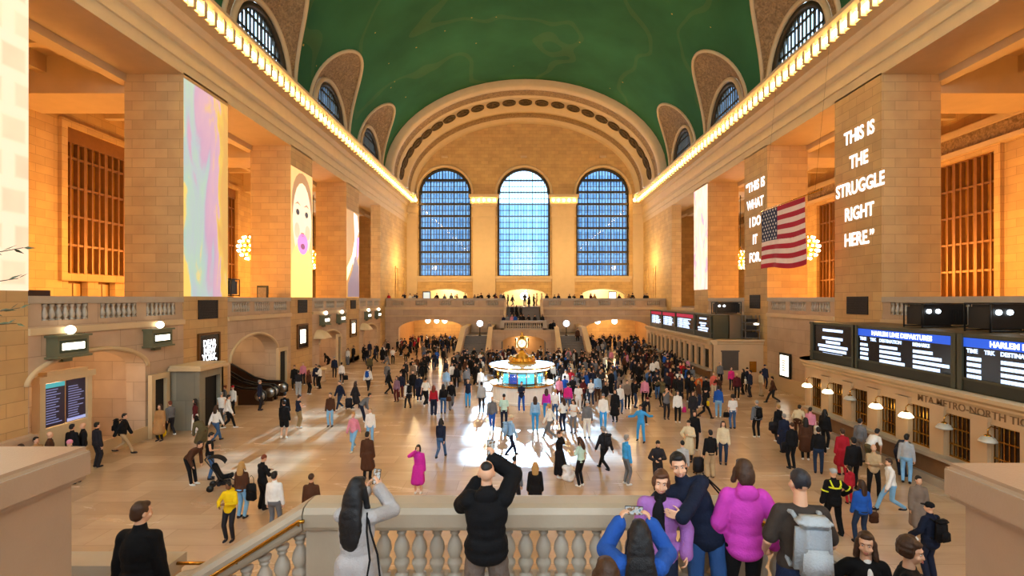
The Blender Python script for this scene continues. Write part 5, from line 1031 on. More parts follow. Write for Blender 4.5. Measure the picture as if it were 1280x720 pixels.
def arm(J, i, r0, r1, r2, cut=0.0):
    W_ = J['W%d' % i].lerp(J['E%d' % i], cut); return [cone(J['S%d' % i], J['E%d' % i], r0, r1), cone(J['E%d' % i], W_, r1, r2)]
def body_prims(J, detail=False, hands=None):
    b = J['b']; q = torso(J) + head_prims(J, detail)
    for i in (0, 1): q += arm(J, i, 0.05, 0.04, 0.028) + leg(J, i, 0.08, 0.055, 0.042) + hand_prims(J, i, detail, **((hands or {}).get(i, {}))) + [elp(J['A%d' % i] + Vector((0, 0.05, -0.045)), (0.036, 0.1, 0.03))]
    return q
def shoe_prims(J, i): A = J['A%d' % i]; return [elp(A + Vector((0, 0.055, -0.048)), (0.046, 0.125, 0.034)), elp(A + Vector((0, -0.02, -0.03)), (0.04, 0.06, 0.045)), elp(A + Vector((0, 0.06, -0.07)), (0.046, 0.125, 0.014)), cone(A - Vector((0, 0, .03)), A + Vector((0, 0, .02)), 0.045, 0.046)]
def top_prims(J, m=0.022, sleeve=0.0, hem=0.0, hood=False, collar=True, bulk=1.0, belly=0.0, chest=0.0):
    q = torso(J, m, 1.0, belly, chest); a = 0.047 + m * .9; b_ = 0.04 + m * .9
    for i in (0, 1): q += arm(J, i, a * bulk, b_ * bulk, (0.034 + m) * bulk, sleeve)
    q += [elp(J['P'] + Vector((0, 0, -0.04 - hem * 0.5)), (0.152 * J['b'] + m, 0.115 * J['b'] + m, 0.1 + hem * 0.6))]
    if collar: q.append(cone(J['N'] - J['RT'] @ Vector((0, 0.0, 0.02)), J['N'] + J['RT'] @ Vector((0, 0.005, 0.035)), 0.068 + m * .3, 0.062 + m * .3))
    if hood: q += [elp(J['N'] + J['RT'] @ Vector((0, -0.085, 0.0)), (0.11, 0.055, 0.085), J['RT']), elp(J['N'] + J['RT'] @ Vector((0, -0.05, 0.03)), (0.1, 0.06, 0.05), J['RT'])]
    return q
def coat_prims(J, m=0.03, length=0.5, flare=0.06, hood=False, sleeve=0.0):
    q = top_prims(J, m, sleeve, 0.1, hood); P = J['P']; kx = (J['K0'] + J['K1']) / 2; end = P.lerp(Vector((kx.x, kx.y * 0.7, P.z - 0.45)), length / 0.45)
    for s_ in (-1, 1):
        q.append(cone(P, end + Vector((0, s_ * 0.03, 0)), 0.12 + m, 0.12 + m))
        for y in (-1, 1): q.append(cone(P + Vector((s_ * 0.075, y * 0.035, 0.0)), end + Vector((s_ * (0.075 + flare), y * (0.04 + flare * 0.5), 0)), 0.095 + m, 0.085 + m))
    return q
def trouser_prims(J, wide=0.0, cut=0.0):
    q = [elp(J['P'] + J['RP'] @ Vector((0, -0.012, -0.02)), (0.16 * J['b'] + 0.008, 0.122 * J['b'] + 0.008, 0.13), J['RP'])]
    for i in (0, 1):
        A = J['A%d' % i].lerp(J['K%d' % i], cut); q += [cone(J['L%d' % i], J['K%d' % i], 0.097 + wide * .4, 0.069 + wide), cone(J['K%d' % i], A + Vector((0, 0, 0.01)), 0.069 + wide, (0.056 if cut < .3 else 0.068) + wide * 1.1)]
    return q
def shorts_prims(J):
    q = [elp(J['P'] + Vector((0, -0.012, -0.02)), (0.18 * J['b'], 0.135 * J['b'], 0.13))]
    return q + [cone(J['L%d' % i], J['L%d' % i].lerp(J['K%d' % i], 0.8), 0.105, 0.1) for i in (0, 1)]
def skirt_prims(J, length=0.8, flare=0.1):
    P = J['P']; z = P.z - length; q = [elp(P + Vector((0, 0, 0.0)), (0.175 * J['b'], 0.13 * J['b'], 0.12))]
    q.append(cone(P, Vector((0, 0, z + 0.08)), 0.13, 0.11))
    return q + [cone(P + Vector((s_ * 0.07, y * .03, -0.02)), Vector((s_ * (0.08 + flare), y * (.04 + flare * .6), z + 0.08)), 0.11, 0.09) for s_ in (-1, 1) for y in (-1, 1)]
def hair_prims(J, style):
    H, M = J['H'], J['RH']; h = lambda x, y, z: H + M @ Vector((x, y, z)); cap = [elp(h(0, -0.022, 0.034), (0.084, 0.092, 0.098), M, 20), elp(h(0, -0.05, -0.01), (0.078, 0.066, 0.075), M), elp(h(0, 0.03, 0.088), (0.062, 0.052, 0.032), M)]
    dn = lambda L, w_: [elp(h(0, -0.05, -0.03), (0.092, 0.08, 0.11), M), elp(h(0, -0.065, -L * .6), (0.085, 0.06, L * .9), M)]
    side = lambda L: [cone(h(s_ * 0.075, 0.0, 0.02), h(s_ * 0.095, 0.03, -L), 0.028, 0.03) for s_ in (-1, 1)]
    if style == 'short': return cap
    if style == 'crop': return [elp(h(0, -0.018, 0.03), (0.08, 0.094, 0.096), M, 20)]
    if style == 'bob': return cap + dn(0.1, 0.1) + side(0.1)
    back = lambda *e: [elp(h(0, -0.05, -0.02), (0.092, 0.082, 0.115), M, 20)] + [elp(h(0, y, z), r, M, 20) for y, z, r in e]
    if style == 'long': return cap + back((-.085, -.16, (.112, .055, .21))) + side(0.14)
    if style == 'verylong': return cap + back((-.085, -.15, (.118, .062, .22)), (-.115, -.30, (.135, .055, .22)), (-.13, -.42, (.115, .04, .14))) + side(0.2)
    if style == 'curly': return cap + [elp(h(0.085 * cos(a) * sin(b_), -0.03 + 0.085 * sin(a) * sin(b_), 0.02 + 0.11 * cos(b_)), (0.036, 0.036, 0.036)) for a in [pi + 0.1 + k * (pi - .2) / 6 for k in range(7)] + [0.3, pi - 0.3] for b_ in (0.4, 0.8, 1.2, 1.6, 2.0)]
    if style == 'bun': return cap + [elp(h(0, -0.1, 0.08), (0.045, 0.045, 0.045))]
    if style == 'pony': return cap + [cone(h(0, -0.11, 0.04), h(0, -0.13, -0.16), 0.03, 0.022)]
    if style == 'cap': return [elp(h(0, -0.012, 0.048), (0.088, 0.1, 0.085), M, 20), elp(h(0, 0.1, 0.052), (0.065, 0.07, 0.014), M)]
    if style == 'beanie': return [elp(h(0, -0.015, 0.045), (0.09, 0.1, 0.095), M, 20), elp(h(0, -0.015, 0.01), (0.091, 0.1, 0.03), M)]
    if style == 'hijab': return [elp(h(0, -0.025, 0.02), (0.092, 0.1, 0.115), M, 20), cone(h(0, -0.02, -0.05), J['N'] + Vector((0, -.01, -.1)), 0.09, 0.15)]
    return cap
# poses shared by the crowd -------------------------------------------------
POSES = {
    'stand': dict(), 'stand2': dict(feet=((-.13, .05), (.1, -.04)), hands=((-.2, .14, -.72), (.27, .02, -.78)), head=(0.05, .5, 0)),
    'walk': dict(lean=.06, crouch=.04, feet=((-.08, .30), (.08, -.26)), flift=(0, .07), hands=((-.24, -.2, -.74), (.24, .26, -.70)), kneehint=((0, 1, 0), (0, 1, 0))),
    'stride': dict(lean=.1, crouch=.07, feet=((-.08, -.36), (.08, .36)), flift=(.1, 0), hands=((-.24, .3, -.68), (.24, -.24, -.70)), kneehint=((0, 1, 0), (0, 1, 0))),
    'shoot': dict(hands=((-.07, .33, .08), (.07, .33, .08)), hint=((-.8, -.1, -1), (.8, -.1, -1)), head=(-.12, 0, 0)),
    'phone': dict(hands=((-.06, .28, -.28), (.16, .25, -.36)), hint=((-1, -.4, -1), (1, -.4, -1)), head=(.38, 0, 0)),
    'crossed': dict(hands=((.10, .2, -.29), (-.10, .22, -.26)), hint=((-1, .1, -.8), (1, .1, -.8)), feet=((-.14, 0), (.14, 0))),
    'call': dict(hands=((-.25, .06, -.78), (.10, .12, .08)), hint=((-.6, -1, 0), (1, .2, -1)), head=(.05, -.2, 0)),
    'leanfwd': dict(lean=.7, bend=.25, hands=((-.2, .42, -.35), (.2, .42, -.35)), hint=((-1, 0, -1), (1, 0, -1)), head=(-.3, 0, 0)),
    'sit': dict(crouch=.50, feet=((-.14, .42), (.14, .42)), hands=((-.14, .34, -.42), (.14, .34, -.42)), lean=.12),
    'wide': dict(hands=((-.62, .18, -.12), (.55, .12, -.3)), hint=((-.2, -.5, -1), (.2, -.5, -1)), feet=((-.2, .1), (.2, -.15)), lean=.1),
}
VOX = 0.02; LIB = {}
def lib(kind, *key):
    k = (kind,) + key
    if k not in LIB:
        J = SK[key[0]]
        if kind == 'body': LIB[k] = blend('person', body_prims(J), VOX)
        elif kind == 'top': LIB[k] = blend('top', top_prims(J, hood=key[1] == 'hood', m=0.036 if key[1] == 'puffer' else 0.026 if key[1] == 'jacket' else 0.02), VOX) if key[1] != 'coat' else blend('coat', coat_prims(J), VOX)
        elif kind == 'tee': LIB[k] = blend('top', top_prims(J, 0.018, 0, 0, collar=False) if False else torso(J, .018) + [c for i in (0, 1) for c in [cone(J['S%d' % i], J['S%d' % i].lerp(J['E%d' % i], .8), .068, .066)]] + [elp(J['P'] + Vector((0, 0, -.03)), (.185, .14, .1))], VOX)
        elif kind == 'vest': LIB[k] = blend('vest', torso(J, .032) + [elp(J['P'] + Vector((0, 0, -.02)), (.19, .145, .1))], VOX)
        elif kind == 'bottom':
            LIB[k] = blend({'shorts': 'shorts', 'skirt': 'skirt', 'dress': 'skirt'}.get(key[1], 'trousers'), {'trousers': lambda: trouser_prims(J), 'wide': lambda: trouser_prims(J, .028), 'shorts': lambda: shorts_prims(J), 'skirt': lambda: skirt_prims(J, .82, .07), 'dress': lambda: skirt_prims(J, .42, .03)}[key[1]](), VOX)
        elif kind == 'shoe': LIB[k] = blend('shoe', shoe_prims(J, key[1]), VOX * .7, 2)
        elif kind == 'hair': LIB[k] = blend({'cap': 'cap', 'beanie': 'beanie', 'hijab': 'headscarf'}.get(key[1], 'hair'), hair_prims(J, key[1]), VOX * .7)
        me = LIB[k]; me.materials.clear(); me.materials.append(None)
    return LIB[k]
SK = {k: skel(**v) for k, v in POSES.items()}
SKINS = [mat('skin_light', 'd9a888', 0.55, 0, 0.06, 12), mat('skin_tan', 'b98562', 0.55, 0, 0.06, 12), mat('skin_brown', '7d5238', 0.55, 0, 0.06, 12)]
COL = dict(black='101014', navy='1a2138', dark='25242a', grey='6c6e74', lightgrey='a9adb2', white='e8e6e2', cream='d9c9a8', tan='a97f52', brown='4d2f1f', olive='5a5238', red='a81c2c', maroon='561a20', pink='d98aa0', hotpink='d0287c', magenta='c22a9a', coral='e07060', blue='1f56b0', lightblue='8fb6dc', skyblue='3d9be0', denim='3f6291', paledenim='7fb2dc', darkdenim='24344f', khaki='9d8560', mint='bfe0d4', lilac='a878b4', yellow='e6c414', orange='d8662a', teal='2e8a90', taupe='7a6a5e', beige='b79c78', mauve='8a6a80', green='3f6a48', blonde='b08850', brownhair='3b2415', darkhair='17110e', greyhair='8d8a86', redhair='6d3018')
def cloth_m(c): return mat('cloth_' + c, COL[c], 0.82, 0, 0.14, 14, 0.25, 60, 0.25)
def hair_m(c): return mat('hair_' + c, COL[c], 0.55, 0, 0.2, 30, 0.3, 120, 0.4)
def dressed(name, me, m, parent=None):
    o = place(name, me, parent); o.material_slots[0].link = 'OBJECT'; o.material_slots[0].material = m; return o
def simple_person(loc, rz, pose, top, bottom, hair, skin=0, h=1.72, shoes='dark'):
    """top=(style, colour), bottom=(style, colour), hair=(style, colour)"""
    p = dressed('person', lib('body', pose), SKINS[skin]); p.location = loc; p.rotation_euler = (0, 0, rz); s_ = h / 1.75; p.scale = (s_ * 1.0, s_, s_)
    ts, tcol = top; me = lib('tee', pose) if ts == 'tee' else lib('vest', pose) if ts == 'vest' else lib('top', pose, ts)
    dressed({'tee': 't_shirt', 'coat': 'coat', 'vest': 'vest', 'jacket': 'jacket', 'puffer': 'jacket', 'hood': 'hoodie'}.get(ts, 'sweater'), me, cloth_m(tcol), p)
    if bottom: b_ = lib('bottom', pose, bottom[0]); dressed(b_.name.split('.')[0], b_, cloth_m(bottom[1]), p)
    if hair: hm = lib('hair', pose, hair[0]); dressed(hm.name.split('.')[0], hm, (cloth_m if hair[0] in ('cap', 'beanie', 'hijab') else hair_m)(hair[1]), p)
    for i in (0, 1): dressed('shoe', lib('shoe', pose, i), cloth_m(shoes), p)
    return p
FARLIB = {}
def far_mesh(pose, ts, bs, hs):
    k = (pose, ts, bs, hs)
    if k not in FARLIB:
        parts = [lib('body', pose), lib('hair', pose, hs), lib('tee', pose) if ts == 'tee' else lib('top', pose, ts), lib('bottom', pose, bs), lib('shoe', pose, 0), lib('shoe', pose, 1)]
        bm = bmesh.new()
        for i, me in enumerate(parts):
            n0 = len(bm.faces); bm.from_mesh(me); bm.faces.ensure_lookup_table()
            for f in bm.faces[n0:]: f.material_index = min(i, 4)
        out = bpy.data.meshes.new('person'); bm.to_mesh(out); bm.free()
        for _ in range(5): out.materials.append(None)
        out.polygons.foreach_set('use_smooth', [True] * len(out.polygons)); FARLIB[k] = out
    return FARLIB[k]
def far_person(loc, rz, pose, top, bottom, hair, skin=0, h=1.7, shoes='dark', name='person'):
    p = place(name, far_mesh(pose, top[0], bottom[0], hair[0])); p.location = loc; p.rotation_euler = (0, 0, rz); s_ = h / 1.75; p.scale = (s_, s_, s_)
    for sl, m in zip(p.material_slots, (SKINS[skin], (cloth_m if hair[0] in ('cap', 'beanie', 'hijab') else hair_m)(hair[1]), cloth_m(top[1]), cloth_m(bottom[1]), cloth_m(shoes))): sl.link = 'OBJECT'; sl.material = m
    return p
# ================================================================ the crowd, person by person (pixel of the feet, heading in degrees, pose, clothes)
MID = '''
200 551 180 stand coat:tan trousers:black long:brownhair 0 1.68|person in long tan coat before a tall dark doorway, left wall
213 545 60 walk sweater:grey trousers:dark short:redhair 0 1.7|red-haired person in grey sweater carrying the round yellow bag, left
244 541 120 stand sweater:maroon skirt:white long:darkhair 0 1.66|person in dark red top and long white skirt in front of the grey kiosk
247 519 150 phone jacket:black wide:olive hijab:black 1 1.68|person in black headscarf and olive trousers beside the grey kiosk
262 514 100 leanfwd jacket:red trousers:dark short:darkhair 0 1.7|person in bright red jacket bending over beside the kiosk
269 521 200 stand jacket:black trousers:dark short:darkhair 0 1.72|dark-haired person in black jacket behind the bending red jacket, left wall
281 520 140 call sweater:grey trousers:darkdenim bun:redhair 0 1.7|person in grey top with a raised arm near the escalators
291 519 170 stand sweater:white trousers:dark cap:red 0 1.66|person in white top and red cap near the escalators
270 552 -20 walk sweater:white trousers:denim long:brownhair 0 1.7|person with long brown hair, white sweater and jeans walking on the left floor
285 536 -60 walk jacket:white trousers:black short:darkhair 0 1.74|person in white jacket and black trousers striding near the kiosk
277 530 10 stand vest:white trousers:grey crop:greyhair 0 1.68|grey-haired person in white top beside the striding white jacket, left floor
250 563 70 leanfwd coat:olive trousers:brown hijab:darkhair 1 1.66|person in olive coat holding out a hand, left floor behind the stroller
242 606 -100 leanfwd jacket:brown trousers:black short:darkhair 0 1.74|person in brown leather jacket stooping beside the stroller
262 599 -60 phone vest:black trousers:denim short:darkhair 0 1.7|person in black vest and blue jeans standing behind the stroller
302 648 -10 stand jacket:brown trousers:paledenim long:blonde 0 1.68|person with long blonde hair, brown jacket and pale jeans, black shoulder bag
328 637 -30 phone sweater:black wide:black crop:redhair 0 1.7|person all in black with cropped auburn hair beside the blonde person
343 668 0 stand sweater:white trousers:grey short:black 0 1.74|person in white shirt with black hair, half hidden by the sloping balustrade
287 676 180 phone hood:yellow trousers:dark crop:black 2 1.62|person in bright yellow hooded jacket beyond the left sloping balustrade
389 672 0 stand sweater:brown trousers:dark crop:brownhair 0 1.75|brown-haired head showing just above the landing balustrade, left part
324.5 513 -80 stand jacket:navy trousers:dark crop:greyhair 0 1.78|person in dark jacket standing alone before the escalators
356 534 0 stand jacket:black trousers:black crop:black 0 1.76|person in black jacket standing behind the one in black shorts
355 548 10 stand2 sweater:black shorts:black short:darkhair 0 1.78|person in black sweatshirt, black shorts and white sneakers, left floor
373 535 -40 phone vest:navy trousers:khaki short:brownhair 0 1.68|person in navy vest and khaki trousers beside the black shorts
368 487 200 stand jacket:black trousers:black short:darkhair 0 1.75|person in black jacket at the round counter
373 494 20 stand sweater:dark wide:lightgrey short:darkhair 0 1.68|person in dark top and pale loose trousers by the round counter
386 493 -30 stand jacket:brown trousers:black long:redhair 0 1.68|person in brown leather jacket and black trousers by the round counter
379 481 180 stand sweater:pink trousers:dark crop:blonde 0 1.72|person in pale pink top standing at the round counter
400 486 90 phone sweater:white trousers:black short:darkhair 0 1.72|person in white shirt and black trousers, right of the round counter
395 484 180 stand jacket:navy trousers:dark short:brownhair 0 1.7|person in navy jacket just behind the white shirt at the round counter
409 462 80 leanfwd jacket:black trousers:black long:darkhair 0 1.72|person in black leaning beside the narrow doorway, left wall
418 472 10 stand jacket:navy trousers:dark crop:greyhair 0 1.75|person in dark navy jacket standing near the left wall, seen from behind
427 480 0 stand jacket:white trousers:dark short:darkhair 0 1.66|person in white jacket with a black bag, left part of the floor
428 456 180 stand sweater:cream trousers:lightgrey short:brownhair 0 1.7|person in cream top and pale grey trousers against the left wall
435 456 170 stand sweater:white wide:grey long:brownhair 0 1.66|person in white top and loose grey trousers against the left wall
442 453 150 stand jacket:black trousers:black short:darkhair 0 1.72|person in black jacket against the left wall, right of the white top
456 452 200 phone jacket:black trousers:dark short:darkhair 0 1.68|person in black looking down at a phone against the left wall
455 450 160 stand jacket:black skirt:black long:darkhair 0 1.66|long-haired person in black dress against the left wall
462 446 0 stand jacket:navy trousers:darkdenim short:greyhair 0 1.74|person in navy jacket near the far end of the left wall
413 533 180 stand jacket:brown trousers:paledenim short:darkhair 0 1.72|person in brown leather jacket and pale jeans near the left sun patches
425 512 150 walk jacket:navy trousers:darkdenim short:brownhair 0 1.75|person in dark blazer and jeans walking behind the brown leather jacket
444 511 -50 walk coat:dark trousers:black long:brownhair 0 1.68|person with long brown hair in dark coat pulling a suitcase
460 489 0 walk puffer:white trousers:dark short:darkhair 0 1.78|person in big white shirt with blue pack near the small sun patch, left
462 470 0 stand jacket:olive trousers:dark short:darkhair 0 1.78|person in olive jacket standing behind the big white shirt, left floor
486 493 -60 walk jacket:black trousers:black long:black 0 1.72|person in black jacket with white bag walking on the left floor
484 481 0 stand sweater:grey trousers:grey short:greyhair 0 1.7|person in pale grey behind the black jacket with white bag
478 454 10 stand coat:black dress:black long:darkhair 0 1.68|person in knee-length black coat with bare legs, left floor
485 445 180 stand jacket:black trousers:black short:darkhair 0 1.72|person in black facing the camera near the orange wall panel, far left
491 455 0 stand tee:white trousers:black short:darkhair 0 1.68|person in white tee and black trousers, far left floor
442 563 170 walk sweater:pink trousers:paledenim bun:blonde 0 1.68|person in pale pink top and pale jeans walking through the left sun patches
463 556 180 stand sweater:white trousers:paledenim bun:blonde 0 1.66|person in white top and pale jeans beside the pale pink top, left sun patches
456 528 -60 leanfwd jacket:grey trousers:navy short:darkhair 0 1.72|person in grey leaning over behind the two pale-jeaned people, left
459 600 0 stand coat:brown trousers:black short:darkhair 0 1.74|person in brown coat and black trousers above the raised phone of the long-haired photographer
523 616 180 call coat:magenta dress:magenta bob:darkhair 0 1.62|person in bright magenta knee-length coat standing alone on the open floor
551 573 -10 stride hood:navy trousers:denim long:darkhair 0 1.7|person in navy hoodie and blue jeans walking alone in mid floor
501 498 180 stand jacket:navy trousers:maroon short:brownhair 0 1.7|person in navy jacket left of the white shirt with black backpack
496 502 160 stand sweater:mauve trousers:maroon long:brownhair 0 1.62|person in mauve top and dark red trousers, left of centre
510 511 30 walk sweater:white trousers:dark short:darkhair 0 1.74|person in white shirt with a black backpack walking left of centre
516 497 180 stand jacket:black trousers:black short:darkhair 0 1.82|tall person in black jacket behind the white shirt with backpack
524 502 0 stand coat:navy trousers:darkdenim short:darkhair 0 1.74|person in long navy coat and dark jeans, left of centre, seen from behind
532 507 -20 walk tee:white wide:black short:darkhair 0 1.76|person in white tee and loose black trousers left of the red top
542 519 0 stand sweater:red wide:navy long:redhair 0 1.68|person in red top and wide navy trousers, left of the booth
554 517 0 stand sweater:black trousers:denim long:darkhair 0 1.68|person in black top and jeans with a brown bag beside the red top
564 511 190 stride jacket:black wide:grey short:darkhair 0 1.76|person in black jacket and loose grey trousers striding right of the red top
585 509 180 stand vest:navy trousers:skyblue short:brownhair 0 1.72|person in navy vest and bright blue jeans left of the booth
602 515 0 stand puffer:lightgrey trousers:dark short:darkhair 0 1.74|person in pale grey padded jacket and dark trousers left of the booth
601 492 0 stand jacket:white trousers:lightgrey short:blonde 0 1.72|person in white jacket directly left of the booth counter
583 490 10 stand sweater:grey trousers:dark short:darkhair 0 1.74|person in grey jumper left of the booth
558 492 0 stand jacket:lightblue trousers:lightgrey short:brownhair 0 1.74|person in pale blue jacket left of the grey jumper
615 538 180 walk jacket:grey trousers:blue crop:blonde 0 1.74|person in open grey jacket and blue jeans walking in the sun before the booth
630 536 0 stand tee:mint trousers:navy crop:black 1 1.76|person in pale tee and navy trousers, back turned, before the booth
652 515 170 crossed sweater:navy trousers:blue short:darkhair 0 1.76|person with crossed arms in dark shirt and blue jeans leaning on the booth
638 570 -60 walk jacket:lightblue trousers:navy cap:cream 0 1.74|person in pale blue jacket, light cap and dark trousers with a backpack, mid floor
669 539 0 stand sweater:lightblue trousers:skyblue long:brownhair 0 1.72|person in pale blue top and sky blue trousers, back turned, right of booth front
687 549 60 stride sweater:white trousers:grey short:blonde 0 1.72|person in white top and grey trousers striding right of the pale blue back
683 524 0 stand sweater:magenta trousers:skyblue long:brownhair 0 1.66|person in magenta top right of the booth
694 526 0 stand tee:white trousers:denim bun:blonde 0 1.7|person in white tee and jeans beside the magenta top, right of the booth
710 516 0 stand jacket:hotpink trousers:denim short:black 0 1.72|person in hot pink jacket in the crowd right of the booth
723 517 0 stand tee:white trousers:white crop:greyhair 1 1.74|person all in white with grey hair right of the hot pink jacket
734 548 0 stand sweater:grey trousers:white cap:lightgrey 0 1.76|person in grey sweater and white trousers, back turned, at the sunlit floor edge
754 536 170 stand jacket:white trousers:skyblue cap:grey 0 1.76|person in white jacket and sky blue trousers right of the grey sweater
747 502 0 stand jacket:lightblue trousers:brown short:darkhair 0 1.74|person in pale denim jacket and brown trousers, crowd right of the booth
714 492 180 stand jacket:red trousers:grey short:brownhair 0 1.72|person in red jacket in the crowd right of the booth
707 494 170 stand hood:white trousers:lightgrey short:darkhair 0 1.7|person in white hoodie left of the red jacket, right of the booth
706 503 0 stand jacket:blue trousers:dark short:darkhair 0 1.7|person in bright blue jacket just right of the booth counter
699 504 180 stand sweater:pink trousers:maroon long:brownhair 0 1.66|person in dusty pink top close against the booth counter, right side
704 539 30 phone sweater:white trousers:navy long:brownhair 0 1.68|person in white and navy stooping over a phone, right of the striding white top
717 541 150 phone vest:white trousers:grey long:brownhair 0 1.66|long-haired person in white vest and grey trousers left of the grey sweater
699 597 -110 call coat:black skirt:black crop:brownhair 0 1.7|person in long black dress holding a phone beside a white plastic bag
726 608 50 phone tee:mint trousers:black long:brownhair 0 1.72|person in mint tee and black trousers with long brown hair, centre right floor
755 588 30 stride jacket:dark trousers:black short:greyhair 0 1.74|person in dark suit with a backpack walking, centre right floor
783 606 -70 stand sweater:skyblue trousers:grey short:greyhair 0 1.76|grey-haired person in sky blue shirt and grey trousers, centre right floor
801 552 150 wide jacket:skyblue trousers:skyblue short:darkhair 1 1.7|person in bright blue jacket with arms flung out, right of the sun patch
769 527 150 stand coat:black trousers:black long:darkhair 0 1.72|person in black coat and dark tights, crowd edge right of the white jacket
775 517 190 stand jacket:white trousers:denim long:brownhair 0 1.7|person in white cardigan and jeans beside the black coat, crowd edge
784 511 180 stand sweater:taupe trousers:black short:brownhair 0 1.7|person in taupe top and black trousers right of the white cardigan
806 508 0 stand jacket:pink trousers:black short:darkhair 0 1.76|person in pale pink jacket and black trousers, crowd edge, right of centre
793 507 20 stand jacket:black trousers:black long:darkhair 0 1.72|person in black with long dark hair left of the pale pink jacket
806 531 200 leanfwd jacket:dark trousers:dark cap:maroon 0 1.66|person in dark clothes and maroon cap behind the flung-out blue arms
820 490 0 stand coat:black skirt:black hijab:black 1 1.68|person in long black robe and black headscarf, right floor
833 524 180 shoot vest:grey trousers:dark short:darkhair 0 1.74|person in grey vest taking a photo, right floor
847 528 170 stand jacket:white trousers:black long:darkhair 0 1.68|person in white and pink jacket with a red bag, right floor
838 491 180 stand coat:maroon trousers:maroon short:blonde 0 1.68|person in long dark red coat right of the black robe
849 494 170 phone tee:white trousers:denim short:darkhair 1 1.74|person in white tee and jeans beside the dark red coat
861 502 180 stand puffer:black trousers:dark short:brownhair 0 1.74|person in black padded jacket behind the stooping orange jacket, right floor
873 497 200 leanfwd jacket:orange trousers:dark short:brownhair 0 1.7|person in orange jacket bending forward, right floor
881 523 -80 stride jacket:black trousers:black beanie:black 0 1.72|person in black with a yellow bag striding right, right floor
866 529 180 stand jacket:dark trousers:dark long:brownhair 0 1.68|person in dark jacket with long brown hair left of the yellow bag
898 522 -20 stand hood:blue trousers:paledenim short:darkhair 0 1.76|person in royal blue hoodie and pale jeans, right floor
892 497 180 stand sweater:coral trousers:cream short:blonde 0 1.7|person in coral top with pale hair before the far ticket booth
900 481 180 stand jacket:grey trousers:black crop:greyhair 0 1.72|white-haired person with black trousers close to the far booth notice panel
916 536 0 stand tee:white trousers:denim curly:black 0 1.72|person in white tee and blue jeans with black curly hair, back turned, right floor
921 499 170 stand jacket:maroon trousers:black crop:blonde 0 1.72|person in maroon top and black trousers beside the pink top, right
914 488 180 stand sweater:hotpink trousers:dark crop:brownhair 0 1.66|person in pink top near the far booth notice panel
929 493 90 stand jacket:black trousers:black long:darkhair 0 1.74|person in black with a white bag, right of the maroon top
934 490 180 stand jacket:navy trousers:black cap:black 0 1.72|person in black cap behind the white bag, right
938 496 90 stand jacket:navy trousers:dark short:darkhair 0 1.76|person in navy jacket and dark trousers right of the white bag
951 495 -80 stand sweater:cream wide:beige short:darkhair 1 1.7|person in cream top and beige trousers near the lit poster
956 486 180 stand jacket:navy trousers:navy cap:navy 0 1.76|guard in navy uniform at the corner by the gilt frame, right
966 504 70 stride jacket:brown trousers:dark short:darkhair 0 1.74|person in brown jacket striding left below the lit poster
946 547 0 stand jacket:grey trousers:black crop:greyhair 0 1.76|person in grey jacket and black trousers with black backpack, right floor
973 552 20 stand coat:black trousers:dark short:blonde 0 1.7|pale-haired person in black coat with big bag left of the ticket queue
868 563 170 stand jacket:black trousers:black long:black 0 1.7|person in black cropped jacket and black leggings, right floor
861 577 150 phone coat:cream trousers:dark short:darkhair 0 1.68|person in cream coat looking at a phone behind the couple
888 597 0 stand jacket:black wide:beige short:black 0 1.74|person in black leather jacket and beige trousers, back turned, right floor
904 580 160 stand jacket:cream trousers:darkdenim long:brownhair 0 1.7|person in cream cardigan and dark jeans with a teal bag, right floor
853 612 0 stand sweater:lightgrey trousers:dark crop:black 0 1.68|black-haired person in pale grey top behind the hugging couple
822 612 180 phone jacket:dark trousers:dark short:darkhair 0 1.7|person in dark jacket behind the lilac-jacketed woman
990 586 10 stand jacket:black trousers:black crop:brownhair 0 1.78|tall person all in black with black bag beside the ticket queue
980 566 0 stand coat:navy trousers:darkdenim short:greyhair 0 1.66|person in navy coat behind the tall black-clad person, ticket queue
1007 575 -20 stand coat:brown trousers:black long:darkhair 0 1.72|person in brown coat and black tights in the ticket queue
1023 592 -30 stand sweater:black trousers:darkdenim short:darkhair 0 1.74|person in black sweater and dark jeans left of the red coat
1053 594 -10 stand coat:red trousers:red short:brownhair 0 1.72|person in long bright red coat in the ticket queue
1031 561 -60 stand puffer:black trousers:black long:black 0 1.72|person in black padded jacket with white bag at the ticket counter
998 548 -40 leanfwd jacket:cream trousers:brown short:darkhair 0 1.72|person in cream jacket bending forward in the ticket queue
1013 556 -50 stand sweater:pink trousers:dark short:darkhair 0 1.68|person in pale pink top in front of the cream jacket, ticket queue
1075 577 -60 stand jacket:grey trousers:taupe short:black 0 1.72|person in grey jacket and taupe trousers at the ticket counter
1067 612 -10 stand puffer:black trousers:black short:black 0 1.78|person in big black leather jacket behind the bald beige sweater
1091 588 -70 leanfwd tee:white trousers:olive short:black 0 1.76|person in white tee and olive trousers leaning on the ticket counter
1092 622 150 crossed sweater:beige trousers:black none:black 0 1.74|bald person in beige sweater and black trousers, right floor
1113 640 80 stride jacket:white trousers:paledenim short:brownhair 0 1.7|person in white shirt and pale jeans striding left, right floor
1133 604 -40 stand sweater:lightgrey trousers:paledenim short:darkhair 0 1.72|person in pale grey jumper and pale jeans at the ticket counter
1128 595 -70 leanfwd jacket:navy trousers:navy short:darkhair 0 1.72|person in navy leaning on the counter beyond the pale grey jumper
1077 680 0 stand2 jacket:blue trousers:darkdenim long:brownhair 0 1.7|person in denim jacket and dark jeans, back turned, with brown handbag
1148 673 170 stand coat:taupe trousers:lightgrey short:darkhair 0 1.7|person in grey coat facing the camera, right floor
1062 630 0 stand hood:red trousers:red short:darkhair 0 1.2|child in red hooded top beside the bald beige sweater
669 646 0 stand coat:black skirt:black long:blonde 0 1.64|blonde person in black coat seen just beyond the landing balustrade, mid hall
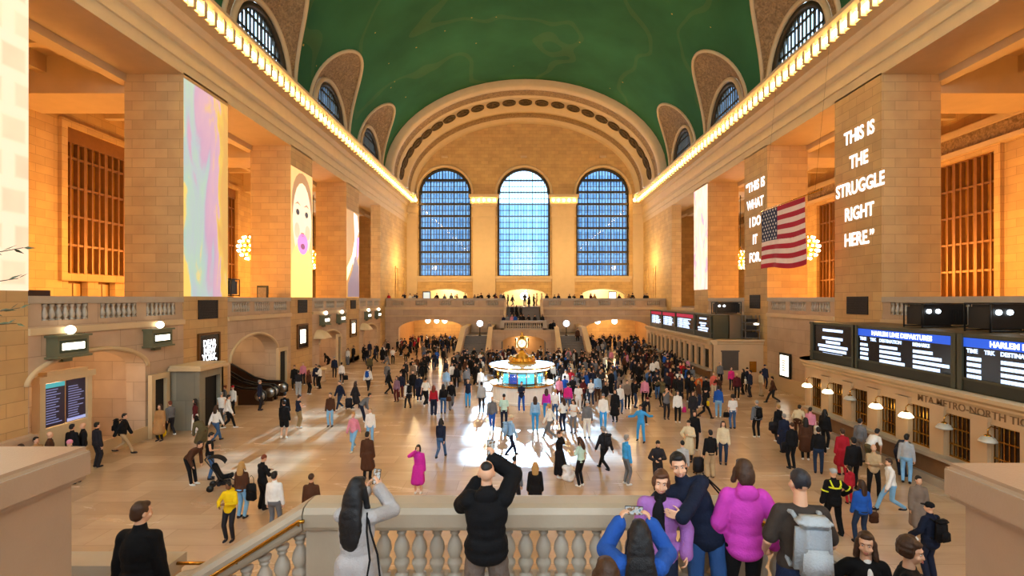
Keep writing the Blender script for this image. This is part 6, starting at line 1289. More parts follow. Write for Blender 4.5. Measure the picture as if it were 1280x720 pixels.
643 640 -20 stand sweater:grey trousers:dark crop:black 0 1.72|person in grey just beyond the balustrade, beside the broad black sweatshirt
26 616 180 stand jacket:black trousers:dark long:brownhair 0 1.64|person in black jacket at far left above the parapet
62 600 -60 stand jacket:brown trousers:dark none:black 0 1.74|bald person in brown jacket above the left parapet
45 606 -100 stand sweater:tan trousers:dark short:darkhair 0 1.68|dark-haired person behind the bald one, above the left parapet
90 588 0 stand jacket:black trousers:dark short:black 0 1.76|person in black reading the tall train board
104 584 140 stand jacket:black trousers:dark none:black 0 1.72|bald person in black facing the pink beanie, left
96 604 90 leanfwd jacket:black trousers:lightgrey beanie:pink 0 1.72|person in pink beanie and black jacket above the left parapet
121 584 -20 stand jacket:dark trousers:dark short:darkhair 0 1.74|person in charcoal jacket beside the walking backpacker
154 567 -70 stride puffer:black trousers:beige short:black 0 1.76|person in black jacket with backpack and beige trousers striding right, far left
'''
def parse(line):
    spec, lab = line.split('|'); f = spec.split(); px, fy, rz = float(f[0]), float(f[1]), float(f[2]); tp, bt, hr = (tuple(x.split(':')) for x in f[4:7])
    return px, fy, rz, f[3], tp, bt, hr, int(f[7]), float(f[8]), lab
OCC = []; PEOPLE = {}
for line in MID.strip().split('\n'):
    px, fy, rz, pose, tp, bt, hr, sk, h, lab = parse(line); p = on_floor(px, fy); p.z = 0
    sh = 'white' if 'sneaker' in lab or R.random() < .3 else 'dark'
    o = simple_person(p, radians(rz), pose, tp, bt, None if hr[0] == 'none' else hr, sk, h, sh); tag(o, lab, 'person'); OCC.append((p.x, p.y)); PEOPLE[lab] = o
# white shirt fronts and the like
# ---- the distant crowd: placed in zones, described by what they wear and where
ZONES = [  # phrase, region (x0,x1,y0,y1 on the floor, z), count, heading range
 ('in far left passage', (-16.0, -8.6, 60.5, 70.0), 50, (120, 240)),
 ('by left end wall', (-17.4, -10.5, 50.0, 60.0), 14, (90, 270)),
 ('left of the booth', (-10.0, -3.4, 36.0, 55.0), 46, (120, 240)),
 ('behind the booth', (-4.6, 3.4, 37.5, 51.5), 58, (120, 240)),
 ('right of the booth', (1.9, 12.3, 28.5, 50.0), 130, (100, 260)),
 ('in far right passage', (7.8, 15.6, 54.0, 70.0), 64, (130, 230)),
 ('by far ticket booth', (11.2, 13.6, 40.5, 57.0), 30, (220, 320)),
]
TOPS = [('jacket', 'black')] * 12 + [('puffer', 'black')] * 6 + [('coat', 'black')] * 6 + [('jacket', 'navy')] * 5 + [('jacket', 'dark')] * 5 + [('hood', 'grey')] * 2 + [('sweater', 'white')] * 2 + [('jacket', 'brown')] * 2 + [('sweater', 'cream'), ('hood', 'navy'), ('jacket', 'olive'), ('sweater', 'maroon'), ('hood', 'red'), ('jacket', 'denim'), ('sweater', 'pink'), ('jacket', 'tan'), ('sweater', 'lightgrey'), ('hood', 'blue'), ('coat', 'taupe')]
BOTS = [('trousers', 'black')] * 6 + [('trousers', 'darkdenim')] * 4 + [('trousers', 'denim')] * 2 + [('trousers', 'dark')] * 3 + [('wide', 'grey'), ('trousers', 'khaki'), ('wide', 'black')]
HAIRS = [('short', 'darkhair')] * 4 + [('short', 'brownhair')] * 3 + [('long', 'darkhair')] * 2 + [('long', 'brownhair')] * 2 + [('bob', 'blonde'), ('short', 'greyhair'), ('cap', 'black'), ('beanie', 'dark')]
NICE = dict(black='black', navy='navy', dark='charcoal', grey='grey', lightgrey='silver', white='white', cream='cream', tan='tan', brown='brown', olive='olive', red='red', maroon='maroon', pink='pink', blue='blue', denim='denim', darkdenim='indigo', khaki='khaki', taupe='taupe')
TW = dict(jacket='jacket', puffer='anorak', coat='coat', hood='hoodie', sweater='sweater', tee='tee'); BW = dict(trousers='trousers', wide='slacks', skirt='skirt', dress='skirt', shorts='shorts')
HW = dict(short='%s-haired', long='long-%s-haired', bob='bobbed-%s-haired', cap='%s-capped', beanie='%s-beanie-wearing'); HC = dict(darkhair='dark', brownhair='brown', blonde='blonde', greyhair='grey', black='black', dark='dark')
RC = random.Random(11); far = []
for phrase, (x0, x1, y0, y1), n, (h0, h1) in ZONES:
    made = tries = 0
    while made < n and tries < 4000:
        tries += 1; x, y = RC.uniform(x0, x1), RC.uniform(y0, y1)
        if phrase.startswith('right of') and RC.random() > 0.4 + 0.6 * min(1, (y - 29) / 9): continue
        if (x - IBX) ** 2 + (y - IBY) ** 2 < 2.9 ** 2 or any((x - a) ** 2 + (y - b) ** 2 < 0.57 ** 2 for a, b in OCC): continue
        if y > 51.5 and -8.6 < x < 7.6: continue
        if 64.1 < y < 65.7 or (abs(x + 7.6) < .6 or abs(x - 7.4) < .6): continue
        OCC.append((x, y)); made += 1; far.append([y, x, phrase, RC.uniform(h0, h1), 'floor', 0.0])
# people at the east balcony rail, on the stairs and above
for k in range(60):
    x = RC.choice((RC.uniform(-16.3, -3.2), RC.uniform(2.6, 17.0))); y = 65.35 + RC.uniform(0, .9)
    if any((x - a) ** 2 + (y - b) ** 2 < .45 ** 2 for a, b in OCC): continue
    OCC.append((x, y)); far.append([y, x, 'at east balcony rail', RC.uniform(150, 210), 'rail', ZB])
for px, dz in ((629.5, 0), (635, .2), (640.5, 0), (656, .3), (661.5, .1), (671, .2), (677, 0), (667, .7)): y = 66.2 + dz; far.append([y, at(px, 380, y).x, 'atop far stairs', RC.uniform(0, 360), 'floor', ZB])
STEP = lambda y: EZ + (ZB - EZ) * (int(max(0, min(.999, (y - EY - 2.4) / (EB + .8 - EY - 2.4))) * nst) + 1) / nst if y > EY + 2.4 else EZ
for px, y, pose in ((640, 62.0, 'stand'), (645.5, 62.0, 'walk'), (651, 62.0, 'walk'), (629.5, 59.3, 'stand'), (640, 59.0, 'stand'), (644, 58.8, 'stand'), (651, 58.6, 'stand'), (654, 58.9, 'stand'), (661, 58.7, 'phone'), (668.5, 58.8, 'stand'), (678, 59.2, 'stand'), (634, 58.9, 'stand')):
    far.append([y, at(px, 380, y).x, 'on far stair landing' if y < 60 else 'down the far stairs', RC.uniform(140, 220), pose, STEP(y)])
for px, y, z in ((612, 58.6, 2.3), (692, 58.6, 2.3), (688.5, 58.9, 2.3), (722, 57.0, 1.8)): far.append([y, at(px, 400, y).x, 'at far stair turn', 180, 'stand', z if y > 57.8 else 2.3 * 9 / 14])
for px, y, nm in ((486, 65.6, 'far left, east balcony'), (392, 43.5, 'at left balcony rail'), (449, 55, 'at left balcony rail')): far.append([y, at(px, 370, y).x if y > 60 else -W - 1.0, nm, 180 if y > 60 else -90, 'rail', ZB])
far.sort(key=lambda r: r[0] + (100 if r[5] > 3 else 0)); BUDGET = 300 - len(PEOPLE) - 15
elev = [r for r in far if r[5] > 0]; flo = [r for r in far if r[5] == 0]; flo.sort(key=lambda r: r[0])
keep = flo[:max(0, BUDGET - 26)] + elev[:26]; rest = flo[max(0, BUDGET - 26):] + elev[26:]
PO = {'floor': ['stand', 'stand2', 'walk', 'phone', 'stand', 'crossed', 'shoot'], 'rail': ['stand', 'shoot', 'leanfwd', 'phone']}
recs = []; stuff_bm = bmesh.new(); stuff_mats = []
def smat(m):
    if m not in stuff_mats: stuff_mats.append(m)
    return stuff_mats.index(m)
for i, (y, x, phrase, rz, pose, z) in enumerate(keep + rest):
    tp, bt, hr = RC.choice(TOPS), RC.choice(BOTS), RC.choice(HAIRS); ps = RC.choice(PO[pose]) if pose in PO else pose
    if ps == 'leanfwd' : ps = 'stand'
    sk = RC.choice((0, 0, 0, 1, 1, 2)); h = RC.uniform(1.58, 1.82); sh = RC.choice(('dark', 'dark', 'white'))
    if i < len(keep):
        o = far_person((x, y, z), radians(rz), ps, tp, bt, hr, sk, h, sh)
        base = 'person in %s %s and %s %s %s' % (NICE[tp[1]], TW[tp[0]], NICE[bt[1]], BW[bt[0]], phrase); recs.append([o, base, HW[hr[0]] % HC[hr[1]], CX + 0, VX + F * (x - CX) / y, phrase])
    else:
        me = far_mesh(ps, tp[0], bt[0], hr[0]); n0 = len(stuff_bm.verts); f0 = len(stuff_bm.faces); stuff_bm.from_mesh(me); stuff_bm.verts.ensure_lookup_table(); stuff_bm.faces.ensure_lookup_table()
        M = Matrix.Translation((x, y, z)) @ Matrix.Rotation(radians(rz), 4, 'Z') @ Matrix.Scale(h / 1.75, 4)
        for v in stuff_bm.verts[n0:]: v.co = M @ v.co
        idx = [smat(m) for m in (SKINS[sk], (cloth_m if hr[0] in ('cap', 'beanie') else hair_m)(hr[1]), cloth_m(tp[1]), cloth_m(bt[1]), cloth_m(sh))]
        for f in stuff_bm.faces[f0:]: f.material_index = idx[f.material_index]
me = bpy.data.meshes.new('crowd'); stuff_bm.to_mesh(me); stuff_bm.free()
for m in stuff_mats: me.materials.append(m)
o = place('crowd', me); tag(o, 'the dense mass of small distant people beyond the booth, in the passages and along the balcony', 'crowd', kind='stuff')
# one label per person: clothes + place, then hair, then order among those dressed alike
by = {}
for r in recs: by.setdefault(r[1], []).append(r)
ORD = ['leftmost', 'second from left', 'third from left', 'fourth from left', 'fifth from left', 'sixth from left', 'seventh from left', 'eighth from left']
for base, v in by.items():
    for r in v: r.append(r[1] if len(v) == 1 else r[2] + ' ' + r[1])
by = {}
for r in recs: by.setdefault(r[6], []).append(r)
for lab, v in by.items():
    v.sort(key=lambda r: r[4])
    for k, r in enumerate(v): tag(r[0], lab if len(v) == 1 else lab + ', %s' % ORD[k], 'person')
print('PEOPLE', len(PEOPLE), len(recs), len(rest), max(len(r[0]['label'].split()) for r in recs))
# ================================================================ the people on the near stairs, with faces, hands and what they hold
def hi(label, loc, rz, h, pose, clothes, hair=None, skin=0, hands=None, face=False, shoes='dark', voxel=0.0085, cv=0.012, hairobj=None):
    J = skel(**pose); s_ = h / 1.75; sk = SKINS[skin]
    p = dressed('person', one(blend('person', body_prims(J, True, hands), voxel, 3)), sk); p.location = loc; p.rotation_euler = (0, 0, rz); p.scale = (s_, s_, s_); tag(p, label, 'person')
    for nm, prims, m, wr in clothes: dressed(nm, one(blend(nm, prims(J), cv, 4, wr)), m, p)
    if hair: pr, m = hair; me = one(blend('hair', pr(J), 0.011, 3, 0.006, 16)); dressed(hairobj or 'hair', me, m, p)
    for i in (0, 1): dressed('shoe', one(blend('shoe', shoe_prims(J, i), 0.012, 2)), cloth_m(shoes), p)
    if face: build_face(p, J, *face)
    return p, J
def one(me): me.materials.clear(); me.materials.append(None); return me
EYE_W = mat('eye_white', 'efece6', 0.25, 0, 0.02); EYE_D = mat('iris_dark', '2a1a10', 0.2, 0, 0.02); LIP = mat('lips', 'b8685c', 0.45, 0, 0.08); TEETH = mat('teeth', 'f2eee4', 0.3, 0, 0.02)
def build_face(p, J, brow='darkhair', smile=True):
    H, M = J['H'], J['RH']; h = lambda x, y, z: H + M @ Vector((x, y, z))
    for s_ in (-1, 1):
        b = MB(); b.ball(h(s_ * 0.031, 0.0765, 0.003), 0.0115, 0.0105, 0.0052, 12, 8, 0, M); e = b.build('eye', EYE_W, p, recalc=False)
        b = MB(); b.ball(h(s_ * 0.031, 0.0838, 0.003), 0.0066, 0.0045, 0.0058, 10, 6, 0, M); b.build('iris', EYE_D, e, recalc=False)
        b = MB(); b.tube([h(s_ * 0.014, 0.089, 0.021), h(s_ * 0.033, 0.088, 0.0285), h(s_ * 0.053, 0.076, 0.021)], [0.0032, 0.0042, 0.002], 6); b.build('eyebrow', hair_m(brow), p)
    w = 0.028 if smile else 0.022
    pts = [(-w, 0.081, -0.056), (-w * .55, 0.0945, -0.066), (0, 0.0995, -0.069), (w * .55, 0.0945, -0.066), (w, 0.081, -0.056)]
    low = [(-w, 0.081, -0.056), (-w * .55, 0.093, -0.077), (0, 0.098, -0.083), (w * .55, 0.093, -0.077), (w, 0.081, -0.056)]
    b = MB(); b.tube([h(*q) for q in pts], [0.001, 0.0032, 0.0042, 0.0032, 0.001], 6); b.tube([h(*q) for q in low], [0.001, 0.0036, 0.005, 0.0036, 0.001], 6); m_ = b.build('mouth', LIP, p)
    if smile:
        b = MB(); n = len(pts); b.grid([[h(x * .93, y + .0008, z - .001) for x, y, z in pts], [h(x * .93, y + .0008, z + .002) for x, y, z in low]]); b.build('teeth', TEETH, m_, recalc=False)
def world(p, J, key, off=(0, 0, 0)): return p.matrix_basis @ (J[key] + Vector(off))
def phone(loc, rz, lab, screen=True, roll=0.0, tilt=0.0, w=0.074, hh=0.152, lit='phone_screen'):
    t = empty('phone', lab, 'phone', loc, rz); M = Matrix.Rotation(tilt, 4, 'X') @ Matrix.Rotation(roll, 4, 'Y')
    bm = bmesh.new(); bmesh.ops.create_cube(bm, size=1)
    for v in bm.verts: v.co = M @ Vector((v.co.x * w, v.co.y * 0.009, v.co.z * hh))
    bmesh.ops.bevel(bm, geom=bm.edges[:], offset=0.003, segments=2, affect='EDGES'); me = bpy.data.meshes.new('case'); bm.to_mesh(me); bm.free(); me.materials.append(BLACK); place('case', me, t)
    if screen:
        b = MB(); q = [M @ Vector((x * (w / 2 - .004), -0.0052, z * (hh / 2 - .004))) for x, z in ((-1, -1), (1, -1), (1, 1), (-1, 1))]; b.quad(*q); b.build('display', PH_SCREEN, t, recalc=False)
    return t
def phone_screen():
    m, b = base_mat('phone_picture', '202020', 0.2); t = NT(m); tc = t.add('ShaderNodeTexCoord'); nz = t.add('ShaderNodeTexNoise'); nz.inputs['Scale'].default_value = 32; nz.inputs['Detail'].default_value = 2; t.link(tc.outputs['Object'], nz.inputs['Vector'])
    c = ramp(t, nz.outputs['Fac'], [(0.3, '2a2320'), (0.45, '9a7a58'), (0.55, 'c8d2d4'), (0.68, '6a8a9a')]); t.link(c, b.inputs['Emission Color']); b.inputs['Emission Strength'].default_value = 0.8; return m
PH_SCREEN = phone_screen()
def rounded_box(name, size, m, parent, loc=(0, 0, 0), bev=0.03, rot=None, taper=1.0):
    bm = bmesh.new(); bmesh.ops.create_cube(bm, size=1)
    for v in bm.verts: k = taper if v.co.z > 0 else 1; v.co = Vector((v.co.x * size[0] * k, v.co.y * size[1] * k, v.co.z * size[2]))
    bmesh.ops.bevel(bm, geom=bm.edges[:], offset=bev, segments=3, affect='EDGES'); me = bpy.data.meshes.new(name); bm.to_mesh(me); bm.free(); me.materials.append(m)
    me.polygons.foreach_set('use_smooth', [True] * len(me.polygons)); o = place(name, me, parent); o.location = loc
    if rot: o.rotation_euler = rot
    return o
def bag(lab, loc, m, size=(0.24, 0.1, 0.2), strap=None, rz=0.0, name='shoulder_bag', cat='bag', bev=0.03):
    t = empty(name, lab, cat, loc, rz); rounded_box('body', size, m, t, (0, 0, 0), bev, None, 0.86); rounded_box('flap', (size[0] * .94, size[1] * 1.04, size[2] * .5), m, t, (0, -0.004, size[2] * .22), bev * .8, None, 0.9)
    b = MB()
    if strap: b.tube([Matrix.Rotation(-rz, 3, 'Z') @ (Vector(q) - Vector(loc)) for q in strap], 0.009, 6)
    else: b.tube([(-size[0] * .3, 0, size[2] * .4), (-size[0] * .22, 0, size[2] * .85), (0, 0, size[2] * 1.0), (size[0] * .22, 0, size[2] * .85), (size[0] * .3, 0, size[2] * .4)], 0.008, 6)
    b.build('strap', m, t); return t
def backpack(p, lab, m, m2=None, s_=1.0, J=None, depth=0.0):
    t = empty('backpack', lab, 'backpack', p.location, p.rotation_euler.z); k = p.scale.x; t.scale = (k, k, k)
    c = (J['C'] if J else Vector((0, 0, 1.23))) + Vector((0, -0.245 - depth, -0.02)); tilt = (0, 0, 0)
    rounded_box('main_sack', (0.31 * s_, 0.17, 0.46 * s_), m, t, c, 0.06, tilt, 0.86); rounded_box('front_pocket', (0.24 * s_, 0.07, 0.22 * s_), m2 or m, t, c + Vector((0, -0.10, -0.08 * s_)), 0.03, tilt, 0.9)
    rounded_box('top_flap', (0.27 * s_, 0.16, 0.09), m2 or m, t, c + Vector((0, -0.01, 0.22 * s_)), 0.035)
    for x in (-0.11, 0.11):
        b = MB(); b.tube([c + Vector((x * .8, 0.07, 0.19)), c + Vector((x, 0.14, 0.235)), c + Vector((x * 1.1, 0.27, 0.2)), c + Vector((x * 1.15, 0.36, 0.04)), c + Vector((x * 1.2, 0.3, -0.14)), c + Vector((x * 1.2, 0.1, -0.2))], 0.02, 6); b.build('strap', m, t)
    return t
cl = lambda c, hexa, bump=0.4, sc=40: mat('fg_' + c, hexa, 0.85, 0, 0.16, 10, bump, sc, 0.2)
LZF = LZ
# 1 woman in pale grey coat, phone raised
A, JA = hi('person with very long black hair and pale grey coat, raising a phone at the balustrade', (-2.13, 4.62, LZF), -0.12, 1.66,
    dict(hands=((-.05, .30, .06), (.12, .27, .10)), hint=((-.5, .1, -1), (.75, .0, -1)), head=(.0, -.25, 0)),
    [('coat', lambda J: coat_prims(J, .034, .42, .05), cl('greywool', 'aaa5a4', .5, 70), .010), ('trousers', lambda J: trouser_prims(J), cloth_m('dark'), .004)],
    (lambda J: hair_prims(J, 'verylong'), hair_m('black')), 0, {1: dict(dirn=(-.25, .25, 1), palm=(-1, .3, 0), grip=.45), 0: dict(dirn=(.3, .3, 1), palm=(1, .3, 0), grip=.5)})
w1 = world(A, JA, 'W1', (-0.045, 0.03, 0.115)); phone(w1, -0.12, 'phone held up by the long-haired person in pale grey coat', True, 0.1, -.15)
s1 = world(A, JA, 'S1', (-.03, -.05, .06)); bp = s1 + Vector((0.09, -0.13, -0.66))
bag('black shoulder bag on the right hip of the pale grey coat', bp, cl('blackleather', '121114', .2, 30), (0.2, 0.09, 0.2), [s1, s1 + Vector((.02, -.08, -.14)), s1 + Vector((.07, -.15, -.36)), bp + Vector((-.06, 0, .09)), bp + Vector((.07, .0, .09)), s1 + Vector((.12, -.09, -.34)), s1 + Vector((.05, -.07, -.14)), s1])
# 2 broad man in black
B, JB = hi('broad person in black sweatshirt and taupe trousers filming with a phone above the head', (-0.94, 4.86, LZF), 0.06, 1.74,
    dict(build=1.2, hands=((-.10, .33, -.04), (.07, .22, .24)), hint=((-1.0, .1, -1.3), (1.2, .1, -.65)), head=(-.14, 0, 0), feet=((-.15, 0), (.15, 0))),
    [('sweatshirt', lambda J: top_prims(J, .036, 0, .05, hood=True, bulk=1.2), cl('blackfleece', '0c0c0f', .3, 50), .014), ('trousers', lambda J: trouser_prims(J, .035), cl('taupecord', '6c5f57', .5, 50), .012)],
    (lambda J: [elp(J['H'] + J['RH'] @ Vector((0, -.03, .072)), (.06, .068, .055), J['RH'], 18)], hair_m('black')), 0, {1: dict(dirn=(-.1, .1, 1), palm=(-.9, .5, 0), grip=.6), 0: dict(dirn=(.2, .2, 1), palm=(1, .2, 0), grip=.5)})
phone(world(B, JB, 'W1', (-0.03, 0.035, 0.12)), 0.06, 'dark phone held above the head of the broad black-clad person', True, 0.05, -.1)
# 3 woman in blue jacket photographing the couple
Cc, JC = hi('person with black hair and blue jacket photographing the hugging couple', (0.32, 3.85, LZF), -0.12, 1.60,
    dict(hands=((-.15, .34, .13), (.15, .34, .13)), hint=((-.95, 0, -1.2), (.95, 0, -1.2)), head=(.05, 0, 0)),
    [('jacket', lambda J: top_prims(J, .032, 0, .1, bulk=1.1), cl('bluejacket', '2450a0', .4, 40), .010), ('trousers', lambda J: trouser_prims(J), cloth_m('black'), .004)],
    (lambda J: hair_prims(J, 'verylong'), hair_m('black')), 0, {1: dict(dirn=(-.35, .2, 1), palm=(-1, .2, 0), grip=.55), 0: dict(dirn=(.35, .2, 1), palm=(1, .2, 0), grip=.55)})
pc = (world(Cc, JC, 'W0') + world(Cc, JC, 'W1')) / 2 + Vector((0.0, .05, .095)); phone(pc, -0.12, 'phone held sideways showing a lit picture, before the hugging couple', True, pi / 2, 0)
# 4 the head at the bottom edge
hi('brown-haired head at the bottom edge of the view, below the raised sideways phone', (-0.03, 3.28, LZF), 0.1, 1.60, dict(head=(.1, 0, 0)), [('jacket', lambda J: top_prims(J, .03, 0, .05), cloth_m('dark'), .006), ('trousers', lambda J: trouser_prims(J), cloth_m('darkdenim'), .004)], (lambda J: hair_prims(J, 'bob'), hair_m('brownhair')), 0)
# 5 woman in lilac jacket
Lm = cl('lilacfleece', '9b67ad', .5, 60)
E, JE = hi('smiling person in lilac jacket over a black top, hugged by the navy jacket', (0.78, 4.93, LZF), pi - 0.22, 1.63,
    dict(hands=((-.26, .10, -.52), (.24, .06, -.60)), head=(.06, .0, -.08), build=1.05),
    [('jacket', lambda J: top_prims(J, .034, 0, .06, collar=False), Lm, .009), ('top', lambda J: [elp(J['C'] + Vector((.02, .104, .0)), (.078, .066, .27)), cone(J['N'] + Vector((0, .012, -.06)), J['N'] + Vector((0, .015, .05)), .07, .063)], cl('blackknit', '131216', .4, 90), .003), ('trousers', lambda J: trouser_prims(J), cl('navycotton', '1b2338', .3, 40), .005)],
    (lambda J: hair_prims(J, 'short') + [elp(J['H'] + J['RH'] @ Vector((s_ * .07, .0, -.01)), (.028, .05, .06)) for s_ in (-1, 1)] + [elp(J['H'] + J['RH'] @ Vector((.02, .055, .085)), (.06, .045, .03), J['RH'])], mat('hair_auburn', '4f2c18', .55, 0, .25, 30, .3, 120)), 0, None, ('brownhair', True))
b = MB(); b.ball(JE['C'] + Vector((.075, .165, -.01)), .016, .01, .016); b.build('white_tag', mat('tag_white', 'efeff2', .4), E)
# 6 man in navy jacket hugging her
Fm, JF = hi('smiling person in navy jacket and jeans leaning in to hug the lilac jacket', (1.31, 5.13, LZF), pi - 0.2, 1.78,
    dict(side=.44, hands=((.15, .50, -.13), (.42, -.04, -.12)), hint=((-.9, .2, -.9), (.5, -1, -.3)), head=(.10, .0, .16), build=1.06),
    [('jacket', lambda J: top_prims(J, .036, 0, .06), cl('navynylon', '151d31', .4, 40), .012), ('trousers', lambda J: trouser_prims(J, .008), cl('bluejeans', '2b4d80', .5, 120), .006)],
    (lambda J: hair_prims(J, 'short') + [elp(J['H'] + J['RH'] @ Vector((0, .035, .095)), (.062, .05, .028), J['RH'])], hair_m('black')), 0, {0: dict(dirn=(1, .1, .25), palm=(.1, -1, .1), grip=.12)}, ('darkhair', True))
sb = world(Fm, JF, 'P', (-.30, -.04, .10)); bag('black shoulder bag hanging behind the navy-jacketed hugger', sb, cl('blackleather', '121114', .2, 30), (0.22, 0.14, 0.3), [sb + Vector((-.05, 0, .13)), world(Fm, JF, 'S0', (-.03, -.05, .06)), world(Fm, JF, 'S0', (-.04, -.03, .06)), sb + Vector((.02, 0, .13))])
# 7 pink hoodie
G, JG = hi('person in bright pink hoodie and black trousers, back turned, right of the couple', (1.63, 4.95, LZF), -0.1, 1.72,
    dict(hands=((-.24, .16, -.56), (.30, .05, -.55)), hint=((-.8, -1, -.2), (1, -.6, -.2)), head=(.1, .1, 0), build=1.02),
    [('hoodie', lambda J: top_prims(J, .034, 0, .05, hood=True, bulk=1.15), cl('pinkfleece', 'c43fae', .4, 50), .007), ('trousers', lambda J: trouser_prims(J), cl('blackcotton', '0f0f12', .3, 40), .005)],
    (lambda J: hair_prims(J, 'bob'), hair_m('brownhair')), 0)
# 8 man with the grey backpack
Hh, JH = hi('person with cropped hair, brown tee and pale grey backpack, beside the pink hoodie', (1.90, 4.44, LZF), -0.14, 1.80,
    dict(hands=((-.22, .22, -.50), (.24, .20, -.52)), head=(.02, .15, 0), build=1.12),
    [('t_shirt', lambda J: torso(J, .022) + [c for i in (0, 1) for c in [cone(J['S%d' % i], J['S%d' % i].lerp(J['E%d' % i], .8), .07, .07)]] + [elp(J['P'] + Vector((0, 0, -.03)), (.18, .14, .1))], cl('brownjersey', '3b332e', .3, 50), .006), ('trousers', lambda J: trouser_prims(J, .01), cl('indigojeans', '1e2c4c', .5, 110), .006)],
    (lambda J: hair_prims(J, 'crop'), hair_m('dark')), 0)
backpack(Hh, 'pale grey backpack with darker straps on the brown-shirted person', cl('greycanvas', '98a0a8', .5, 60), cl('greycanvas_light', 'adb4ba', .5, 60), 1.0, JH)
# 9 man in black on the left turn of the stairs
hi('person in black jacket with brown hair, alone on the left stair turn, back turned', (-5.0, 5.72, LZ - 0.85), 0.02, 1.83,
    dict(hands=((-.27, .02, -.74), (.27, .04, -.74)), head=(.05, -.5, 0), build=1.1), [('jacket', lambda J: top_prims(J, .034, 0, .1), cl('blacksuit', '0e0e11', .3, 40), .009), ('trousers', lambda J: trouser_prims(J), cloth_m('black'), .005)], (lambda J: hair_prims(J, 'short'), hair_m('brownhair')), 0)
# 10 the pair on the right turn
hi('long-haired person in black blazer and white top, arm stretched out, lower right stair', (2.93, 5.08, LZ - 0.68), pi - 0.25, 1.62,
    dict(hands=((-.25, .12, -.58), (.58, .12, -.14)), hint=((-.6, -1, -.2), (.3, -.4, -1)), head=(.02, -.35, 0)),
    [('blazer', lambda J: top_prims(J, .03, 0, .1, collar=False), cl('blacksuit', '0e0e11', .3, 40), .008), ('blouse', lambda J: [elp(J['C'] + Vector((0, .105, .0)), (.045, .05, .2)), cone(J['N'] + Vector((0, .02, -.07)), J['N'] + Vector((0, .025, .0)), .05, .045)], cloth_m('white'), .003), ('trousers', lambda J: trouser_prims(J), cloth_m('black'), .004)],
    (lambda J: hair_prims(J, 'long'), hair_m('brownhair')), 0, {1: dict(dirn=(1, .2, .1), palm=(0, .3, -1), grip=.15)}, ('brownhair', False))
hi('person with thick curly dark hair in black jacket, lower right stair beside the blazer', (3.37, 5.08, LZ - 0.85), -2.2, 1.72,
    dict(head=(.1, -.2, 0)), [('jacket', lambda J: top_prims(J, .036, 0, .08, collar=False), cl('blackcotton', '0f0f12', .3, 40), .008), ('top', lambda J: [elp(J['C'] + Vector((0, .11, .0)), (.05, .05, .2))], mat('patterned_top', '8a8488', .8, 0, .7, 25), .003), ('trousers', lambda J: trouser_prims(J), cloth_m('black'), .004)],
    (lambda J: hair_prims(J, 'curly'), hair_m('brownhair')), 0, None, ('darkhair', False))
# 11 worker in reflective jacket, on the floor
wp = on_floor(1042, 668); Wk, JW = hi('worker in black jacket with yellow reflective stripes and grey cap, right floor', wp, -0.1, 1.82,
    dict(hands=((-.30, .02, -.66), (.30, .12, -.42)), hint=((-.8, -1, 0), (1, -.6, -.3)), feet=((-.16, .1), (.16, -.08)), build=1.12),
    [('jacket', lambda J: top_prims(J, .034, 0, .06), cl('blackcotton', '0f0f12', .3, 40), .008), ('trousers', lambda J: trouser_prims(J, .012), cl('blackcotton', '0f0f12', .3, 40), .006)],
    (lambda J: hair_prims(J, 'cap'), cloth_m('lightgrey')), 0, None, False, 'black', 0.014, 0.014, 'cap')
YS = mat('reflective_yellow', 'e8f02a', 0.5, 0, 0.05); Cv = JW['C']
def band_mesh(nm, pts, r=0.02): b = MB(); b.tube(pts, r, 6); b.build(nm, YS, Wk)
band_mesh('yellow_stripe', [Cv + Vector((.16 * cos(a), -.02 + .155 * sin(a), .07)) for a in [pi + pi * k / 10 for k in range(11)]], .022)
for s_ in (-1, 1): band_mesh('yellow_brace', [Cv + Vector((s_ * .07, -.16, .07)), Cv + Vector((s_ * .115, -.15, .16)), Cv + Vector((s_ * .13, -.08, .255))], .022)
for i in (0, 1):
    a_, b__ = JW['S%d' % i], JW['E%d' % i]; c_ = a_.lerp(b__, .8); d_ = (b__ - a_).normalized(); u_ = d_.orthogonal().normalized(); v_ = d_.cross(u_)
    band_mesh('yellow_cuff', [c_ + (u_ * cos(2 * pi * k / 12) + v_ * sin(2 * pi * k / 12)) * .078 for k in range(13)], .02)
# 12 man in navy with cap and rucksack, lower right floor
mp_ = Vector((9.05, 11.7, 0)); Mp, JM = hi('person in black cap and navy jacket with black backpack, beside the right parapet', mp_, 0.25, 1.78, dict(hands=((-.28, .22, -.5), (.26, .05, -.7)), build=1.12, head=(.05, .5, 0)), [('jacket', lambda J: top_prims(J, .036, 0, .12), cl('navynylon', '151d31', .4, 40), .01), ('trousers', lambda J: trouser_prims(J, .012), cl('navycotton', '1b2338', .3, 40), .006)], (lambda J: hair_prims(J, 'cap'), cloth_m('black')), 0, None, False, 'dark', 0.012, 0.013, 'cap')
backpack(Mp, 'black backpack on the navy jacket beside the right parapet', cl('blackleather', '121114', .2, 30), None, 1.05, JM)
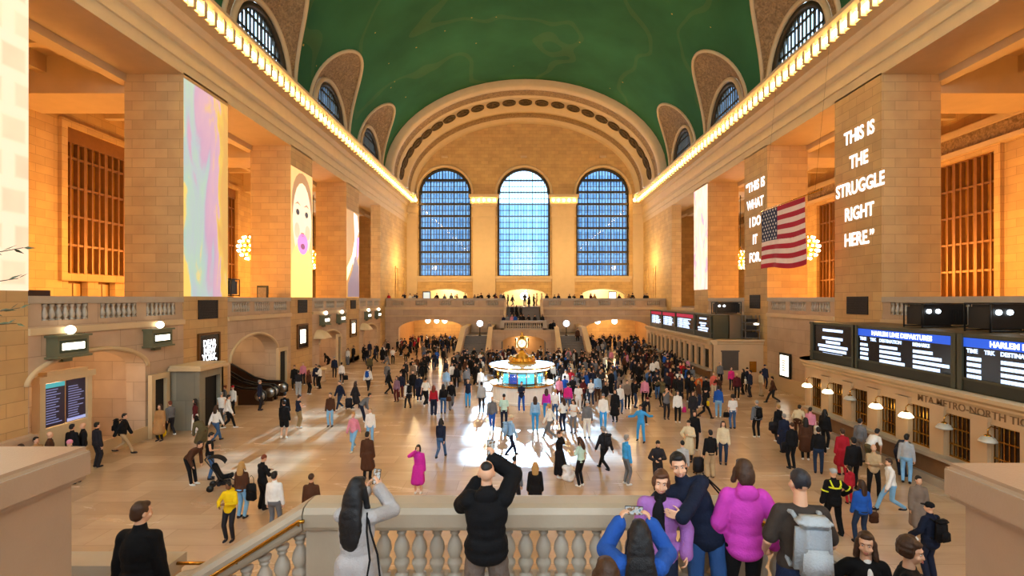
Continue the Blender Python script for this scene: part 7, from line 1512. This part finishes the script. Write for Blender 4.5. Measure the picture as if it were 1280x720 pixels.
# ---- things carried and things standing about
def by_label(s_): return next(o for k, o in PEOPLE.items() if s_ in k)
for key, lab, c, k in (('white shirt with a black backpack', 'black backpack on the white shirt, left of centre', 'black', 1.0), ('in dark suit with a backpack', 'dark backpack on the walking dark suit, centre right floor', 'dark', 1.0), ('in pale blue jacket, light cap', 'pale blue backpack on the light-capped person in mid floor', 'lightblue', 1.0), ('black trousers with black backpack', 'black backpack on the grey jacket, right floor', 'black', 1.0), ('with backpack and beige trousers', 'black backpack on the striding person at far left', 'black', 1.1), ('big white shirt', 'blue backpack on the big white shirt near the small sun patch', 'blue', .9)):
    backpack(by_label(key), lab, cloth_m(c), None, k)
def hand_bag(key, lab, c, size=(.28, .12, .28), side=1, z=.62, name='handbag', fwd=0.0):
    o = by_label(key); r = o.rotation_euler.z; off = Matrix.Rotation(r, 3, 'Z') @ Vector((side * .33, fwd, 0)); bag(lab, (o.location.x + off.x, o.location.y + off.y, z), cloth_m(c), size, None, r, name)
hand_bag('pale jeans, black shoulder bag', 'big black shoulder bag on the blonde person in brown jacket', 'black', (.3, .16, .5), 1, .82, 'shoulder_bag'); hand_bag('white jacket with a black bag', 'square black bag held by the white jacket, left floor', 'black', (.34, .16, .36), 1, .5)
hand_bag('black jacket with white bag walking', 'white bag on the person in black walking on the left floor', 'white', (.2, .1, .3), -1, .95); hand_bag('with a red bag', 'red bag beside the white and pink jacket, right floor', 'hotpink', (.24, .14, .3), -1, .7); hand_bag('with brown handbag', 'brown handbag at the right hand of the denim jacket', 'brown', (.24, .12, .3), 1, .72)
hand_bag('jeans with a brown bag', 'brown bag carried between the red top and the black top', 'brown', (.3, .14, .26), 1, .85); hand_bag('with black curly hair', 'black handbag beside the white tee with curly hair', 'black', (.3, .14, .26), -1, .72); hand_bag('with a teal bag', 'teal bag held by the cream cardigan, right floor', 'teal', (.3, .1, .32), 1, .7)
hand_bag('in black with a white bag, right', 'white bag slung on the black-clad person right of the maroon top', 'white', (.26, .1, .34), -1, .95); hand_bag('with white bag at the ticket counter', 'white carrier bag hanging from the black padded jacket at the counter', 'white', (.28, .16, .4), -1, .75); hand_bag('with a yellow bag', 'yellow bag on the black-clad person striding right', 'yellow', (.2, .1, .28), 1, .9); hand_bag('with big bag left', 'large dark bag at the side of the pale-haired black coat', 'dark', (.4, .2, .4), -1, .75)
hand_bag('black bag beside the ticket queue', 'black bag on the tall black-clad person by the ticket queue', 'black', (.26, .14, .4), -1, .85)
q = on_floor(201, 549); t = empty('round_bag', 'round yellow bag carried low by the red-haired person at left', 'bag', (q.x, q.y, .3)); mb = MB(); mb.ball((0, 0, 0), .24, .2, .24, 16, 12); mb.build('body', cloth_m('yellow'), t); mb = MB(); mb.tube([(-.12, 0, .2), (0, 0, .36), (.12, 0, .2)], .015, 6); mb.build('handle', cloth_m('dark'), t)
q = on_floor(436, 511); t = empty('suitcase', 'dark wheeled suitcase pulled by the long-haired dark coat', 'suitcase', (q.x, q.y, 0), .4); rounded_box('shell', (.4, .26, .58), cloth_m('dark'), t, (0, 0, .36), .05); mb = MB(); mb.tube([(-.12, .1, .6), (-.12, .1, .95), (.12, .1, .95), (.12, .1, .6)], .012, 6); mb.build('handle', BLACK, t)
for x in (-.15, .15):
    for y in (-.1, .1): mb = MB(); mb.ball((x, y, .035), .035); mb.build('wheel', BLACK, t)
q = on_floor(711, 601); t = empty('carrier_bag', 'crumpled white plastic bag on the floor beside the long black dress', 'bag', (q.x, q.y, 0)); mb = MB(); RR = random.Random(5)
me = one(blend('bag_body', [elp((RR.uniform(-.12, .12), RR.uniform(-.1, .1), RR.uniform(.1, .5)), (RR.uniform(.1, .16), RR.uniform(.1, .15), RR.uniform(.1, .14))) for _ in range(12)] + [elp((0, 0, .12), (.2, .17, .12))], .022, 2, .02, 12)); dressed('bag_body', me, mat('white_plastic', 'e9e9ea', .4), t)
mb = MB(); mb.tube([(-.06, 0, .52), (-.04, 0, .68), (.04, 0, .68), (.06, 0, .52)], .012, 6); mb.build('handle', mat('white_plastic', 'e9e9ea', .4), t)
# stroller
q = on_floor(281, 610); t = empty('stroller', 'black folding stroller with raised handle on the left floor', 'stroller', (q.x, q.y, 0), -1.2)
mb = MB(); mb.tube([(-.25, .32, .12), (-.25, -.1, .42), (-.25, -.55, 1.12)], .018, 6); mb.tube([(.25, .32, .12), (.25, -.1, .42), (.25, -.55, 1.12)], .018, 6); mb.tube([(-.25, -.55, 1.12), (.25, -.55, 1.12)], .022, 6); mb.tube([(-.25, -.1, .42), (-.25, -.38, .1)], .018, 6); mb.tube([(.25, -.1, .42), (.25, -.38, .1)], .018, 6); mb.tube([(-.25, .1, .3), (.25, .1, .3)], .015, 6); mb.build('frame', BLACK, t)
dressed('seat', one(blend('seat', [cone((-.14, .2, .42), (.14, .2, .42), .07), cone((-.14, -.12, .38), (.14, -.12, .38), .08), cone((-.14, -.3, .82), (.14, -.3, .82), .06), cone((0, .2, .42), (0, -.12, .38), .09), cone((0, -.12, .38), (0, -.3, .82), .1), cone((-.12, -.12, .38), (-.13, -.3, .82), .07), cone((.12, -.12, .38), (.13, -.3, .82), .07)], .025, 3)), cloth_m('black'), t)
mb = MB(); rows = [[(x, -.32 + .38 * sin(a), .80 + .34 * cos(a)) for x in (-.24, -.1, .1, .24)] for a in [(-.5 + k * .22) for k in range(9)]]; mb.grid(rows); mb.build('hood', cloth_m('black'), t)
dressed('basket', one(blend('basket', [cone((-.15, -.15, .2), (.15, -.15, .2), .08), cone((-.15, .1, .2), (.15, .1, .2), .07), cone((0, -.15, .2), (0, .1, .2), .1)], .025, 2)), cloth_m('dark'), t)
for x in (-.25, .25):
    for y, r in ((.34, .09), (-.4, .11)): mb = MB(); mb.lathe([(0, -.025), (r, -.025), (r, .025), (0, .025)], n=16, M=Matrix.Translation((x, y, r)) @ Matrix.Rotation(pi / 2, 4, 'Y')); mb.build('wheel', BLACK, t)
q = on_floor(873, 592); t = empty('suitcase', 'upright dark suitcase behind the beige-trousered person, right floor', 'suitcase', (q.x, q.y, 0), .2); rounded_box('shell', (.38, .24, .56), cloth_m('dark'), t, (0, 0, .34), .05)
for x in (-.14, .14):
    for y in (-.09, .09): mb = MB(); mb.ball((x, y, .035), .035); mb.build('wheel', BLACK, t)
mb = MB(); mb.tube([(-.12, .08, .55), (-.12, .08, .9), (.12, .08, .9), (.12, .08, .55)], .012, 6); mb.build('handle', STEEL, t)

bpy.data.objects.remove(SHOP[0]); bpy.data.batch_remove(SCRAP); bpy.data.scenes.remove(WORK)
# ================================================================ camera, light
cam = bpy.data.cameras.new('camera'); co = bpy.data.objects.new('camera', cam); C.objects.link(co)
co.location = (CX, 0, EYE); co.rotation_euler = (pi / 2, 0, 0); cam.sensor_width = 36; cam.lens = 36 * F / 1280; cam.shift_x = -(VX - 640) / 1280; cam.shift_y = (VY - 360) / 1280; cam.clip_end = 400; cam.clip_start = 0.05
sc = bpy.context.scene; sc.camera = co
w = bpy.data.worlds.new('world'); sc.world = w; w.use_nodes = True
w.node_tree.nodes['Background'].inputs[0].default_value = (0.62, 0.82, 1.0, 1); w.node_tree.nodes['Background'].inputs[1].default_value = 5.0
def lamp(name, typ, loc, energy, col, rot=None, **kw):
    l = bpy.data.lights.new(name, typ); l.energy = energy; l.color = col
    for k, v in kw.items(): setattr(l, k, v)
    o = bpy.data.objects.new(name, l); C.objects.link(o); o.location = loc
    if rot is not None: o.rotation_euler = rot
    return o
sun = lamp('sun', 'SUN', (0, 120, 60), 13.0, (0.78, 0.91, 1.0), angle=radians(0.5))
sd = Vector((0.012, -1.0, -0.42)).normalized(); sun.rotation_euler = sd.to_track_quat('-Z', 'Y').to_euler()
# daylight entering by the tall windows
for xc in EW: lamp('window_daylight', 'AREA', (xc, HY + 1.0, 17), 1500, (0.72, 0.86, 1.0), (-pi / 2, 0, 0), shape='RECTANGLE', size=8, size_y=15)
for xc in (-12.3, 0, 12.3): lamp('window_daylight', 'AREA', (xc, -11.8, 17), 800, (1.0, 0.93, 0.82), (pi / 2, 0, 0), shape='RECTANGLE', size=8, size_y=15)
for x, y, z, p in ((-15.5, 70, 12, 900), (15.5, 70, 12, 900), (-6.3, 70.5, 13, 900), (5.9, 70.5, 13, 900)): lamp('end_wall_fill', 'POINT', (x, y, z), p, (1.0, 0.7, 0.3), shadow_soft_size=0.4)  # added warm lamps without fixtures, only to brighten the end wall
# balcony shops and passages
for xc in EW: lamp('shop_light', 'POINT', (xc, HY + 3.2, 8.6), 900, (1.0, 0.86, 0.55), shadow_soft_size=0.5)
for x in (-12.3, 12.0):
    for y in (67.5, 74): lamp('passage_light', 'POINT', (x, y, 4.2), 500, (1.0, 0.72, 0.38), shadow_soft_size=0.4)
lamp('passage_light', 'POINT', (-0.4, EY + 1.1, 1.9), 130, (1.0, 0.72, 0.4), shadow_soft_size=0.3)
for y, x, p in ((20.8, -20.4, 180), (33.1, -22, 250), (46.1, -21, 160), (58.2, -21, 160)): lamp('passage_light', 'POINT', (x, y, 3.6), p, (1.0, 0.7, 0.4), shadow_soft_size=0.4)
vs = sc.view_settings; sc.display_settings.display_device = 'sRGB'; vs.view_transform = 'Standard'; vs.look = 'None'; vs.gamma = 1.0; vs.use_curve_mapping = False; vs.exposure = 0.22
cy = sc.cycles; cy.use_denoising = True; cy.max_bounces = 6; cy.diffuse_bounces = 4; cy.glossy_bounces = 3; cy.transparent_max_bounces = 12; cy.transmission_bounces = 4; cy.caustics_reflective = False; cy.caustics_refractive = False; cy.sample_clamp_indirect = 6.0; cy.use_light_tree = True
